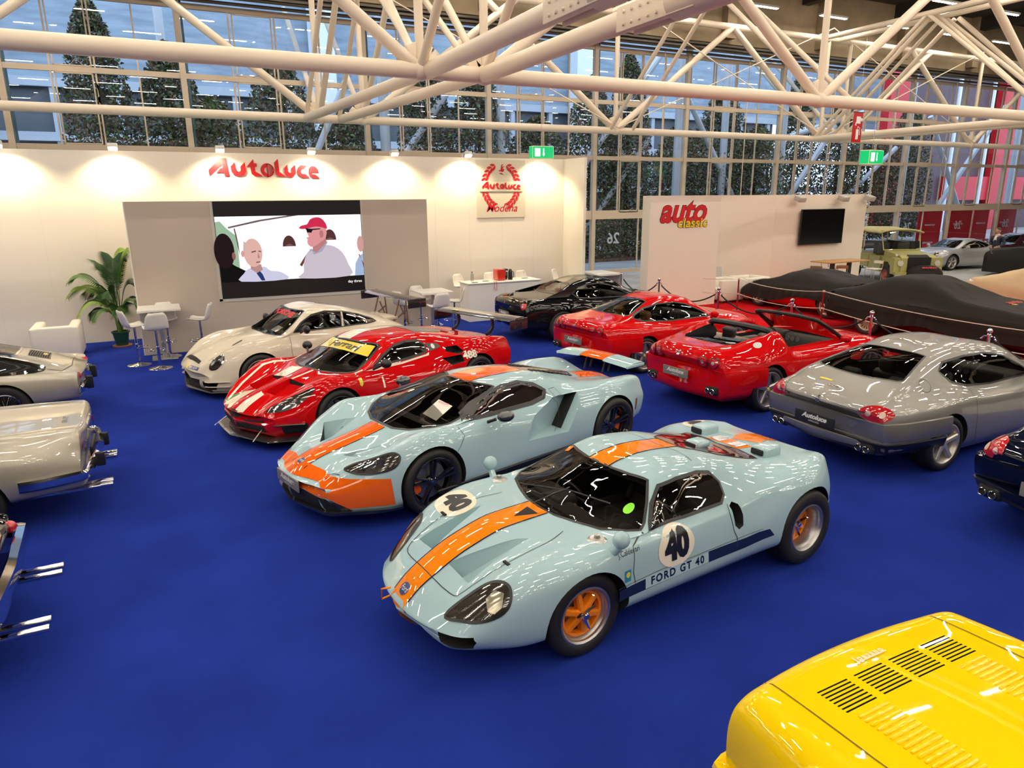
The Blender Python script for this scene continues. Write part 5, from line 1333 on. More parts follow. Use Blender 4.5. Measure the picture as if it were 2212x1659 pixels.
P(c.patch(WSy, 'T', .003, .08), 'windscreen', mat('dark_side_glass', (.02, .022, .022))); c.pane([(.8, .82), (.3, 1.03), (0, 1.04), (-.3, .96), (-.3, .88), (.3, .83)], 'L', 'side_window', _M['dark_side_glass'], off=.004, both=True)
# ------------------------------------------------------------------ hall shell
def struct(mb, name, m, smooth=0):
    o = mb.build(name, m, smooth=smooth); o['kind'] = 'structure'; return o
def noisy(name, a, b, scale, rough=.9, bump=.3, detail=6, bs=None, stretch=None, spec=.3):
    m = bpy.data.materials.new(name); m.use_nodes = True; nt = m.node_tree; p = _pr(m)
    tc = nt.nodes.new('ShaderNodeTexCoord'); n = nt.nodes.new('ShaderNodeTexNoise'); r = nt.nodes.new('ShaderNodeValToRGB')
    mp = nt.nodes.new('ShaderNodeMapping'); mp.inputs['Scale'].default_value = stretch or (1, 1, 1)
    n.inputs['Scale'].default_value = scale; n.inputs['Detail'].default_value = detail
    r.color_ramp.elements[0].position = .35; r.color_ramp.elements[1].position = .68
    r.color_ramp.elements[0].color = (*a, 1); r.color_ramp.elements[1].color = (*b, 1)
    nt.links.new(tc.outputs['Object'], mp.inputs[0]); nt.links.new(mp.outputs[0], n.inputs['Vector']); nt.links.new(n.outputs['Fac'], r.inputs[0]); nt.links.new(r.outputs[0], p.inputs['Base Color'])
    p.inputs['Roughness'].default_value = rough; p.inputs['Specular IOR Level'].default_value = spec
    if bump:
        n2 = nt.nodes.new('ShaderNodeTexNoise'); n2.inputs['Scale'].default_value = bs or scale * 20; b_ = nt.nodes.new('ShaderNodeBump'); b_.inputs['Strength'].default_value = bump; b_.inputs['Distance'].default_value = .01
        nt.links.new(tc.outputs['Object'], n2.inputs['Vector']); nt.links.new(n2.outputs['Fac'], b_.inputs['Height']); nt.links.new(b_.outputs['Normal'], p.inputs['Normal'])
    return m
CARPET = noisy('blue_carpet', (.011, .027, .225), (.015, .036, .29), 1.3, rough=1, bump=.5, bs=260, spec=.05)
REDCAR = noisy('red_carpet', (.50, .006, .010), (.62, .010, .014), 2, rough=1, bump=.5, bs=260, spec=.05)
CONC = noisy('pale_concrete', (.30, .30, .29), (.42, .42, .41), .8, rough=.6)
STEEL = mat('cream_steel_paint', (.76, .64, .49), rough=.42)
FRAME = mat('cream_window_frame', (.56, .45, .33), rough=.5)
WALLW = noisy('white_panel_wall', (.78, .72, .61), (.80, .74, .63), .4, rough=.6, bump=.04, bs=30)
PANEL = noisy('beige_panel', (.50, .42, .34), (.53, .45, .37), .8, rough=.6, bump=.05, bs=30)
HG = sheet_glass('hall_window_glass', (.86, .90, .95), refl=1.3)
FY = 24.5
struct(MB().box((-30, -30, -.12), (60, FY, -.006)), 'floor', CONC)
o = MB().box((-30, -30, -.006), (11.9, 18.3, .0)).build('blue_carpet', CARPET, smooth=0); tag(o, 'blue needle-felt carpet under the row of show cars', 'carpet')
o = MB().box((12.0, 4.0, -.006), (20.2, 17.0, .001)).build('red_carpet', REDCAR, smooth=0); tag(o, 'bright red carpet beyond the chrome rope posts', 'carpet')
CEIL = mat('dark_ceiling', (.030, .023, .016), rough=.9, noise=.3, nscale=.6)
struct(MB().box((-30, -30, 11.6), (60, FY + 1, 11.8)), 'ceiling', CEIL)
struct(MB().box((-30.2, -30, 0), (-30, FY, 11.6)), 'wall_left', mat('hall_side_wall', (.25, .20, .15), rough=.8))
struct(MB().box((60, -30, 0), (60.2, FY, 11.6)), 'wall_right', _M['hall_side_wall'])
struct(MB().box((-30, -30.2, 0), (60, -30, 11.6)), 'wall_rear', _M['hall_side_wall'])
# ceiling ribs
BEAM = mat('tan_concrete_beam', (.27, .20, .12), rough=.8, noise=.15, nscale=1.5)
k = 1
for i in range(15):
    b = MB().box((-28 + i * 6, -30, 11.0), (-27.6 + i * 6, FY, 11.6)); struct(b, 'trim_%d' % k, CEIL); k += 1
e = MB().box((-30, FY - .5, 9.15), (60, FY + .6, 11.6)); struct(e, 'trim_%d' % k, BEAM); k += 1
for i in range(16):
    x = -27 + i * 5.4
    struct(MB().box((x, FY - .85, 9.3), (x + .5, FY - .5, 11.6)), 'trim_%d' % k, BEAM); k += 1
for (z0, y0, th) in ((8.78, FY - .9, .05), (8.95, FY - .75, .05)):
    q = MB().box((-30, y0, z0), (60, y0 + .35, z0 + .02)); q.box((-30, y0, z0), (60, y0 + .02, z0 + .09)); q.box((-30, y0 + .33, z0), (60, y0 + .35, z0 + .09))
    o = q.build('cable_tray', mat('galvanised_tray', (.18, .15, .11), rough=.5, metal=.3), smooth=0)
    tag(o, 'long horizontal cable tray under the eaves, %s one' % ('lower' if z0 < 8.9 else 'upper'), 'cable tray')
q = MB().tube([(-30, FY - .35, 8.72), (60, FY - .35, 8.72)], .05, 8); o = q.build('eaves_pipe', mat('dark_pipe', (.09, .07, .05), rough=.5)); tag(o, 'dark pipe running below the cable trays along the glass front', 'pipe')
# glass front: one window object per bay between posts
PX = [-25.6, -21.1, -16.6, -12.1, -7.6, -3.15, 1.33, 5.8, 6.75, 11.3, 15.85, 20.4, 25.7, 30.2, 34.7, 39.2, 43.7, 48.2, 52.7, 57.2]
PX = [-25.6, -21.1, -16.6, -12.1, -7.6, -3.2, 1.35, 6.85, 11.35, 15.93, 20.44, 25.8, 30.2, 34.7, 39.0, 43.5, 48.0, 52.5, 57.0]
TZ = [0.12, 2.42, 4.62, 6.70, 8.62]
for i, x in enumerate(PX):
    q = MB().box((x - .08, FY - .10, 0), (x + .08, FY + .10, 9.15))
    struct(q, 'trim_%d' % k, FRAME); k += 1
    q = MB().box((x + .10, FY - .04, 2.5), (x + .16, FY + .06, 9.15)); struct(q, 'trim_%d' % k, mat('blue_gutter_pipe', (.03, .09, .14), rough=.5)); k += 1
for i in range(len(PX) - 1):
    a, b = PX[i] + .08, PX[i + 1] - .08; q = MB(); w = b - a
    for j, z in enumerate(TZ):
        hh = .17 if j == 1 else .075
        q.box((a, FY - .05, z - hh), (b, FY + .05, z + hh))
    nm = 4 if w > 4.9 else 4
    for j in range(len(TZ) - 1):
        z0, z1 = TZ[j], TZ[j + 1]
        cuts = [a + w * t for t in (.25, .5, .75)] if j > 0 else [a + w * .5]
        for cx_ in cuts: q.box((cx_ - .022, FY - .03, z0), (cx_ + .022, FY + .03, z1))
        if j > 0:   # the opening casement in the middle has its own doubled frame
            for cx_ in (a + w * .27, a + w * .48): q.box((cx_ - .018, FY - .05, z0 + .09), (cx_ + .018, FY + .0, z1 - .09))
            for zz in (z0 + .10, z1 - .10): q.box((a + w * .27, FY - .05, zz - .018), (a + w * .48, FY, zz + .018))
            q.tube([(a + w * .36, FY - .05, z0 + .10), (a + w * .40, FY - .2, z0 + .26)], .008, 4); q.tube([(a + w * .40, FY - .2, z0 + .26), (a + w * .44, FY - .05, z0 + .10)], .008, 4)
    for zz in (1.2,): pass
    o = struct(q, 'window_%d' % (i + 1), FRAME)
    g_ = MB().add([(a, FY, .12), (b, FY, .12), (b, FY, 8.9), (a, FY, 8.9)], [(0, 1, 2, 3)]).build('glass_pane', HG, o, smooth=0, fixn=False)
    if PX[i] > 10:
        t = MB()
        for cx_ in (a + w * .22,): put_text(t, '26', (cx_, FY + .012, 1.45), (-1, 0, 0), (0, 0, 1), .62, bold=.012)
        t.build('door_number', mat('white_vinyl', (.8, .8, .8)), o, smooth=0, fixn=False)
# roller blinds rods hanging inside
for i in range(9, 15):
    x = PX[i] + 3.1
    o = MB().tube([(x, FY - .25, 2.6), (x, FY - .25, 8.8)], .02, 6).build('hanging_rod', STEEL); tag(o, 'thin vertical rod hanging in front of the glass wall', 'rod', 'vertical rods before the glass front')
# ------------------------------------------------------------------ space frame of white tubes under the roof
def strut(a, b, r, n=14, name='truss_tube', parent=None):
    return MB().tube([a, b], r, n).build(name, STEEL, parent, smooth=50)
ZB, ZT = 5.5, 9.0
YN, YF_ = 13.75, 22.9
XN = [(-16.5, 1), (-15.2, 2), (-5.7, 0), (4.95, 1), (6.3, 2), (15.8, 0), (26.6, 1), (27.95, 2), (37.4, 0), (48.2, 1), (49.5, 2)]
tr = empty('roof_truss', (0, 0, 0), 0, 'cream tubular roof truss nearest the camera with thick bottom tube', 'truss')
tf = empty('roof_truss', (0, 0, 0), 0, 'cream tubular roof truss further back, close to the glass wall', 'truss')
for T_, Y, r in ((tr, YN, .155), (tf, YF_, .125)):
    strut((-30, Y, ZB), (60, Y, ZB), r, 20, 'bottom_tube', T_)
    strut((-30, Y, ZT + .5), (60, Y, ZT + .5), .12, 14, 'top_tube', T_)
    for i, (x, dbl) in enumerate(XN):
        nd = MB().sphere((x, Y, ZB), r * 1.25, 14, 10)
        for ang in (0.7, 1.2, PI / 2, 1.94, 2.44):
            M = Matrix.Translation((x, Y, ZB)) @ Matrix.Rotation(ang, 4, 'Y')
            nd.rbox((-.5, -.03, -.10), (-.1, .03, .10), .02, M=Matrix.Translation((x, Y, ZB)) @ Matrix.Rotation(ang, 4, 'Y'))
        nd.build('node_joint', STEEL, T_)
        hx = 5.4
        for dx, dy, rr_ in ([(-hx, 0, .12)] if dbl != 2 else []) + ([(hx, 0, .12)] if dbl != 1 else []) + ([(0, 4.5, .085), (0, -4.5, .085)] if dbl else []) + [(0, 0, .085)]:
            strut((x, Y, ZB), (x + dx, Y + dy, ZT + .5), rr_, 12, 'diagonal_tube', T_)
for (xa, lab) in ((4.55, 'left'), (15.55, 'middle'), (26.2, 'right')):
    c_t = empty('cross_truss', (0, 0, 0), 0, 'pair of parallel cream tubes crossing between the roof trusses, %s pair' % lab, 'truss')
    for dx in (0, .9):
        if lab != 'middle':
            strut((xa + dx * 1.15, YF_, ZB), (xa + .55 + dx * 1.3, YN, ZB), .125, 18, 'bottom_tube', c_t)
            if lab == 'left':
                strut((xa + .55 + dx * 1.3, YN, ZB), (xa + .55 + dx * 1.3, 7.8, ZB + .02), .155, 20, 'bottom_tube', c_t)
                strut((xa + .55 + dx * 1.3, 7.8, ZB + .02), (xa + .55 + dx * 1.3, -8, ZB + .02), .23, 24, 'bottom_tube', c_t)
                q = MB(); xx = xa + .55 + dx * 1.3
                for s1 in (-1, 1):
                    q.rbox((xx + s1 * .15 - .015, 7.3, ZB - .16), (xx + s1 * .15 + .015, 8.9, ZB + .16), .01)
                    for kk in range(5):
                        for zz in (-.08, .08): q.lathe([(.001, s1 * .03), (.022, s1 * .03), (.024, 0)], 8, 'x', (xx + s1 * .165, 8.0 + kk * .18, ZB + zz))
                q.build('splice_plate', STEEL, c_t)
            else: strut((xa + .55 + dx * 1.3, YN, ZB), (xa + .55 + dx * 1.3, -8, ZB), .155, 18, 'bottom_tube', c_t)
        strut((xa + dx, YF_, ZT + .5), (xa + dx, -8, ZT + .5), .10, 12, 'top_tube', c_t)
        for yy in (18.3,):
            strut((xa + dx, yy, ZT + .5), (xa + dx * 1.1, YF_, ZB), .07, 10, 'diagonal_tube', c_t); strut((xa + dx, yy, ZT + .5), (xa + .5 + dx * 1.2, YN, ZB), .07, 10, 'diagonal_tube', c_t)
for i, (x0, x1) in enumerate(((5, 15.8), (15.8, 26.6), (26.6, 37.4))):
    for s1 in (0, 1):
        a = (x0, YF_ - .2, ZB + .1) if s1 else (x1, YF_ - .2, ZB + .1); b = (x1, YF_ - .2, ZT + .9) if s1 else (x0, YF_ - .2, ZT + .9)
        o = MB().tube([a, b], .022, 6).build('bracing_cable', STEEL); tag(o, 'thin diagonal bracing rod crossing before the glass wall', 'rod', 'diagonal bracing rods')
# ------------------------------------------------------------------ outside the glass
o = MB().box((-60, FY + .2, -.2), (110, 70, -.02)).build('pavement', CONC, smooth=0); tag(o, 'pale grey paving outside the glass wall', 'pavement')
LEAVES = noisy('leaf_litter', (.10, .055, .03), (.20, .12, .07), 9, bump=.6)
o = MB().box((-60, FY + 5.0, -.1), (44, 33.5, .10)).build('planting_bed', LEAVES, smooth=0); tag(o, 'brown leaf-covered planting bed under the trees outside', 'ground')
FACB = noisy('blue_grey_cladding', (.24, .30, .36), (.36, .43, .50), .5, rough=.6, bump=.0, stretch=(1, 1, 6))
DKB = mat('dark_facade_band', (.11, .125, .14), rough=.4)
bld = empty('exhibition_building', (0, 46, 0), 0, 'blue-grey clad exhibition building across the yard behind the trees', 'building')
q = MB().box((-60, 0, 9.0), (140, 1, 26)); q.build('cladding', FACB, bld, smooth=0)
q = MB().box((-60, .3, 0), (48, 1, 9.0)); q.build('dark_glazing', DKB, bld, smooth=0)
q = MB()
for z in (3.4, 6.2, 8.9): q.box((-60, -.2, z), (75, .1, z + .45))
q.build('floor_bands', mat('pale_band', (.45, .50, .56)), bld, smooth=0)
q = MB()
for i in range(36): q.box((-58 + i * 3, -.1, 0), (-57.7 + i * 3, .2, 9))
q.build('facade_posts', _M['pale_band'], bld, smooth=0)
for i, x in enumerate((-8.5, 9.5, 27.5)):
    o = MB().box((x, 44.6, 0), (x + 1.3, 45.6, 20)).build('service_tower', mat('bright_white_panel', (.80, .84, .88)), smooth=0); tag(o, 'narrow white vertical stripe tower on the building outside', 'tower', 'white stripes on the building outside')
REDF = mat('red_banner', (.62, .012, .02), rough=.4)
bld2 = empty('red_building', (0, 36, 0), 0, 'building with tall red panels outside at the right end of the glass wall', 'building')
MB().box((56, 4, 0), (110, 5, 14)).build('grey_wall', mat('dark_red_grey', (.10, .05, .06)), bld2, smooth=0)
MB().box((62, 3.4, 2.6), (98, 4, 4.6)).build('red_fascia', REDF, bld2, smooth=0)
for x in (53, 68, 84): MB().box((x, 3.2, 0), (x + 3, 3.9, 14)).build('red_panel', REDF, bld2, smooth=0)
q = MB()
for i in range(10): q.tube([(60 + i * 4.6, 2.2, 0), (60 + i * 4.6, 2.2, 13)], .16, 8)
q.build('white_columns', _M['bright_white_panel'], bld2)
BAN = mat('red_door_banner', (.60, .010, .016), rough=.35)
for i, (x0, x1) in enumerate(((37.0, 39.0), (39.3, 41.7), (41.9, 43.3), (43.8, 46.0))):
    q = MB().box((x0, FY + .3, .15), (x1, FY + .34, 2.3)); o = q.build('door_banner', BAN, smooth=0); tag(o, 'red sheet behind the glass doors with small white lettering', 'banner', 'red sheets behind the glass doors')
    t = MB()
    for zz in (.55, 1.5): put_text(t, 'BOLOGNAFIERE', ((x0 + x1) / 2, FY + .29, zz), (-1, 0, 0), (0, 0, 1), .12, bold=.004)
    t.build('banner_lettering', _M['white_vinyl'], o, smooth=0, fixn=False)
STW = mat('white_outdoor_steel', (.55, .58, .62), rough=.4)
ii = 0
for (a, b, r) in (((6.5, 31, 0), (13.0, 31, 8.5), .16), ((8.2, 31, 8.5), (4.0, 31, 0), .14), ((9.6, 31.5, 0), (9.6, 31.5, 12), .22), ((1.2, 34, 0), (1.2, 34, 12), .18), ((17.5, 31, 2.2), (24, 31, 10), .17), ((18.5, 31, 0), (23.5, 31, 6), .14), ((26, 31, 8), (31, 31, 1), .15), ((33.5, 31, 6.4), (42, 31, 8.6), .16), ((33, 31, 0), (33, 31, 11), .2), ((36, 31, 1), (43, 31, 6), .15), ((24.6, 30, 0), (24.6, 30, 11), .22), ((30.4, 30, 0), (36.0, 30, 7), .16), ((46, 31, 0), (54, 31, 9), .16), ((52, 31, 0), (46, 31, 8), .16), ((15, 31, 0), (15, 31, 11), .2), ((28.6, 31, 0), (28.6, 31, 11), .2), ((44, 31, 0), (44, 31, 11), .2), ((56, 31, 0), (56, 31, 11), .2)):
    o = MB().tube([a, b], r, 10).build('outdoor_strut', STW); tag(o, 'white steel tube standing outside behind the glass', 'tube', 'white steel tubes outside')
# trees: trunk plus a crown of many small leaves
LEAFM = []
for nm, c1 in (('leaf_dark', (.09, .09, .05)), ('leaf_brown', (.19, .13, .08)), ('leaf_green', (.12, .20, .05))):
    LEAFM.append(mat(nm, c1, rough=.7))
def crown(rng, n, rx, ry, z0, z1, s):
    mb = MB()
    for i in range(n):
        t = rng.random(); z = z0 + (z1 - z0) * t; k = (math.sin(PI * min(1, .25 + t * .75)) ** .6)
        a = rng.random() * 2 * PI; rad = math.sqrt(rng.random()) * k
        p = Vector((math.cos(a) * rx * rad, math.sin(a) * ry * rad, z))
        u = Vector((rng.gauss(0, 1), rng.gauss(0, 1), rng.gauss(0, 1))).normalized(); v = u.cross(Vector((rng.gauss(0, 1), rng.gauss(0, 1), rng.gauss(0, 1)))).normalized()
        q = s * (.6 + .8 * rng.random())
        mi = 2 if rng.random() < .2 else (1 if rng.random() < .45 else 0)
        mb.add([p - u * q, p + v * q * .5, p + u * q, p - v * q * .5], [(0, 1, 2, 3)], mi)
    return mb
protos = []
for vi, (rx, h) in enumerate(((2.0, 9.0), (2.6, 7.0), (1.7, 10.2))):
    t = empty('tree', (0, 0, 0), 0, 'dark leafy tree outside the glass wall', 'tree', 'trees outside the glass wall')
    crown(random.Random(vi), 12000, rx, rx * .8, .3, h, .085).build('crown', LEAFM, t, smooth=0, fixn=False)
    MB().tube([(0, 0, 0), (.05, 0, h * .5), (0, .05, h * .8)], [.14, .1, .04], 8).build('trunk', mat('bark', (.06, .045, .03), rough=.9), t)
    protos.append(t)
spots = [(-14, 31, 0), (-10.6, 32, 1), (-6.8, 31.5, 2), (-1.2, 31.5, 2), (1.2, 32, 0), (2.6, 31.2, 1), (5.4, 32.4, 0), (8.0, 32.5, 1), (11.6, 31.8, 2), (14.3, 32, 0), (17.6, 32.3, 1), (20.6, 32, 0), (22.6, 31.6, 2), (26.5, 32.2, 1), (29.3, 32, 0), (31.8, 31.7, 1), (35.5, 32.3, 2), (39, 32, 0), (42.4, 32.4, 1), (47, 33, 0)]
used = set()
for x, y, v in spots:
    o = protos[v] if v not in used else copy_tree(protos[v]); used.add(v)
    o.location = (x, y, 0); o.rotation_euler = (0, 0, x * 1.7)
h_ = crown(random.Random(9), 9000, 6.5, 1.0, .1, 2.5, .07).build('hedge', LEAFM, smooth=0, fixn=False); h_.location = (24.5, 30.2, 0); tag(h_, 'green and brown hedge outside behind the 26 window', 'hedge', kind='stuff')
LITB = mat('speckled_concrete', (.38, .38, .36), noise=.35, nscale=40, rough=.9)
bn = empty('litter_bin', (21.9, 26.4, 0), 0, 'round speckled concrete litter bin outside by the 26 window', 'bin')
MB().lathe([(.001, 0), (.34, 0), (.36, .75), (.001, .75)], 24).build('bin_body', LITB, bn); MB().lathe([(.001, 1.0), (.36, 1.0), (.37, .93), (.001, .93)], 24).build('bin_lid', LITB, bn)
MB().lathe([(.30, .75), (.30, .93)], 24).build('bin_opening', MATTEB, bn)
b2 = MB().rbox((23.0, 26.8, 0), (24.0, 27.5, 1.35), .25).build('recycling_container', mat('grey_green_plastic', (.30, .36, .33))); tag(b2, 'grey-green rounded container outside beside the litter bin', 'container')
bd = MB()
for i, (x, z, s1, rz_) in enumerate(((-.93, 6.05, .30, .9), (8.97, 5.79, .26, .9), (17.88, 5.94, .24, 2.1), (36.6, 6.03, .26, 2.0))):
    q = MB(); pts = [(0, -.1), (.1, .35), (.12, 1), (.35, .3), (.3, .1), (.5, -.3), (.3, -.25), (.1, -.25), (-.1, -.9), (-.2, -.2)]
    M = Matrix.Translation((x, FY - .03, z)) @ Matrix.Rotation(-rz_ * .3, 4, 'Y'); q.prism([(a * s1 * 1.3, b * s1 * 1.3) for a, b in pts], 0, .01, 'xz', M=M)
    o = q.build('bird_sticker', MATTEB, smooth=0); tag(o, 'black bird-shaped warning sticker on the hall glass, number %d from the left' if 0 else ['black bird-shaped sticker on the glass above the palm', 'black bird-shaped sticker on the glass above the video wall end', 'black bird-shaped sticker on the glass left of the red flag sign', 'black bird-shaped sticker on the glass right of the green sign'][i], 'sticker')
# ------------------------------------------------------------------ exhibition stand
YWL = 18.31
struct(MB().box((-30, YWL, 0), (10.88, YWL + .12, 4.19)), 'wall_back', WALLW)
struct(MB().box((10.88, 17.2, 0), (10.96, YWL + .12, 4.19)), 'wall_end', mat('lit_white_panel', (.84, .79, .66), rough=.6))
q = MB()
for i in range(-8, 11, 1):
    q.box((i * 1.0 + .86 - .002, YWL - .002, 0), (i * 1.0 + .86 + .002, YWL, 4.19))
struct(q, 'trim_wall_joints', mat('wall_joint', (.68, .62, .52), rough=.7))
# video wall block
vw = empty('video_wall', (-.47, 16.2, 0), 0, 'large beige display wall with a bright video screen set in it', 'screen')
MB().box((0, 0, 0), (6.33, .5, 3.11)).build('panel', PANEL, vw, smooth=0)
MB().box((-.02, -.004, 0), (0, .5, 3.11)).build('white_edge', WHITE, vw, smooth=0)
sc_ = MB().box((1.62, -.02, 1.07), (4.73, .02, 3.10)).build('screen_frame', mat('screen_black', (.008, .007, .007), rough=.35), vw, smooth=0)
MB().box((1.56, -.012, 1.02), (1.62, .0, 3.10)).box((4.73, -.012, 1.02), (4.77, .0, 3.10)).box((1.56, -.012, 1.0), (4.77, .0, 1.07)).build('screen_surround', mat('surround_grey', (.56, .52, .46)), vw, smooth=0)
SX, SZ0, SZ1, SW_ = 1.63, 1.42, 2.79, 3.09       # the bright part of the picture
def sm(name, col, e=1.15): return mat(name, (0, 0, 0), rough=.5, emit=e, emit_col=col, spec=.1)
lay = [0]
def flat(name, poly, col, label=None, smooth=0, e=1.15):
    """screen picture element; poly in 0..1 of the bright picture (x right, y up)"""
    lay[0] += 1
    if smooth: poly = catmull(poly, smooth, closed=True)
    pts = [Vector((SX + a * SW_, SZ0 + b * (SZ1 - SZ0))) for a, b in poly]; n = len(pts)
    r = delaunay_2d_cdt(pts, [(i, (i + 1) % n) for i in range(n)], [], 1, 1e-6)
    y = -.0205 - lay[0] * .0006
    V = [(v.x, y, v.y) for v in r[0]]
    F = [f for f in r[2] if inside((sum(V[i][0] for i in f) / 3, sum(V[i][2] for i in f) / 3), [(p.x, p.y) for p in pts])]
    o = MB().add(V, F).build(name, sm(name + '_colour_%d' % lay[0], col, e), sc_, smooth=0, fixn=False)
    return o
def el(cx_, cy_, rx, ry, a0=0, a1=2 * PI, n=24, rot=0):
    return [(cx_ + rx * math.cos(t) * math.cos(rot) - ry * math.sin(t) * math.sin(rot) * .44, cy_ + rx * math.cos(t) * math.sin(rot) * 2.2 + ry * math.sin(t) * math.cos(rot)) for t in [a0 + (a1 - a0) * i / n for i in range(n + (a1 - a0 < 6))]]
flat('picture', [(0, 0), (1, 0), (1, 1), (0, 1)], (1.0, .90, .96), e=1.2)
flat('sky', [(0, .86), (.1, .82), (.5, 1), (0, 1)], (.95, .97, 1), e=1.25)
flat('hillside', [(0, .92), (.03, .93), (.07, .82), (.12, .72), (.13, .55), (.13, .1), (0, .1)], (.42, .62, .42), e=.8)
flat('roof_edge', [(.08, .82), (.30, .92), (.55, 1.0), (.48, 1.0), (.28, .94), (.08, .845)], (.30, .20, .2), e=.5)
flat('drainpipe', [(.115, .82), (.123, .82), (.13, .72), (.145, .4), (.137, .4), (.12, .72)], (.3, .22, .22), e=.5)
flat('house_wall', [(.135, .80), (.30, .90), (.55, .985), (1, .98), (1, 0), (.14, 0)], (1, .90, .95), e=1.2)
for x in (.475, .765):
    flat('arched_window', el(x, .52 if x < .6 else .60, .045, .17, 0, PI), (.22, .08, .08), e=.4)
    flat('window_bars', [(x - .03, .535 if x < .6 else .615), (x, .52 if x < .6 else .60), (x + .03, .535 if x < .6 else .615), (x, .56 if x < .6 else .64)], (.45, .2, .18), e=.5)
flat('foreground_shoulder', [(0, .30), (.05, .34), (.10, .25), (.20, .12), (.27, 0), (0, 0)], (.012, .01, .012), e=.3)
flat('foreground_head', el(.04, .48, .065, .27), (.05, .02, .025), e=.3)
flat('foreground_ear', el(.098, .40, .012, .06), (.6, .22, .2), e=.5)
flat('seated_shirt', [(.13, 0), (.15, .12), (.19, .20), (.23, .17), (.29, .22), (.33, .15), (.40, .12), (.44, 0)], (.68, .66, .86), smooth=3, e=.9)
flat('seated_neck', [(.20, .24), (.27, .26), (.28, .17), (.24, .12), (.20, .19)], (.70, .38, .34), e=.7)
flat('seated_head', el(.225, .44, .062, .22), (.88, .52, .45), e=.85)
flat('seated_hair', [(.162, .48), (.17, .62), (.185, .60), (.18, .45)], (.75, .60, .58), e=.8)
flat('seated_ear', el(.158, .43, .012, .05), (.82, .45, .40), e=.8)
flat('seated_brow', [(.215, .46), (.245, .475), (.245, .455), (.215, .44)], (.35, .16, .14), e=.5)
flat('seated_brow', [(.262, .475), (.28, .46), (.28, .445), (.262, .455)], (.35, .16, .14), e=.5)
flat('seated_nose', [(.258, .45), (.268, .36), (.252, .355)], (.65, .32, .28), e=.7)
flat('seated_mouth', [(.24, .30), (.268, .305), (.266, .285), (.24, .28)], (.50, .18, .18), e=.6)
flat('folded_sunglasses', [(.235, .12), (.26, .15), (.275, .10), (.29, .0), (.265, .0), (.245, .08)], (.03, .08, .3), e=.5)
flat('standing_shoulder_bag', [(.535, .22), (.56, .30), (.60, .42), (.60, .38), (.55, .19)], (.30, .10, .08), e=.5)
flat('standing_jumper', [(.535, 0), (.56, .10), (.565, .25), (.60, .42), (.66, .48), (.74, .52), (.80, .48), (.85, .38), (.885, .20), (.89, 0)], (.66, .58, .66), smooth=3, e=.9)
flat('standing_collar', [(.605, .42), (.63, .44), (.64, .37), (.70, .42), (.745, .56), (.735, .60), (.66, .44), (.62, .47)], (.50, .55, .70), e=.7)
flat('standing_neck', [(.64, .58), (.735, .66), (.735, .56), (.66, .40), (.635, .44)], (.72, .30, .30), e=.7)
flat('standing_head', [(.60, .80), (.615, .66), (.595, .655), (.605, .62), (.602, .56), (.625, .50), (.66, .52), (.70, .58), (.735, .64), (.74, .80), (.67, .86)], (.86, .36, .36), smooth=2, e=.85)
flat('standing_ear', el(.705, .70, .014, .06), (.70, .26, .26), e=.7)
flat('red_cap', [(.55, .80), (.57, .84), (.61, .86), (.63, .93), (.67, .965), (.71, .95), (.74, .87), (.748, .78), (.72, .80), (.67, .82), (.62, .80), (.58, .785)], (.80, .03, .10), smooth=2, e=.8)
flat('dark_sunglasses', [(.592, .80), (.64, .785), (.70, .79), (.70, .775), (.645, .765), (.635, .725), (.605, .73), (.60, .77)], (.03, .02, .03), e=.3)
flat('bystander_shirt', [(.93, 0), (.94, .2), (.97, .32), (1, .36), (1, 0)], (.45, .60, .85), e=.8)
flat('bystander_head', el(.985, .52, .025, .13), (.80, .42, .38), e=.8)
flat('bystander_strap', [(.965, .35), (.975, .35), (1, .12), (1, .2)], (.55, .08, .1), e=.6)
t = MB(); put_text(t, 'day three', (4.50, -.023, 1.29), (1, 0, 0), (0, 0, 1), .085, bold=.001); t.build('screen_caption', sm('caption_white', (1, 1, 1), 1), sc_, smooth=0, fixn=False)
# raised red lettering on the wall
RDL = mat('red_sign_letters', (.58, .012, .018), rough=.35)
sg = empty('wall_sign', (2.47, YWL, 3.76), 0, 'large red raised Autoluce lettering above the video wall', 'sign')
# glyph outlines traced in a 0..100 x 0..34 field
GL = {'A': [[(0, 11), (18, 28.5), (28, 29), (31, .5), (23.5, .5), (22.5, 6), (11.5, 6), (17.5, 13.5), (21, 13.5), (21.5, 19), (1, 1)]],
      'u': [[(33.5, 16), (40, 22.5), (41.5, 12), (43, 9), (45.5, 7.5), (48.5, 9), (49, 16), (56, 22.5), (57.5, 8), (54, 2), (46, 0), (38, 2), (34, 8)]],
      't': [[(58.5, 15.5), (70, 28), (70.5, 21.5), (75, 21.5), (75, 16), (71.5, 16), (72, 8), (75, 6.5), (80, 3.5), (83, .5), (71, .5), (66, 4), (64.5, 15.5)]],
      'l': [[(103.5, 23), (110, 29), (111, 8), (114, 6), (121, 0), (109, .5), (105, 4)]],
      'v': [[(119.5, 14), (125, 20), (125.5, 9), (128.5, 6), (131.5, 8), (131.5, 14), (138, 20), (138.5, 6), (134, 0), (128, -1), (122, 1), (119.5, 6)]],
      'c': [[(158, 19), (152, 13), (149, 12.5), (147, 9), (148, 5.5), (154.5, 4.5), (161, -1.5), (149, -1.5), (142.5, 3), (140.5, 9), (142.5, 15.5), (147, 19.5)]],
      'e': [[(177, 7.5), (176, 13), (171, 18), (165, 18.5), (160.5, 14), (159.5, 7), (162, 1), (167, -2), (178, -2), (172, 4), (166, 4.5), (165, 7.5)]]}
ls = .01415
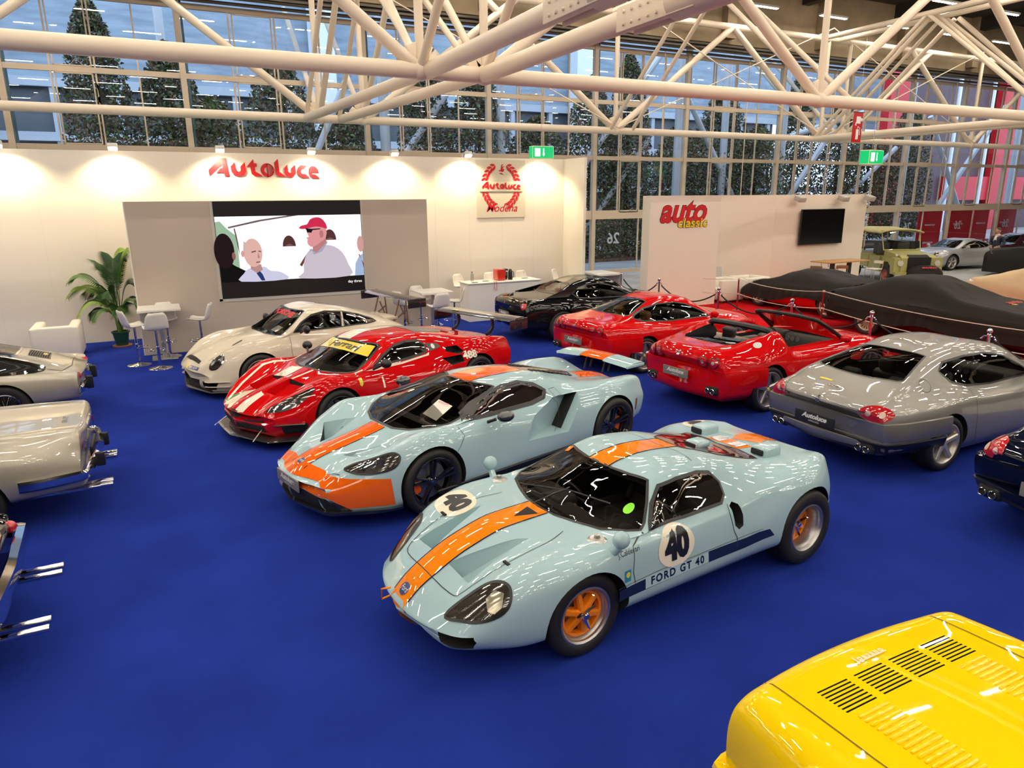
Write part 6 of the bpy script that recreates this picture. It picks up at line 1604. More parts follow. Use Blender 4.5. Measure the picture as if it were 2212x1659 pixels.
def sign_letters(org, s1, m, parent, th=.03, yd=-1):
    for ch, polys in GL.items():
        q = MB()
        for pl in polys:
            pts = [Vector(p) for p in pl]; n = len(pts); r = delaunay_2d_cdt(pts, [(i, (i + 1) % n) for i in range(n)], [], 1, 1e-6)
            F = [f for f in r[2] if inside((sum(r[0][i].x for i in f) / 3, sum(r[0][i].y for i in f) / 3), pl)]
            q.add([(org[0] + p[0] * s1, org[1] - th, org[2] + p[1] * s1) for p in pl], [], 0)
            b = len(q.v) - n; q.f += [tuple(b + i for i in f) for f in F]; q.m += [0] * len(F)
            q.add([(org[0] + p[0] * s1, org[1] - th * k_, org[2] + p[1] * s1) for k_ in (1, 0) for p in pl], [(i, (i + 1) % n, (i + 1) % n + n, i + n) for i in range(n)])
        q.build('letter', m, parent, smooth=0)
    q = MB(); C = Vector((org[0] + 91.5 * s1, org[1], org[2] + 10.5 * s1)); R1, R0 = 11.2 * s1, 9.4 * s1
    N = 30; vs = []
    for i in range(N):
        a = 2 * PI * i / N
        for rr_, y in ((R1, -th), (R0 if math.cos(a) > 0 else R0 * .55, -th)): vs.append((C.x + rr_ * math.cos(a), C.y + y, C.z + rr_ * math.sin(a)))
    q.add(vs, [(2 * i, 2 * i + 1, (2 * i + 3) % (2 * N), (2 * i + 2) % (2 * N)) for i in range(N)])
    for k_ in (-.5, 1.5, 4, 6.5, 8.5):
        hgt = math.sqrt(max(0, 10.5 ** 2 - k_ ** 2)) * s1
        q.box((C.x + (k_ - .5) * s1, C.y - th, C.z - hgt), (C.x + (k_ + .6) * s1, C.y, C.z + hgt))
    q.build('letter', m, parent, smooth=0)
sign_letters((-1.15, 0, -.10), ls, RDL, sg)
# crest board
cb = empty('crest_board', (8.84, YWL, 3.36), 0, 'square wall board with red laurel wreath and name band', 'sign')
MB().box((-.75, -.03, -.77), (.75, 0, .78)).build('board', mat('board_cream', (.66, .60, .46), rough=.6), cb, smooth=0)
def leaf_poly(cx_, cz_, L, w, a):
    pts = []
    for t in [i / 8 for i in range(9)]: pts.append((L * (t - .5), w * math.sin(PI * t)))
    pts += [(-x, -z) for x, z in pts[1:-1]]
    ca, sa = math.cos(a), math.sin(a)
    return [(cx_ + x * ca - z * sa, cz_ + x * sa + z * ca) for x, z in pts]
q = MB()
for sd in (1, -1):
    for i in range(12):
        t = -1.15 + i * 2.25 / 11
        if abs(t) < .22: continue
        cx_, cz_ = .52 * math.cos(t), .08 + .58 * math.sin(t)
        for off in (-1, 1):
            a = t + PI / 2 + off * .55
            pl = leaf_poly(cx_ + off * .05 * math.cos(t), cz_ + off * .05 * math.sin(t), .17, .034, a)
            q.prism([(sd * x - .01, z) for x, z in pl], -.04, -.03, 'xz')
q.build('laurel_wreath', RDL, cb, smooth=0)
MB().rbox((-.66, -.05, -.08), (.66, -.03, .22), .03).build('name_band_edge', mat('grey_line', (.35, .3, .25)), cb); b_ = MB().rbox((-.65, -.054, -.07), (.65, -.034, .21), .03).build('name_band', _M['board_cream'], cb)
bl = empty('band_lettering', (0, 0, 0)); bl.parent = cb
sign_letters((-.60, -.052, .0), .0067, RDL, cb, .012)
bpy.data.objects.remove(bl)
q = MB(); put_text(q, 'Modena', (.0, -.034, -.52), (1, 0, 0), (0, 0, 1), .30, shear=.35, bold=.002); q.build('place_lettering', RDL, cb, smooth=0, fixn=False)
q = MB()
for pl in ([(-.10, .50), (-.02, .52), (.0, .64), (.07, .68), (.02, .60), (.10, .62), (.04, .55), (.10, .53), (.05, .46), (-.02, .48)], [(-.07, .42), (0, .44), (.08, .38), (.0, .40)]): q.prism(pl, -.036, -.03, 'xz')
q.build('crest_emblem', RDL, cb, smooth=0)
# spot lamps on the wall top
HOT = mat('spot_glow', (1, .95, .85), emit=60, emit_col=(1, .88, .66))
for i, (u, x) in enumerate(((0, -2.62), (1, -.57), (2, 1.57), (3, 3.61), (4, 5.68), (5, 7.7), (6, 9.99), (7, -4.7), (8, -6.8))):
    r = empty('wall_spotlight', (x, YWL, 4.24), 0, ['stand spotlight glaring at the left photo edge', 'stand spotlight glaring above the palm', 'stand spotlight above the letter A of the big red sign', 'stand spotlight above the end of the big red sign', 'stand spotlight right of the big red sign', 'stand spotlight left of the crest board', 'stand spotlight under the green exit box', 'stand spotlight outside the left photo edge', 'furthest left stand spotlight outside the photo'][i], 'light')
    q = MB(); q.tube([(0, .05, -.1), (0, .0, .06), (0, -.35, .07)], .012, 6); q.build('arm', LAMP_BODY, r)
    M = Matrix.Translation((0, -.38, .02)) @ Matrix.Rotation(-.5, 4, 'X')
    MB().rbox((-.10, -.06, -.05), (.10, .06, .05), .02, M=M).build('lamp_head', LAMP_BODY, r)
    MB().rbox((-.085, -.045, -.075), (.085, .055, -.048), .01, M=M).build('lamp_glass', HOT, r)
    ld = bpy.data.lights.new('spot', 'SPOT'); ld.energy = SPOT_W; ld.color = (1, .80, .52); ld.spot_size = 2.3; ld.spot_blend = .6; ld.shadow_soft_size = .06
    lo = bpy.data.objects.new('spot_light', ld); COL.objects.link(lo); lo.parent = r; lo.location = (0, -.42, -.10)
    d = Vector((0, .36, -1)); lo.rotation_euler = d.to_track_quat('-Z', 'Y').to_euler()
# ------------------------------------------------------------------ furniture
CHW = mat('white_plastic_shell', (.74, .70, .63), rough=.35)
def make_stool(label):
    r = empty('bar_stool', (0, 0, 0), 0, label, 'stool', 'white bar stools on chrome columns')
    MB().lathe([(.001, .05), (.03, .05), (.06, .035), (.20, .012), (.215, 0), (.001, 0)], 32).build('base', CHROME, r)
    MB().lathe([(.028, .03), (.028, .42), (.022, .43), (.022, .74)], 16).build('column', CHROME, r)
    q = MB(); n = 22; q.tube([(.02 + .10 + .13 * math.cos(2 * PI * k / n), .15 * math.sin(2 * PI * k / n), .34) for k in range(n)], .009, 6, closed=True); q.build('foot_ring', CHROME, r)
    mb = MB(); NU, NV = 14, 12; vs = []
    for i in range(NU + 1):           # shell profile: front lip, seat, back
        t = i / NU
        px_, pz_ = catmull([(.22, .775), (.18, .785), (0, .755), (-.14, .765), (-.20, .85), (-.245, 1.0), (-.26, 1.10)], 2)[0:1][0] if 0 else (0, 0)
        prof = pch([(0, .21), (.2, .13), (.5, -.10), (.65, -.19), (.8, -.225), (1, -.265)]); pz = pch([(0, .775), (.12, .79), (.3, .765), (.5, .755), (.62, .79), (.75, .90), (1, 1.10)])
        wd = pch([(0, .17), (.12, .205), (.5, .215), (.75, .205), (.93, .17), (1, .12)])
        for j in range(NV + 1):
            s1 = -1 + 2 * j / NV; curl = abs(s1) ** 2.5
            vs.append((prof(t) + curl * (.05 if t > .6 else .0), s1 * wd(t), pz(t) + curl * (.035 if t < .6 else .0)))
    m_ = NV + 1
    mb.add(vs, [(i * m_ + j, i * m_ + j + 1, (i + 1) * m_ + j + 1, (i + 1) * m_ + j) for i in range(NU) for j in range(NV)])
    o = mb.build('seat_shell', CHW, r, smooth=60, fixn=False)
    s_ = o.modifiers.new('t', 'SOLIDIFY'); s_.thickness = .016; s_.offset = 0
    return r
st0 = make_stool('white bar stool left of the high table by the palm')
SP = [(-.57, 15.31, .35, None), (-.20, 14.80, 1.75, 'white bar stool in front of the high table by the palm, back turned'), (-.0, 15.86, -1.5, 'white bar stool behind the high table by the palm'), (.62, 15.55, PI - .25, 'white bar stool right of the high table by the palm'),
      (5.50, 15.88, -1.4, 'white bar stool behind the table between video wall and counter'), (5.52, 14.75, 1.7, 'white bar stool in front of the table between video wall and counter'), (6.15, 15.35, PI - .3, 'white bar stool right of the table between video wall and counter'), (4.95, 15.45, .4, 'white bar stool left of the table, behind the cream car wing'),
      (7.42, 17.85, -1.2, 'white bar stool at the left end behind the counter'), (8.35, 17.85, -1.4, 'white bar stool behind the counter, left of the red coffee machine'), (9.35, 17.85, -1.4, 'white bar stool behind the counter, right of the coffee machine'), (10.45, 17.7, -.9, 'white bar stool right of the counter against the wall')]
for i, (x, y, a, lb) in enumerate(SP):
    o = st0 if i == 0 else copy_tree(st0, label=lb); o.location = (x, y, 0); o.rotation_euler = (0, 0, a)
def high_table(x, y, label):
    r = empty('high_table', (x, y, 0), 0, label, 'table')
    MB().rbox((-.39, -.40, 1.0), (.39, .40, 1.045), .006).build('table_top', WHITE, r)
    MB().rbox((-.04, -.04, .01), (.04, .04, 1.0), .004).build('pillar', ALLOY, r); MB().rbox((-.24, -.24, 0), (.24, .24, .015), .004).build('base_plate', ALLOY, r)
high_table(-.10, 15.77, 'square white high table beside the palm'); high_table(5.65, 15.47, 'square white high table between video wall and counter')
ct = empty('reception_counter', (8.13, 16.93, 0), 0, 'long white reception counter against the back wall', 'counter')
MB().box((-1.05, -.30, 0), (1.05, .30, .97)).build('body', WHITE, ct, smooth=0); MB().rbox((-1.07, -.33, .97), (1.07, .34, 1.0), .005).build('worktop', mat('bright_laminate', (.82, .79, .72), rough=.3), ct)
MB().box((-.003, -.303, 0), (.003, -.30, .97)).build('panel_joint', _M['wall_joint'], ct, smooth=0)
cm = empty('coffee_machine', (8.12, 16.95, 1.0), 0, 'red coffee machine on the white counter', 'coffee machine')
MB().rbox((-.13, -.16, 0), (.09, .16, .30), .02).build('body', mat('red_enamel', (.55, .02, .01), rough=.25, coat=1), cm)
MB().lathe([(.001, 0), (.065, 0), (.06, .22), (.03, .26), (.001, .27)], 18, org=(.15, -.05, 0)).build('water_tank', CHROME, cm); MB().rbox((.09, -.08, .24), (.22, .06, .30), .02).build('brew_head', BLACK, cm)
cf = empty('milk_frother', (8.42, 16.92, 1.0), 0, 'dark chrome jug machine right of the red coffee machine', 'appliance'); MB().lathe([(.001, 0), (.06, 0), (.058, .20), (.045, .25), (.03, .28), (.001, .29)], 18).build('body', BLACK, cf); MB().tube([(.055, 0, .22), (.10, 0, .2), (.10, 0, .08), (.06, 0, .05)], .01, 6).build('handle', BLACK, cf)
bt = empty('water_bottle', (7.38, 17.1, 1.0), 0, 'clear plastic water bottle at the left end of the counter', 'bottle'); MB().lathe([(.001, 0), (.034, 0), (.036, .14), (.034, .17), (.014, .215), (.014, .23)], 16).build('bottle_body', sheet_glass('clear_plastic', (.88, .9, .9), 1.5), bt); MB().lathe([(.016, .225), (.016, .25), (.001, .25)], 12).build('cap', BLACK, bt)
for x, y, lb in ((7.3, 16.75, 'dark phone lying left on the white counter'), (7.68, 16.9, 'dark tablet lying on the counter left of the coffee machine'), (8.9, 17.0, 'dark phone lying right on the white counter')):
    tag(MB().rbox((x - .08, y - .045, 1.0), (x + .08, y + .045, 1.010), .004).build('phone', BLACK), lb, 'phone')
q = MB(); q.tube(catmull([(7.78, 16.62, 1.004), (7.79, 16.590, 1.0), (7.79, 16.585, .85), (7.83, 16.585, .78), (7.86, 16.585, .82), (7.85, 16.585, 1.0), (7.85, 16.62, 1.004)], 4), .006, 5); tag(q.build('lanyard', mat('red_ribbon', (.55, .06, .04))), 'thin red lanyard hanging over the counter edge', 'lanyard')
cu = empty('storage_cube', (11.45, 17.25, 0), 0, 'open white cabinet near the glass wall behind the black car', 'cabinet')
q = MB(); q.box((-.30, -.5, .95), (.48, .55, 1.0)); q.box((-.30, -.5, 0), (-.26, .55, .95)); q.box((.44, -.5, 0), (.48, .55, .95)); q.box((-.26, .5, 0), (.44, .55, .95)); q.box((-.26, -.5, 0), (.44, .5, .05)); q.build('cabinet_body', WHITE, cu, smooth=0)
tag(MB().sphere((11.5, 17.1, .25), .24, 16, 12, sc=(1, 1, .8)).build('black_bag', MATTEB), 'black bag lying inside the open white cabinet', 'bag')
def armchair(x0, y0, x1, y1, rz_, label, m):
    r = empty('armchair', ((x0 + x1) / 2, (y0 + y1) / 2, 0), rz_, label, 'armchair'); w, d = (x1 - x0) / 2, (y1 - y0) / 2
    q = MB(); q.rbox((-w, -d, .06), (-w + .2, d, .70), .05); q.rbox((w - .2, -d, .06), (w, d, .70), .05); q.rbox((-w + .1, d - .22, .06), (w - .1, d, .70), .05); q.build('frame', m, r)
    MB().rbox((-w + .2, -d + .01, .08), (w - .2, d - .2, .42), .05).build('cushion', m, r)
    for a in (-1, 1):
        for b in (-1, 1): MB().box((a * (w - .08) - .025, b * (d - .08) - .025, 0), (a * (w - .08) + .025, b * (d - .08) + .025, .07)).build('leg', DARKI, r, smooth=0)
WL = mat('white_leather', (.76, .70, .60), rough=.4, bump=.05, nscale=40)
armchair(-2.45, 16.35, -1.60, 17.35, PI, 'white cube armchair against the wall left of the palm', WL)
armchair(14.98, 15.85, 15.85, 16.75, -PI / 2, 'white cube armchair beside the classic display wall, nearer the white column', WL); armchair(16.05, 15.9, 16.95, 16.8, -PI / 2, 'white cube armchair partly behind the black covered wedge car', WL)
# palm in green pot
pm = empty('potted_palm', (-.93, 17.55, 0), 0, 'tall green palm in a dark green pot beside the video wall', 'plant')
MB().lathe([(.001, .02), (.12, .02), (.165, .30), (.185, .31), (.185, .34), (.155, .34), (.15, .30), (.001, .29)], 28).build('pot', mat('dark_green_pot', (.01, .05, .025), rough=.35), pm); MB().lathe([(.001, 0), (.19, 0), (.20, .03), (.001, .02)], 28).build('saucer', mat('terracotta', (.35, .13, .06), rough=.7), pm)
GRN = [mat('palm_green_%s' % n_, c1, rough=.45) for n_, c1 in (('dark', (.02, .075, .012)), ('mid', (.05, .13, .012)), ('light', (.16, .26, .02)))]
rg = random.Random(3)
for fi, (az, reach, ht, droop, L) in enumerate(((2.9, .85, 1.55, .35, 1), (2.5, .7, 1.25, .45, 1), (3.3, .75, 1.0, .5, 2), (2.2, .45, .95, .3, 1), (.4, .30, 1.75, .15, 0), (1.2, .2, 1.7, .05, 0), (.0, .45, 1.35, .4, 0), (-.4, .45, .95, .35, 1), (3.6, .55, .75, .35, 1), (1.6, .35, 1.5, .2, 0), (4.2, .35, 1.2, .35, 0), (5.0, .3, .8, .3, 1), (2.7, 1.0, 1.35, .5, 2), (.7, .42, 1.9, .1, 2), (2.0, .5, 1.7, .25, 0))):
    d = Vector((math.cos(az), math.sin(az) * .7, 0)); P0 = Vector((rg.uniform(-.05, .05), rg.uniform(-.05, .05), .3)); P3 = d * reach + Vector((0, 0, ht + .25 - droop)); P1 = P0 + Vector((0, 0, ht * .6)) + d * .05; P2 = d * reach * .55 + Vector((0, 0, ht + .3))
    def bez(t): return P0 * (1 - t) ** 3 + P1 * 3 * t * (1 - t) ** 2 + P2 * 3 * t * t * (1 - t) + P3 * t ** 3
    fr = MB(); pts = [bez(t / 14) for t in range(15)]; fr.tube(pts, [.011 * (1 - .7 * k_ / 14) for k_ in range(15)], 5)
    for k_ in range(34):
        t = .38 + .62 * k_ / 33; p = bez(t); tg = (bez(min(1, t + .02)) - bez(t - .02)).normalized(); sdv = tg.cross(Vector((0, 0, 1))); sdv = sdv.normalized() if sdv.length > .1 else Vector((1, 0, 0)); ln = (.30 * math.sin(PI * (.15 + .8 * (k_ / 33))) + .08) * (1 if L != 0 else 1.1)
        for s1 in (1, -1):
            dr_ = (sdv * s1 * .8 + tg * .6 + Vector((0, 0, .15 if L == 0 else -.0))).normalized(); tip = p + dr_ * ln + Vector((0, 0, -ln * (.35 if L else .08))); mid = p + dr_ * ln * .5 + Vector((0, 0, .02)); wv = tg * .014
            fr.add([p - wv * .4, mid - wv, tip, mid + wv, p + wv * .4], [(0, 1, 3, 4), (1, 2, 3)])
    fr.build('frond', GRN[L], pm, smooth=0, fixn=False)
# ------------------------------------------------------------------ second stand
cw = MB().box((12.28, 16.0, 0), (14.80, 16.35, 3.15)); o = struct(cw, 'wall_column', WALLW)
PINK = noisy('warm_white_partition', (.76, .66, .54), (.78, .68, .56), .4, rough=.6, bump=.04, bs=30)
q = MB().add([(15.05, 18.2, 0), (18.15, 17.1, 0), (18.15, 17.1, 3.15), (15.05, 18.2, 3.15), (15.1, 18.35, 0), (18.2, 17.25, 0), (18.2, 17.25, 3.15), (15.1, 18.35, 3.15)], [(0, 1, 2, 3), (5, 4, 7, 6), (3, 2, 6, 7), (0, 3, 7, 4), (1, 5, 6, 2)]); struct(q, 'wall_partition', PINK)
struct(MB().box((18.15, 17.1, 0), (22.55, 17.35, 3.15)), 'wall_screen', PINK)
ux = Vector((3.1, -1.1, 0)).normalized(); nrm = Vector((ux.y, -ux.x, 0)); O_ = Vector((15.05, 18.2, 0)) + nrm * .003
q = MB()
for a, z0, b, z1 in ((.25, 2.15, 1.2, 2.16), (1.195, 0, 1.205, 2.15), (.25, 0, .26, 2.15)): q.add([O_ + ux * a + Vector((0, 0, z0)), O_ + ux * b + Vector((0, 0, z0)), O_ + ux * b + Vector((0, 0, z1)), O_ + ux * a + Vector((0, 0, z1))], [(0, 1, 2, 3)])
d_ = q.build('door_1', mat('joint_brown', (.45, .36, .28)), smooth=0, fixn=False); d_['kind'] = 'structure'
q = MB(); h0 = O_ + ux * 1.08 + nrm * .02; q.rbox((-.02, -.01, -.12), (.02, .01, .12), .005, M=Matrix.Translation(h0 + Vector((0, 0, 1.05))) @ Matrix.Rotation(math.atan2(ux.y, ux.x), 4, 'Z')); q.tube([h0 + Vector((0, 0, 1.08)), h0 + nrm * .04 + Vector((0, 0, 1.08)), h0 + nrm * .04 - ux * .13 + Vector((0, 0, 1.08))], .01, 6); q.build('door_handle', ALUM, d_)
tv = empty('television', (20.27, 17.08, 2.1), 0, 'black flat television on the second stand wall, switched off', 'television')
MB().rbox((-1.03, -.12, -.58), (1.03, -.06, .58), .01).build('casing', BLACK, tv); MB().box((-1.01, -.123, -.56), (1.01, -.12, .56)).build('screen', mat('tv_glass', (.004, .004, .004), rough=.08), tv, smooth=0); MB().box((-.3, -.06, -.2), (.3, 0, .2)).build('bracket', MATTEB, tv, smooth=0)
for i, x in enumerate((18.95, 21.0, 22.3)):
    r = empty('wall_floodlight', (x, 17.1, 3.12), 0, ['grey floodlight on top of the wall, left above the television', 'grey floodlight on top of the wall, right above the television', 'grey floodlight at the right end of the television wall'][i], 'light')
    MB().tube([(0, .1, .02), (0, -.15, .08)], .015, 6).build('arm', LAMP_BODY, r); MB().rbox((-.15, -.42, -.08), (.15, -.15, .08), .02, M=Matrix.Rotation(.35, 4, 'X')).build('lamp_head', mat('grey_lamp', (.42, .38, .33)), r)
cs = empty('wall_sign', (13.42, 16.0, 2.72), 0, 'red and yellow auto classic lettering on the white column', 'sign')
YLM = mat('yellow_sign_letters', (.80, .60, .02), rough=.35)
for txt, ox, oz, sz, th, m1 in (('auto', 0, 0, .92, .016, RDL), ('classic', .36, -.33, .36, .022, YLM)):
    for z_, bo, mm in ((.006, .052 if sz > .5 else .034, mat('white_outline', (.85, .82, .76))), (.010, .038 if sz > .5 else .024, mat('black_outline', (.02, .01, .01))), (th, .026 if sz > .5 else .014, m1)):
        q = MB(); put_text(q, txt, (ox, -z_, oz), (1, 0, 0), (0, 0, 1), sz, bold=bo if sz > .5 else bo - .006, shear=.28 if sz > .5 else .1, squash=.98 if sz > .5 else 1.12, space=1.0 if sz > .5 else 1.06); q.build('letters', mm, cs, smooth=0, fixn=False)
tb = empty('bar_table', (20.0, 15.9, 0), 0, 'wooden-topped high table with dark legs below the television', 'table')
MB().rbox((-.95, -.38, 1.02), (.95, .38, 1.06), .01).build('table_top', mat('oak_top', (.50, .26, .09), rough=.4, noise=.15, nscale=6), tb)
for x in (-.35, .45): MB().box((x - .06, -.05, .02), (x + .06, .05, 1.02)).build('leg', BLACK, tb, smooth=0); MB().rbox((x - .2, -.25, 0), (x + .2, .25, .02), .005).build('foot', BLACK, tb)
def bar_chair(x, y, a, m, label):
    r = empty('bar_chair', (x, y, 0), a, label, 'chair'); 
    MB().rbox((-.2, -.2, .72), (.2, .2, .75), .02).build('seat', m, r)
    q = MB(); q.tube(catmull([(-.2, -.18, .74), (-.24, -.18, .98), (-.24, 0, 1.0), (-.24, .18, .98), (-.2, .18, .74)], 4, sharp=(1, 3)), .011, 6); q.build('back_frame', ALUM, r); MB().rbox((-.255, -.17, .90), (-.235, .17, 1.0), .008).build('backrest', m, r)
    for a_ in (-1, 1):
        for b_ in (-1, 1): MB().tube([(a_ * .17, b_ * .17, .72), (a_ * .22, b_ * .2, 0)], .012, 6).build('leg', ALUM, r)
BRN = mat('brown_wood', (.25, .13, .05), rough=.4)
bar_chair(18.55, 15.5, .4, BRN, 'brown-backed bar chair left of the wooden high table'); bar_chair(19.3, 15.35, 1.0, BRN, 'brown-backed bar chair in front of the wooden high table'); bar_chair(20.3, 16.5, -1.5, WHITE, 'white bar chair behind the wooden high table'); bar_chair(21.4, 15.7, PI, WHITE, 'white bar chair right of the wooden high table')
gt_ = empty('glass_table', (14.9, 17.05, 0), 0, 'white table with steel frame behind the white armchairs', 'table'); MB().rbox((-.4, -.35, .86), (.5, .35, .9), .005).build('table_top', WHITE, gt_)
for a_ in (-.38, .48):
    for b_ in (-.33, .33): MB().box((a_ - .02, b_ - .02, 0), (a_ + .02, b_ + .02, .86)).build('leg', ALLOY, gt_, smooth=0)
ec = MB(); ec.rbox((15.55, 16.95, .45), (15.98, 17.35, .49), .02); ec.rbox((15.92, 16.95, .49), (15.98, 17.35, .98), .02, M=None)
tag(ec.build('side_chair', CHW), 'white shell chair between table and partition', 'chair')
# ------------------------------------------------------------------ rope posts
def post(x, y, label):
    r = empty('rope_post', (x, y, 0), 0, label, 'post', 'chrome rope posts')
    MB().lathe([(.001, .0), (.16, .0), (.16, .012), (.05, .03), (.027, .05), (.025, .90), (.034, .91), (.034, .93), (.018, .95), (.001, .95)], 20).build('column', CHROME, r)
    MB().sphere((0, 0, .985), .045, 16, 12).build('ball', CHROME, r)
    for a in (-1, 1): MB().tube([(0, a * .02, .90), (0, a * .07, .90), (0, a * .12, .84)], .014, 8).build('hook', CHROME, r)
PY = [16.7, 14.98, 12.73, 10.53, 8.65, 6.52, 4.4]
for i, y in enumerate(PY): post(11.88 + .01 * i, y, ['chrome rope post by the glass wall', 'chrome rope post before the white column', 'chrome rope post beside the white column corner', 'chrome rope post before the first covered car', 'chrome rope post before the multi-spoke front wheel', 'chrome rope post rising behind the grey roof', 'chrome rope post outside the right photo edge'][i])
for i in range(len(PY) - 1):
    a, b = Vector((11.88, PY[i] - .12, .84)), Vector((11.9, PY[i + 1] + .12, .84)); sag = .28
    pts = [a.lerp(b, t / 12) - Vector((0, 0, sag * 4 * (t / 12) * (1 - t / 12))) for t in range(13)]
    tag(MB().tube(pts, .017, 8).build('barrier_rope', mat('black_rope', (.012, .012, .012), rough=.9)), 'black sagging rope hooked between two chrome posts', 'rope', 'black ropes between the chrome posts')
RP = mat('dark_red_post', (.22, .01, .012), rough=.3); KN = mat('pale_rope', (.62, .56, .46), rough=.7)
RPX = [(14.44, 14.69), (14.29, 11.72), (13.1, 5.9)]
for i, (x, y) in enumerate(RPX + [(14.2, 17.4)]):
    r = empty('red_post', (x, y, 0), 0, ['thin dark red post at the front of the first covered car', 'thin dark red post between the two black covered cars', 'thin dark red post outside the right photo edge', 'thin dark red post behind the white column'][i], 'post')
    MB().tube([(0, 0, 0), (0, 0, .88)], .022, 10).build('column', RP, r); MB().lathe([(.001, 0), (.13, 0), (.12, .015), (.02, .02)], 16).build('base', RP, r)
    for z in (.89, .48): MB().lathe([(.001, -.02), (.03, -.02), (.03, .02), (.001, .02)], 10, org=(0, 0, z)).build('rope_eye', KN, r)
for a, b in ((0, 1), (1, 2), (3, 0)):
    pa = (RPX + [(14.2, 17.4)])[a]; pb = (RPX + [(14.2, 17.4)])[b]
    for z in (.89, .48):
        A_, B_ = Vector((*pa, z)), Vector((*pb, z)); pts = [A_.lerp(B_, t / 10) - Vector((0, 0, .10 * 4 * (t / 10) * (1 - t / 10))) for t in range(11)]
        tag(MB().tube(pts, .009, 6).build('barrier_cord', KN), 'pale cord strung between dark red posts, %s one' % ('upper' if z > .6 else 'lower'), 'cord', 'pale cords between the red posts, %s' % ('upper' if z > .6 else 'lower'))
# ------------------------------------------------------------------ hanging signs
GRS = mat('exit_green', (0, .35, .12), rough=.4, emit=.55, emit_col=(0, .75, .22)); GRW = mat('exit_white', (.9, .95, .8), emit=1.0, emit_col=(1, 1, .75))
def exit_box(x, y, z, rz_, label, s1=.84):
    r = empty('exit_sign', (x, y, z), rz_, label, 'sign'); MB().rbox((-.36 * s1, -.14 * s1, -.19 * s1), (.36 * s1, .14 * s1, .19 * s1), .01).build('edge', mat('sign_edge', (.55, .5, .3), emit=.3, emit_col=(.9, 1, .5)), r)
    MB().box((-.34 * s1, -.145 * s1, -.17 * s1), (.34 * s1, .145 * s1, .17 * s1)).box((-.365 * s1, -.13 * s1, -.17 * s1), (.365 * s1, .13 * s1, .17 * s1)).build('face', GRS, r, smooth=0)
    q = MB()
    for sy in (-1, 1):
        y_ = sy * .148 * s1; q.box((-.28 * s1, min(y_, y_ * .98), -.12 * s1), (-.10 * s1, max(y_, y_ * .98), .12 * s1)); q.box((-.005 * s1, min(y_, y_ * .98), -.06 * s1), (.035 * s1, max(y_, y_ * .98), .12 * s1)); q.add([(-.03 * s1, y_, -.05 * s1), (.06 * s1, y_, -.05 * s1), (.015 * s1, y_, -.12 * s1)], [(0, 1, 2)])
    q.box((.366 * s1, -.06 * s1, -.12 * s1), (.37 * s1, .06 * s1, .12 * s1)); q.build('pictogram', GRW, r, smooth=0, fixn=False)
    MB().tube([(0, 0, .19 * s1), (0, 0, 2.2)], .008, 4).build('hanger', ALUM, r)
exit_box(9.38, 16.95, 4.27, -.12, 'green emergency exit box hanging above the crest board'); exit_box(23.95, 18.2, 4.46, .12, 'green emergency exit sign hanging before the glass at the right', 1.3)
hs = empty('hose_sign', (23.5, 18.6, 5.55), .1, 'red hanging sign with white hose reel and extinguisher pictograms', 'sign')
MB().rbox((-.27, -.015, -.55), (.27, .015, .48), .005).build('flag', mat('sign_red', (.5, .01, .015), rough=.4), hs)
q = MB(); q.box((-.12, -.02, .10), (.14, -.016, .34)); q.box((-.16, -.02, .02), (-.10, -.016, .14)); q.lathe([(.001, -.018), (.06, -.018)], 14, 'y', (.2, 0, .24)); q.rbox((-.08, -.02, -.45), (.08, -.016, -.10), .01); q.tube([(.0, -.018, -.08), (.0, -.018, .0), (.14, -.018, -.06), (.15, -.018, -.3)], .012, 5); q.build('pictogram', _M['white_vinyl'], hs)
MB().box((-.33, -.02, .48), (.33, .02, .50)).build('hanger_bar', BLACK, hs, smooth=0); MB().tube([(0, 0, .5), (0, 0, 3)], .006, 4).build('hanger', ALUM, hs)
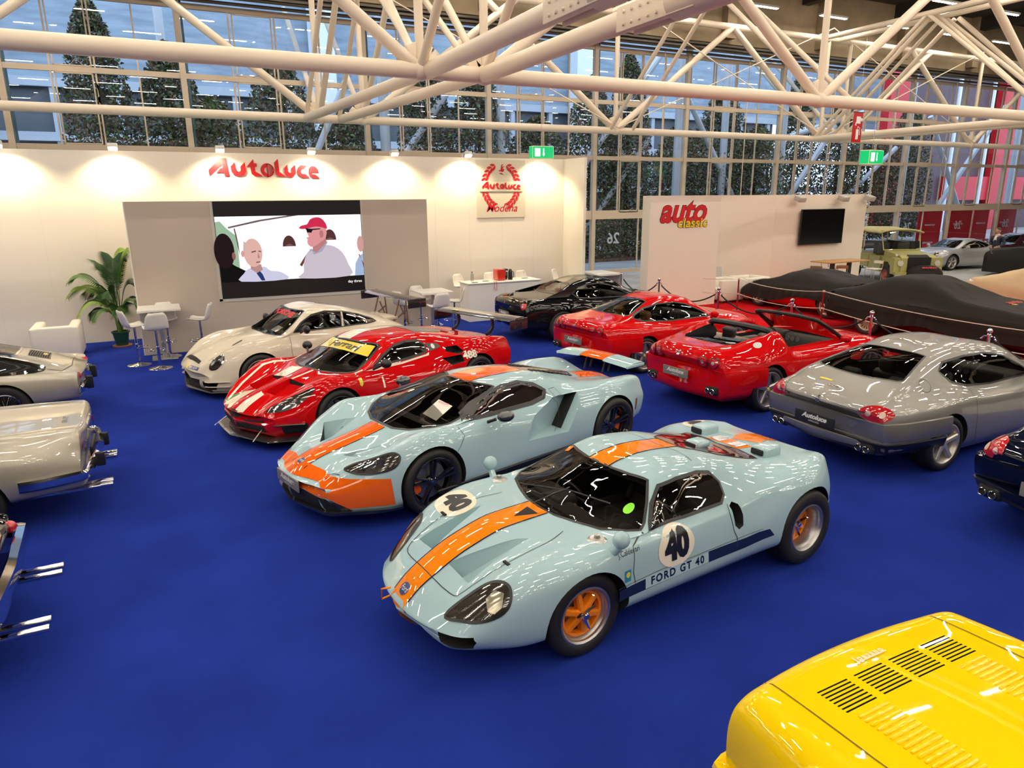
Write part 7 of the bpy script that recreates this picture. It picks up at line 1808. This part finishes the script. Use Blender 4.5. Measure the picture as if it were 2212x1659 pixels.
# ------------------------------------------------------------------ cars under cloth covers, jeep, grey coupe, man
CLOTH = mat('black_car_cover', (.016, .014, .012), rough=.75, spec=.25)
def cover_mesh(c, hem, amp, seed, off=.03, name='cloth_cover', m=CLOTH, n=150, rows=34, folds=()):
    """cloth laid over the car body: rays cast from around and above, pulled out a little, with sagging folds"""
    rg_ = random.Random(seed); ph = [rg_.uniform(0, 6.28) for _ in range(12)]
    P = []; sp = c.sp; L0, L1 = sp['x0'], sp['x1']; xc = (L0 + L1) / 2; hl = (L1 - L0) / 2
    for i in range(n):
        a = 2 * PI * i / n; ca, sa = math.cos(a), math.sin(a)
        # outline of the cloth's side in plan
        zs = .62
        h, nn = None, None
        o = Vector((xc + ca * 5, sa * 5, zs)); d = Vector((-ca, -sa, 0)); hh = c.bvh.ray_cast(o, d)
        p = hh[0] if hh[0] is not None else Vector((xc + ca * hl, sa * .9, zs))
        col_ = []
        for j in range(rows):
            t = j / (rows - 1)
            if t <= .62:          # over the top, from the middle outwards
                u = t / .62; q = Vector((xc, 0, 0)).lerp(p, u * .985); ht = c.bvh.ray_cast(Vector((q.x, q.y, 4)), Vector((0, 0, -1)))
                z = ht[0].z if ht[0] is not None else zs
                w = amp * (.35 * math.sin(q.x * 5 + q.y * 9 + ph[0]) + .3 * math.sin(q.x * 11 - q.y * 7 + ph[1]) + .2 * math.sin(q.y * 21 + ph[2] + math.sin(q.x * 3)))
                col_.append(Vector((q.x, q.y, max(z, zs) + off + max(0, w) * .5)))
            else:
                u = (t - .62) / .38; zt = col_[int(.62 * (rows - 1))].z
                hz = hem(a); z = zt + (hz - zt) * u
                hr = c.bvh.ray_cast(Vector((xc + ca * 5, sa * 5, max(.42, z))), d); r0 = hr[0] if hr[0] is not None else p
                out = off + amp * (.5 + .5 * math.sin(a * 23 + ph[3] + 2 * u)) * u + amp * .6 * (.5 + .5 * math.sin(a * 41 + ph[4])) * u
                for (zc, wd, am) in folds: out += am * math.exp(-((z - zc - .05 * math.sin(a * 3)) / wd) ** 2)
                col_.append(Vector((r0.x + ca * out, r0.y + sa * out, z)))
        P.append(col_)
    mb = MB(); vs = [v for c_ in P for v in c_]
    mb.add(vs, [(i * rows + j, ((i + 1) % n) * rows + j, ((i + 1) % n) * rows + j + 1, i * rows + j + 1) for i in range(n) for j in range(rows - 1)])
    o = mb.build(name, m, None, smooth=70)
    o.matrix_world = Matrix.Translation(c.root.location) @ Matrix.Rotation(c.root.rotation_euler.z, 4, 'Z')
    return o
def covered(name, label, pose, col, spec, hem, amp, seed, wheels, clabel, m=CLOTH, folds=(), arch=.36):
    c = Car(name, label, pose, spec); c.make_body([col, MATTEB])
    for x, yo, st, mt, cp in wheels: c.arch(x, arch, .33, .45)
    c.finish(45)
    for x, yo, st, mt, cp in wheels:
        for sd in (1, -1): c.wheel(x, yo, .325, .22, .215, st, (mt, RUBBER), sd, cp)
    o = cover_mesh(c, hem, amp, seed, m=m, folds=folds); tag(o, clabel, 'car cover')
    return c, o
# wedge-shaped red car, nose towards +Y, long side facing the camera (its left side is -X)
WEDGE = dict(x0=-2.05, x1=2.15, W=.88, rf=.12, rr=.06, zf=.42, zr=.62, emf=.3, emr=.8, bow=.18, bowr=.05, bfx=1.4, brx=-1.4, ye=.02, lines=[
    (0, [(-2.05, .92), (-1.2, .98), (-.6, 1.06), (-.2, 1.13), (.1, 1.12), (1.0, .84), (1.7, .66), (2.15, .50)]),
    ([(-2.05, .55), (-.3, .50), (.2, .50), (.9, .62), (2.15, .5)], [(-2.05, .91), (-1.2, .97), (-.2, 1.08), (.1, 1.06), (.9, .82), (1.7, .65), (2.15, .49)]),
    ([(-2.05, .74), (.9, .76), (2.15, .68)], [(-2.05, .88), (-.8, .86), (.9, .78), (1.7, .64), (2.15, .48)]),
    ([(-2.05, .84), (.9, .86), (2.15, .76)], [(-2.05, .62), (1.6, .58), (2.15, .44)]),
    ([(-2.05, .84), (.9, .87), (2.15, .78)], [(-2.05, .52), (2.15, .40)]),
    ([(-2.05, .80), (.9, .84), (2.15, .74)], [(-2.05, .32), (2.15, .26)]),
    ([(-2.05, .7), (1.6, .76), (2.15, .6)], [(-2.05, .26), (-1, .17), (2.15, .18)])])
w5 = mat('silver_star_wheel', (.50, .42, .36), rough=.35, metal=.6)
covered('wedge_car', 'low red wedge-shaped sports car under a black cloth, only its sill and one wheel bare', (16.35, 13.75, PI / 2 - .06), RED, WEDGE,
        lambda a: .26 + .22 * math.exp(-((a - 2.15) / .7) ** 2) + .02 * math.sin(a * 5), .05, 1, [(-1.24, .84, 'star', w5, None), (1.25, .84, 'star', w5, None)], 'black cloth cover over the low red wedge-shaped car')
# boxy dark coupe
BOXY = dict(x0=-2.45, x1=2.25, W=.9, rf=.1, rr=.08, zf=.5, zr=.6, emf=.7, emr=.8, bow=.12, bowr=.06, bfx=1.5, brx=-1.6, ye=.02, lines=[
    (0, [(-2.3, .92), (-1.9, 1.02), (-1.4, 1.2), (-.9, 1.34), (-.4, 1.36), (.1, 1.26), (.75, 1.0), (1.5, .95), (2.25, .86)]),
    ([(-2.3, .6), (-.9, .55), (.1, .58), (.8, .66), (2.25, .6)], [(-2.3, .91), (-1.9, 1.0), (-1.4, 1.15), (-.9, 1.30), (-.4, 1.31), (.1, 1.2), (.8, .99), (2.25, .85)]),
    ([(-2.3, .78), (2.25, .76)], [(-2.3, .90), (-.8, .98), (.9, .95), (2.25, .84)]),
    ([(-2.3, .84), (0, .87), (2.25, .82)], [(-2.3, .76), (2.25, .72)]),
    ([(-2.3, .85), (0, .88), (2.25, .84)], [(-2.3, .55), (2.25, .55)]),
    ([(-2.3, .83), (0, .87), (2.25, .82)], [(-2.3, .30), (2.25, .30)]),
    ([(-2.3, .75), (2.25, .75)], [(-2.3, .24), (2.25, .24)])])
w16 = mat('pale_gold_wheel', (.58, .50, .33), rough=.4, metal=.3)
ck, cc = covered('rally_coupe', 'black boxy coupe under black cloth with pale multi-spoke wheels and ring marks', (15.28, 9.32, -PI / 2), BLK, BOXY,
        lambda a: .36 + .05 * math.sin(a * 4 + 1), .045, 2, [(1.33, .88, 'multi', w16, None), (-1.27, .88, 'multi', w16, None)], 'black cloth cover draped with long folds over the boxy coupe', folds=((.62, .02, .03), (.70, .016, .025), (.78, .018, .03)))
rq = MB()
for k in range(4):
    for d in ('R',):
        pts = [(.84 - .14 * k + .085 * math.cos(t), .50 + .085 * math.sin(t)) for t in [PI + PI * i / 12 for i in range(13)]]
        ck.strip(pts, d, .028, .010, mb=rq)
tp = ck.part(rq, 'ring_marks', mat('pale_ring_decal', (.42, .38, .30)))
for i, (cov, lx, ly, lz) in enumerate(((cc, 0, 0, 0),)):
    t = MB(); put_text(t, 'auto', (1.25, .12, 1.01), (0, 1, 0), (-1, 0, .1), .26, bold=.01, shear=.3); o = t.build('cover_logo', mat('red_print', (.45, .02, .02)), cov, smooth=0, fixn=False)
    t = MB(); put_text(t, 'classic', (1.38, .0, .995), (0, 1, 0), (-1, 0, .1), .11, bold=.004); t.build('cover_logo_line', YLM, cov, smooth=0, fixn=False)
BCL = mat('beige_car_cover', (.56, .42, .25), rough=.8, spec=.2)
covered('covered_coupe', 'car hidden under a beige cloth at the right photo edge', (20.5, 9.15, -PI / 2), SIL, BOXY, lambda a: .14 + .03 * math.sin(a * 5), .05, 3, [(1.33, .86, 'five', ALLOY, None), (-1.25, .86, 'five', ALLOY, None)], 'beige cloth cover over the car at the right photo edge', m=BCL)
SUV = dict(BOXY); SUV['lines'] = [(l[0], l[1] if i > 2 else [(a, b * (1.12 if -1.6 < a < 1.1 else 1.08)) for a, b in l[1]]) if not isinstance(l[0], int) else (0, [(a, b * 1.12) for a, b in l[1]]) for i, l in enumerate(BOXY['lines'])]
covered('covered_saloon', 'tall car hidden under a black cloth in front of the standing man', (30.5, 14.7, PI * .55), BLK, SUV, lambda a: .12 + .03 * math.sin(a * 5), .05, 4, [(1.33, .86, 'five', ALLOY, None), (-1.25, .86, 'five', ALLOY, None)], 'black cloth cover over the tall car in front of the standing man')
# ---- khaki canvas-topped jeep
KH = mat('khaki_green_paint', (.36, .33, .10), rough=.4, coat=.3); KR = mat('khaki_canvas', (.46, .42, .19), rough=.7)
LENSW = mat('headlamp_lens', (.55, .52, .45), rough=.15, coat=1)
jp = empty('utility_jeep', (24.7, 17.45, 0), -2.05, 'khaki green open utility jeep with canvas top and black grille', 'jeep')
q = MB(); q.prism([(1.95, .40), (1.95, .98), (1.75, 1.06), (.70, 1.16), (.70, .95), (-.05, .95), (-.05, .40)], -.62, .62, 'xz'); q.box((-1.95, -.82, .50), (-.05, .82, .98))
q.build('body', KH, jp, smooth=0)
for s1 in (1, -1):
    q = MB(); q.prism([(1.92, .42), (1.92, .98), (1.70, .99), (1.1, .92), (.75, .62), (.75, .42), (.88, .42), (.95, .66), (1.15, .80), (1.45, .82), (1.62, .72), (1.70, .42)], s1 * .60, s1 * .84, 'xz'); q.build('front_wing', KH, jp, smooth=0)
    MB().box((-.02, s1 * .78 - .02, .40), (.68, s1 * .78 + .02, .95)).build('door', KH, jp, smooth=0)
    q = MB(); q.prism([(-1.75, .48), (-1.55, .82), (-.95, .82), (-.72, .48)], s1 * .80, s1 * .85, 'xz'); q.build('rear_arch_flare', KH, jp, smooth=0)
    MB().box((-1.95, s1 * .80 - .012, 1.0), (-.75, s1 * .80 + .012, 1.38)).build('side_panel', MATTEB, jp, smooth=0)
    q = MB(); q.lathe([(.001, .02), (.10, .015), (.105, -.03)], 24, 'x', (1.96, s1 * .64, .80)); q.build('headlight', LENSW, jp); q = MB().sphere((1.75, s1 * .70, 1.06), .05, 12, 8); q.build('indicator', mat('pale_lens', (.6, .56, .48)), jp)
    for x in (-1.22, 1.28):
        W_ = empty('wheel', (x, s1 * .72, .34)); W_.parent = jp
        MB().lathe([(.20, -.09 * s1), (.31, -.10 * s1), (.34, -.07 * s1), (.34, .07 * s1), (.31, .10 * s1), (.20, .09 * s1)], 32, 'y').build('tyre', RUBBER, W_)
        MB().lathe([(.001, .05 * s1), (.07, .07 * s1), (.10, .02 * s1), (.17, .03 * s1), (.20, .08 * s1), (.21, .08 * s1)], 28, 'y').build('rim', mat('dull_red_rim', (.40, .10, .08), rough=.5), W_)
    MB().rbox((-.25, s1 * .36 - .22, .95), (.15, s1 * .36 + .22, 1.42), .06).build('seat', SEATC, jp)
MB().box((1.955, -.40, .50), (1.975, .40, 1.0)).build('grille', MATTEB, jp, smooth=0)
q = MB()
for i in range(9): q.box((1.97, -.39, .53 + i * .052), (1.985, .39, .548 + i * .052))
q.build('grille_bars', BLACK, jp, smooth=0); q = MB(); q.prism([(1.95, 1.0), (1.99, 1.0), (1.80, 1.08), (1.70, 1.08)], -.34, .34, 'xz'); q.build('grille_top', MATTEB, jp, smooth=0)
MB().box((1.96, -.84, .40), (2.06, .84, .50)).build('front_bumper', KH, jp, smooth=0); MB().box((1.9, -.5, .28), (2.0, .5, .40)).build('under_tray', BLACK, jp, smooth=0)
q = MB(); 
for s1 in (1, -1):
    q.tube([(.72, s1 * .66, 1.16), (.48, s1 * .70, 1.86)], .02, 6); q.tube([(-.75, s1 * .72, .95), (-.75, s1 * .72, 1.86)], .02, 6); q.tube([(-1.9, s1 * .74, .95), (-1.9, s1 * .74, 1.84)], .02, 6)
q.tube([(.48, -.70, 1.86), (.48, .70, 1.86)], .02, 6); q.tube([(.72, -.66, 1.18), (.72, .66, 1.18)], .02, 6); q.build('top_frame', KH, jp)
MB().add([(.71, -.64, 1.18), (.71, .64, 1.18), (.49, .68, 1.84), (.49, -.68, 1.84)], [(0, 1, 2, 3)]).build('windscreen', LENSG, jp, smooth=0, fixn=False)
q = MB(); N = 10; vs = []
for i in range(N + 1):
    y = -.80 + 1.6 * i / N; z = 1.96 - .12 * (abs(y) / .8) ** 3
    for x in (.60, .2, -.4, -.8, -1.4, -2.0): vs.append((x, y, z - (.03 if x in (.2, -.4, -1.4) else 0) - (.04 if x in (.60, -2.0) else 0)))
q.add(vs, [(i * 6 + k_, (i + 1) * 6 + k_, (i + 1) * 6 + k_ + 1, i * 6 + k_ + 1) for i in range(N) for k_ in range(5)]); o = q.build('canvas_top', KR, jp, smooth=60); s_ = o.modifiers.new('t', 'SOLIDIFY'); s_.thickness = .05
q = MB(); q.sphere((0, 0, 0), 1, 24, 14, sc=(.62, .40, .34)); o = q.build('folded_cover', CLOTH); o.location = (23.9, 15.55, .42); o.rotation_euler = (0, 0, -.5); tag(o, 'bundled black cover with auto classic print before the jeep', 'car cover')
t = MB(); put_text(t, 'auto', (-.02, -.30, .27), (1, -.1, 0), (0, .45, .35), .26, bold=.012, shear=.3); t.build('cover_logo', _M['red_print'], o, smooth=0, fixn=False)
MB().box((-.2, -.2, -.42), (.2, .2, -.2)).build('crate', MATTEB, o, smooth=0)
# ---- silver coupe behind, and a car with white stripe at the very edge
GC = paint('pale_silver_paint', (.42, .42, .42), metal=.4, rough=.3)
c = gt_car('sports_coupe', 'pale silver sports car behind the jeep and the standing man', (31.3, 19.1, PI - .12), GC, -2.2, 2.2,
    [(-2.2, .70), (-1.8, .86), (-1.1, 1.08), (-.6, 1.24), (-.1, 1.28), (.22, 1.22), (.6, 1.07), (1.0, .92), (1.5, .84), (1.95, .70), (2.2, .55)],
    (.15, -.85, .52, 1.24), (-1.5, .5, .93), 1.2, (.24, 'five', ALLOY), [(.60, .90), (.38, 1.0), (.05, 1.12), (-.25, 1.18), (-.60, 1.16), (-.95, 1.08), (-1.1, 1.0), (-.9, .93), (-.5, .90), (0, .89)], deck=.80, belt=.86)
for sd in (1, -1): c.part(c.patch(disc((1.85, sd * .62), .10, .08), 'T', .004, .03), 'headlight', mat('lamp_recess', (.03, .028, .025)))
c = gt_car('sports_coupe', 'dark convertible with pale hood edge at the far right photo edge', (36.5, 19.6, PI - .1), mat('deep_maroon_paint', (.03, .006, .01), rough=.2, coat=1), -2.2, 2.2,
    [(-2.2, .80), (-1.8, .90), (-1.1, 1.08), (-.6, 1.26), (-.1, 1.32), (.22, 1.26), (.6, 1.10), (1.0, .94), (1.5, .86), (1.95, .74), (2.2, .60)],
    (.15, -.85, .52, 1.28), (-1.5, .5, .95), 1.25, (.24, 'five', ALLOY), [(.60, .90), (.38, 1.0), (.05, 1.12), (-.25, 1.18), (-.60, 1.16), (-.95, 1.08), (-1.1, 1.0), (-.9, .93), (-.5, .90), (0, .89)], deck=.86, belt=.88)
# belt barrier far behind
bb = empty('belt_barrier', (27.5, 21.0, 0), .0, 'black belt barrier behind the jeep before the glass', 'barrier')
for x in (-1.6, .4, 3.2):
    MB().lathe([(.001, 0), (.16, 0), (.16, .02), (.03, .04), (.03, .95), (.001, .96)], 14, org=(x, 0, 0)).build('post', BLACK, bb)
MB().box((-1.6, -.003, .84), (3.2, .003, .90)).build('belt', BLACK, bb, smooth=0)
MB().box((3.2, -.02, .35), (4.3, .02, 1.05)).build('notice_board', MATTEB, bb, smooth=0)

# ------------------------------------------------------------------ standing man seen at the right
def skin_chain(name, pts, edges, radii, m, parent, sub=2, root=0):
    me = bpy.data.meshes.new(name); me.from_pydata([Vector(p) for p in pts], edges, []); o = bpy.data.objects.new(name, me); COL.objects.link(o)
    s1 = o.modifiers.new('s', 'SKIN'); me.skin_vertices or o.data.skin_vertices
    for i, r in enumerate(radii):
        r = r if isinstance(r, tuple) else (r, r); me.skin_vertices[0].data[i].radius = r
    me.skin_vertices[0].data[root].use_root = True
    s2 = o.modifiers.new('u', 'SUBSURF'); s2.levels = sub; s2.render_levels = sub
    dg = bpy.context.evaluated_depsgraph_get(); dg.update(); nm = bpy.data.meshes.new_from_object(o.evaluated_get(dg)); o.modifiers.clear(); o.data = nm; bpy.data.meshes.remove(me)
    nm.materials.clear(); nm.materials.append(m)
    for p in nm.polygons: p.use_smooth = True
    if parent: o.parent = parent
    return o
SKINM = mat('skin', (.55, .28, .18), rough=.5); JACK = mat('navy_jacket', (.016, .024, .045), rough=.7); TROU = mat('grey_trousers', (.17, .145, .14), rough=.8); SHIRT = mat('white_shirt', (.72, .68, .58), rough=.7)
mn = empty('person', (31.0, 17.25, 0), PI * .98, 'standing man in navy jacket, white shirt and grey trousers, looking down to his side', 'person')
# x forward, y left; hands together at the waist, head turned and bent a little
B = [(0, 0, .95), (.01, 0, 1.12), (.01, 0, 1.30), (0, 0, 1.45), (.01, 0, 1.53), (.03, 0, 1.60),
     (0, .10, .90), (.03, .11, .50), (0, .12, .09), (.14, .13, .035), (0, -.10, .90), (-.02, -.12, .50), (-.05, -.13, .09), (.09, -.15, .035),
     (0, .18, 1.43), (-.04, .26, 1.16), (.16, .17, 1.02), (0, -.18, 1.43), (-.04, -.26, 1.16), (.16, -.15, 1.03)]
E_ = [(0, 1), (1, 2), (2, 3), (3, 4), (4, 5), (0, 6), (6, 7), (7, 8), (8, 9), (0, 10), (10, 11), (11, 12), (12, 13), (3, 14), (14, 15), (15, 16), (3, 17), (17, 18), (18, 19)]
Rr = [(.13, .15), (.12, .145), (.13, .165), (.09, .12), .055, .05, .095, .065, .045, .04, .095, .065, .045, .04, .065, .05, .035, .065, .05, .035]
skin_chain('body', B, E_, Rr, SKINM, mn)
jb = [(0, 0, .93), (.01, 0, 1.10), (.01, 0, 1.28), (0, 0, 1.43), (0, .19, 1.43), (-.04, .27, 1.16), (.13, .19, 1.04), (0, -.19, 1.43), (-.04, -.27, 1.16), (.13, -.17, 1.05)]
skin_chain('jacket', jb, [(0, 1), (1, 2), (2, 3), (3, 4), (4, 5), (5, 6), (3, 7), (7, 8), (8, 9)], [(.155, .18), (.145, .175), (.155, .195), (.11, .14), .085, .07, .052, .085, .07, .052], JACK, mn)
skin_chain('trousers', [(0, 0, .93), (0, .10, .86), (.03, .115, .48), (-.005, .125, .10), (0, -.10, .86), (-.02, -.125, .48), (-.055, -.135, .10)], [(0, 1), (1, 2), (2, 3), (0, 4), (4, 5), (5, 6)], [(.145, .16), .115, .085, .07, .115, .085, .07], TROU, mn)
q = MB(); vs = []
for i in range(7):
    z = 1.47 - i * .08; w = .035 + .03 * math.sin(i / 6 * PI); vs += [(.135 + .03 * math.sin((i + 1) / 7 * PI) - (.05 if i == 0 else 0), s1 * w, z) for s1 in (-1, -.3, .3, 1)]
q.add(vs, [(i * 4 + k_, i * 4 + k_ + 1, (i + 1) * 4 + k_ + 1, (i + 1) * 4 + k_) for i in range(6) for k_ in range(3)]); q.build('shirt', SHIRT, mn, fixn=False)
q = MB(); q.lathe([(.075, 1.475), (.062, 1.53), (.066, 1.535), (.082, 1.48)], 20, org=(.015, 0, 0)); q.build('collar', SHIRT, mn)
for s1 in (1, -1):
    q = MB(); q.rbox((-.06, s1 * .13 - .045, 0), (.21, s1 * .13 + .045, .085), .035); q.build('shoe', BLACK, mn)
hd = MB(); NH = 20; MH = 16; vs = []
for i in range(MH + 1):
    t = PI * i / MH; zz = math.cos(t)
    for k_ in range(NH):
        a = 2 * PI * k_ / NH; r = math.sin(t)
        x = r * math.cos(a) * .098; y = r * math.sin(a) * .075; z = zz * .125
        if z < -.02: x += .012 * (-z / .1); y *= 1 - .28 * min(1, (-z - .02) / .09)
        if math.cos(a) > .9 and -.045 < z < .012: x += .022 * (1 - abs(z + .025) / .04)      # nose
        if math.cos(a) > .6 and .01 < z < .035: x += .006                                  # brow
        if math.cos(a) > .8 and -.065 < z < -.05: x += .005                               # lips
        vs.append((x, y, z))
hd.add(vs, [(i * NH + k_, (i + 1) * NH + k_, (i + 1) * NH + (k_ + 1) % NH, i * NH + (k_ + 1) % NH) for i in range(MH) for k_ in range(NH)])
HT = Matrix.Translation((.04, 0, 1.67)) @ Matrix.Rotation(-.9, 4, 'Z') @ Matrix.Rotation(.25, 4, 'Y')
hd.v = [tuple(HT @ Vector(v)) for v in hd.v]; 
for s1 in (1, -1): hd.sphere(HT @ Vector((-.005, s1 * .077, -.005)), .022, 10, 8, sc=(.7, .5, 1.3))
hd.build('head', SKINM, mn, smooth=60)
q = MB()
for s1 in (1, -1): q.sphere(HT @ Vector((.083, s1 * .030, .004)), .011, 10, 8)
q.build('eyes', BLACK, mn); q = MB(); q.rbox((.088, -.022, -.062), (.101, .022, -.055), .003, M=HT); q.build('mouth', mat('lips', (.35, .10, .08)), mn)
q = MB(); vs = []
for i in range(9):
    t = PI * .5 * i / 8
    for k_ in range(NH):
        a = 2 * PI * k_ / NH; lim = .62 if math.cos(a) > .5 else (1.25 if math.cos(a) < -.2 else .95); tt = t * lim / (PI * .5) * 1.25
        vs.append(HT @ Vector((math.sin(tt) * math.cos(a) * .108 - .006, math.sin(tt) * math.sin(a) * .084, math.cos(tt) * .134)))
q.add(vs, [(i * NH + k_, (i + 1) * NH + k_, (i + 1) * NH + (k_ + 1) % NH, i * NH + (k_ + 1) % NH) for i in range(8) for k_ in range(NH)]); q.build('hair', mat('brown_hair', (.07, .035, .02), rough=.7), mn, fixn=False)
for s1 in (1, -1):      # hands: palm with four fingers and a thumb, loosely joined at the waist
    base = Vector((.16, .17 if s1 > 0 else -.15, 1.02)); tgt = Vector((.24, .03 * s1, .985)); d = (tgt - base).normalized(); up_ = Vector((0, 0, 1)); sv = d.cross(up_).normalized()
    pts = [base, base + d * .05, base + d * .09]; ed = [(0, 1), (1, 2)]; rr_ = [.026, (.018, .034), (.015, .034)]
    for k_ in range(4):
        o_ = up_ * (.027 - .018 * k_); L_ = (.030, .034, .032, .026)[k_]; i0 = len(pts); pts += [base + d * .095 + o_, base + d * (.095 + L_) + o_, base + d * (.095 + L_ * 1.7) + o_ - sv * s1 * .012]; ed += [(2, i0), (i0, i0 + 1), (i0 + 1, i0 + 2)]; rr_ += [.009, .0085, .0075]
    i0 = len(pts); pts += [base + d * .045 + up_ * .035, base + d * .085 + up_ * .052]; ed += [(1, i0), (i0, i0 + 1)]; rr_ += [.011, .009]
    skin_chain('hand', pts, ed, rr_, SKINM, mn, 1)
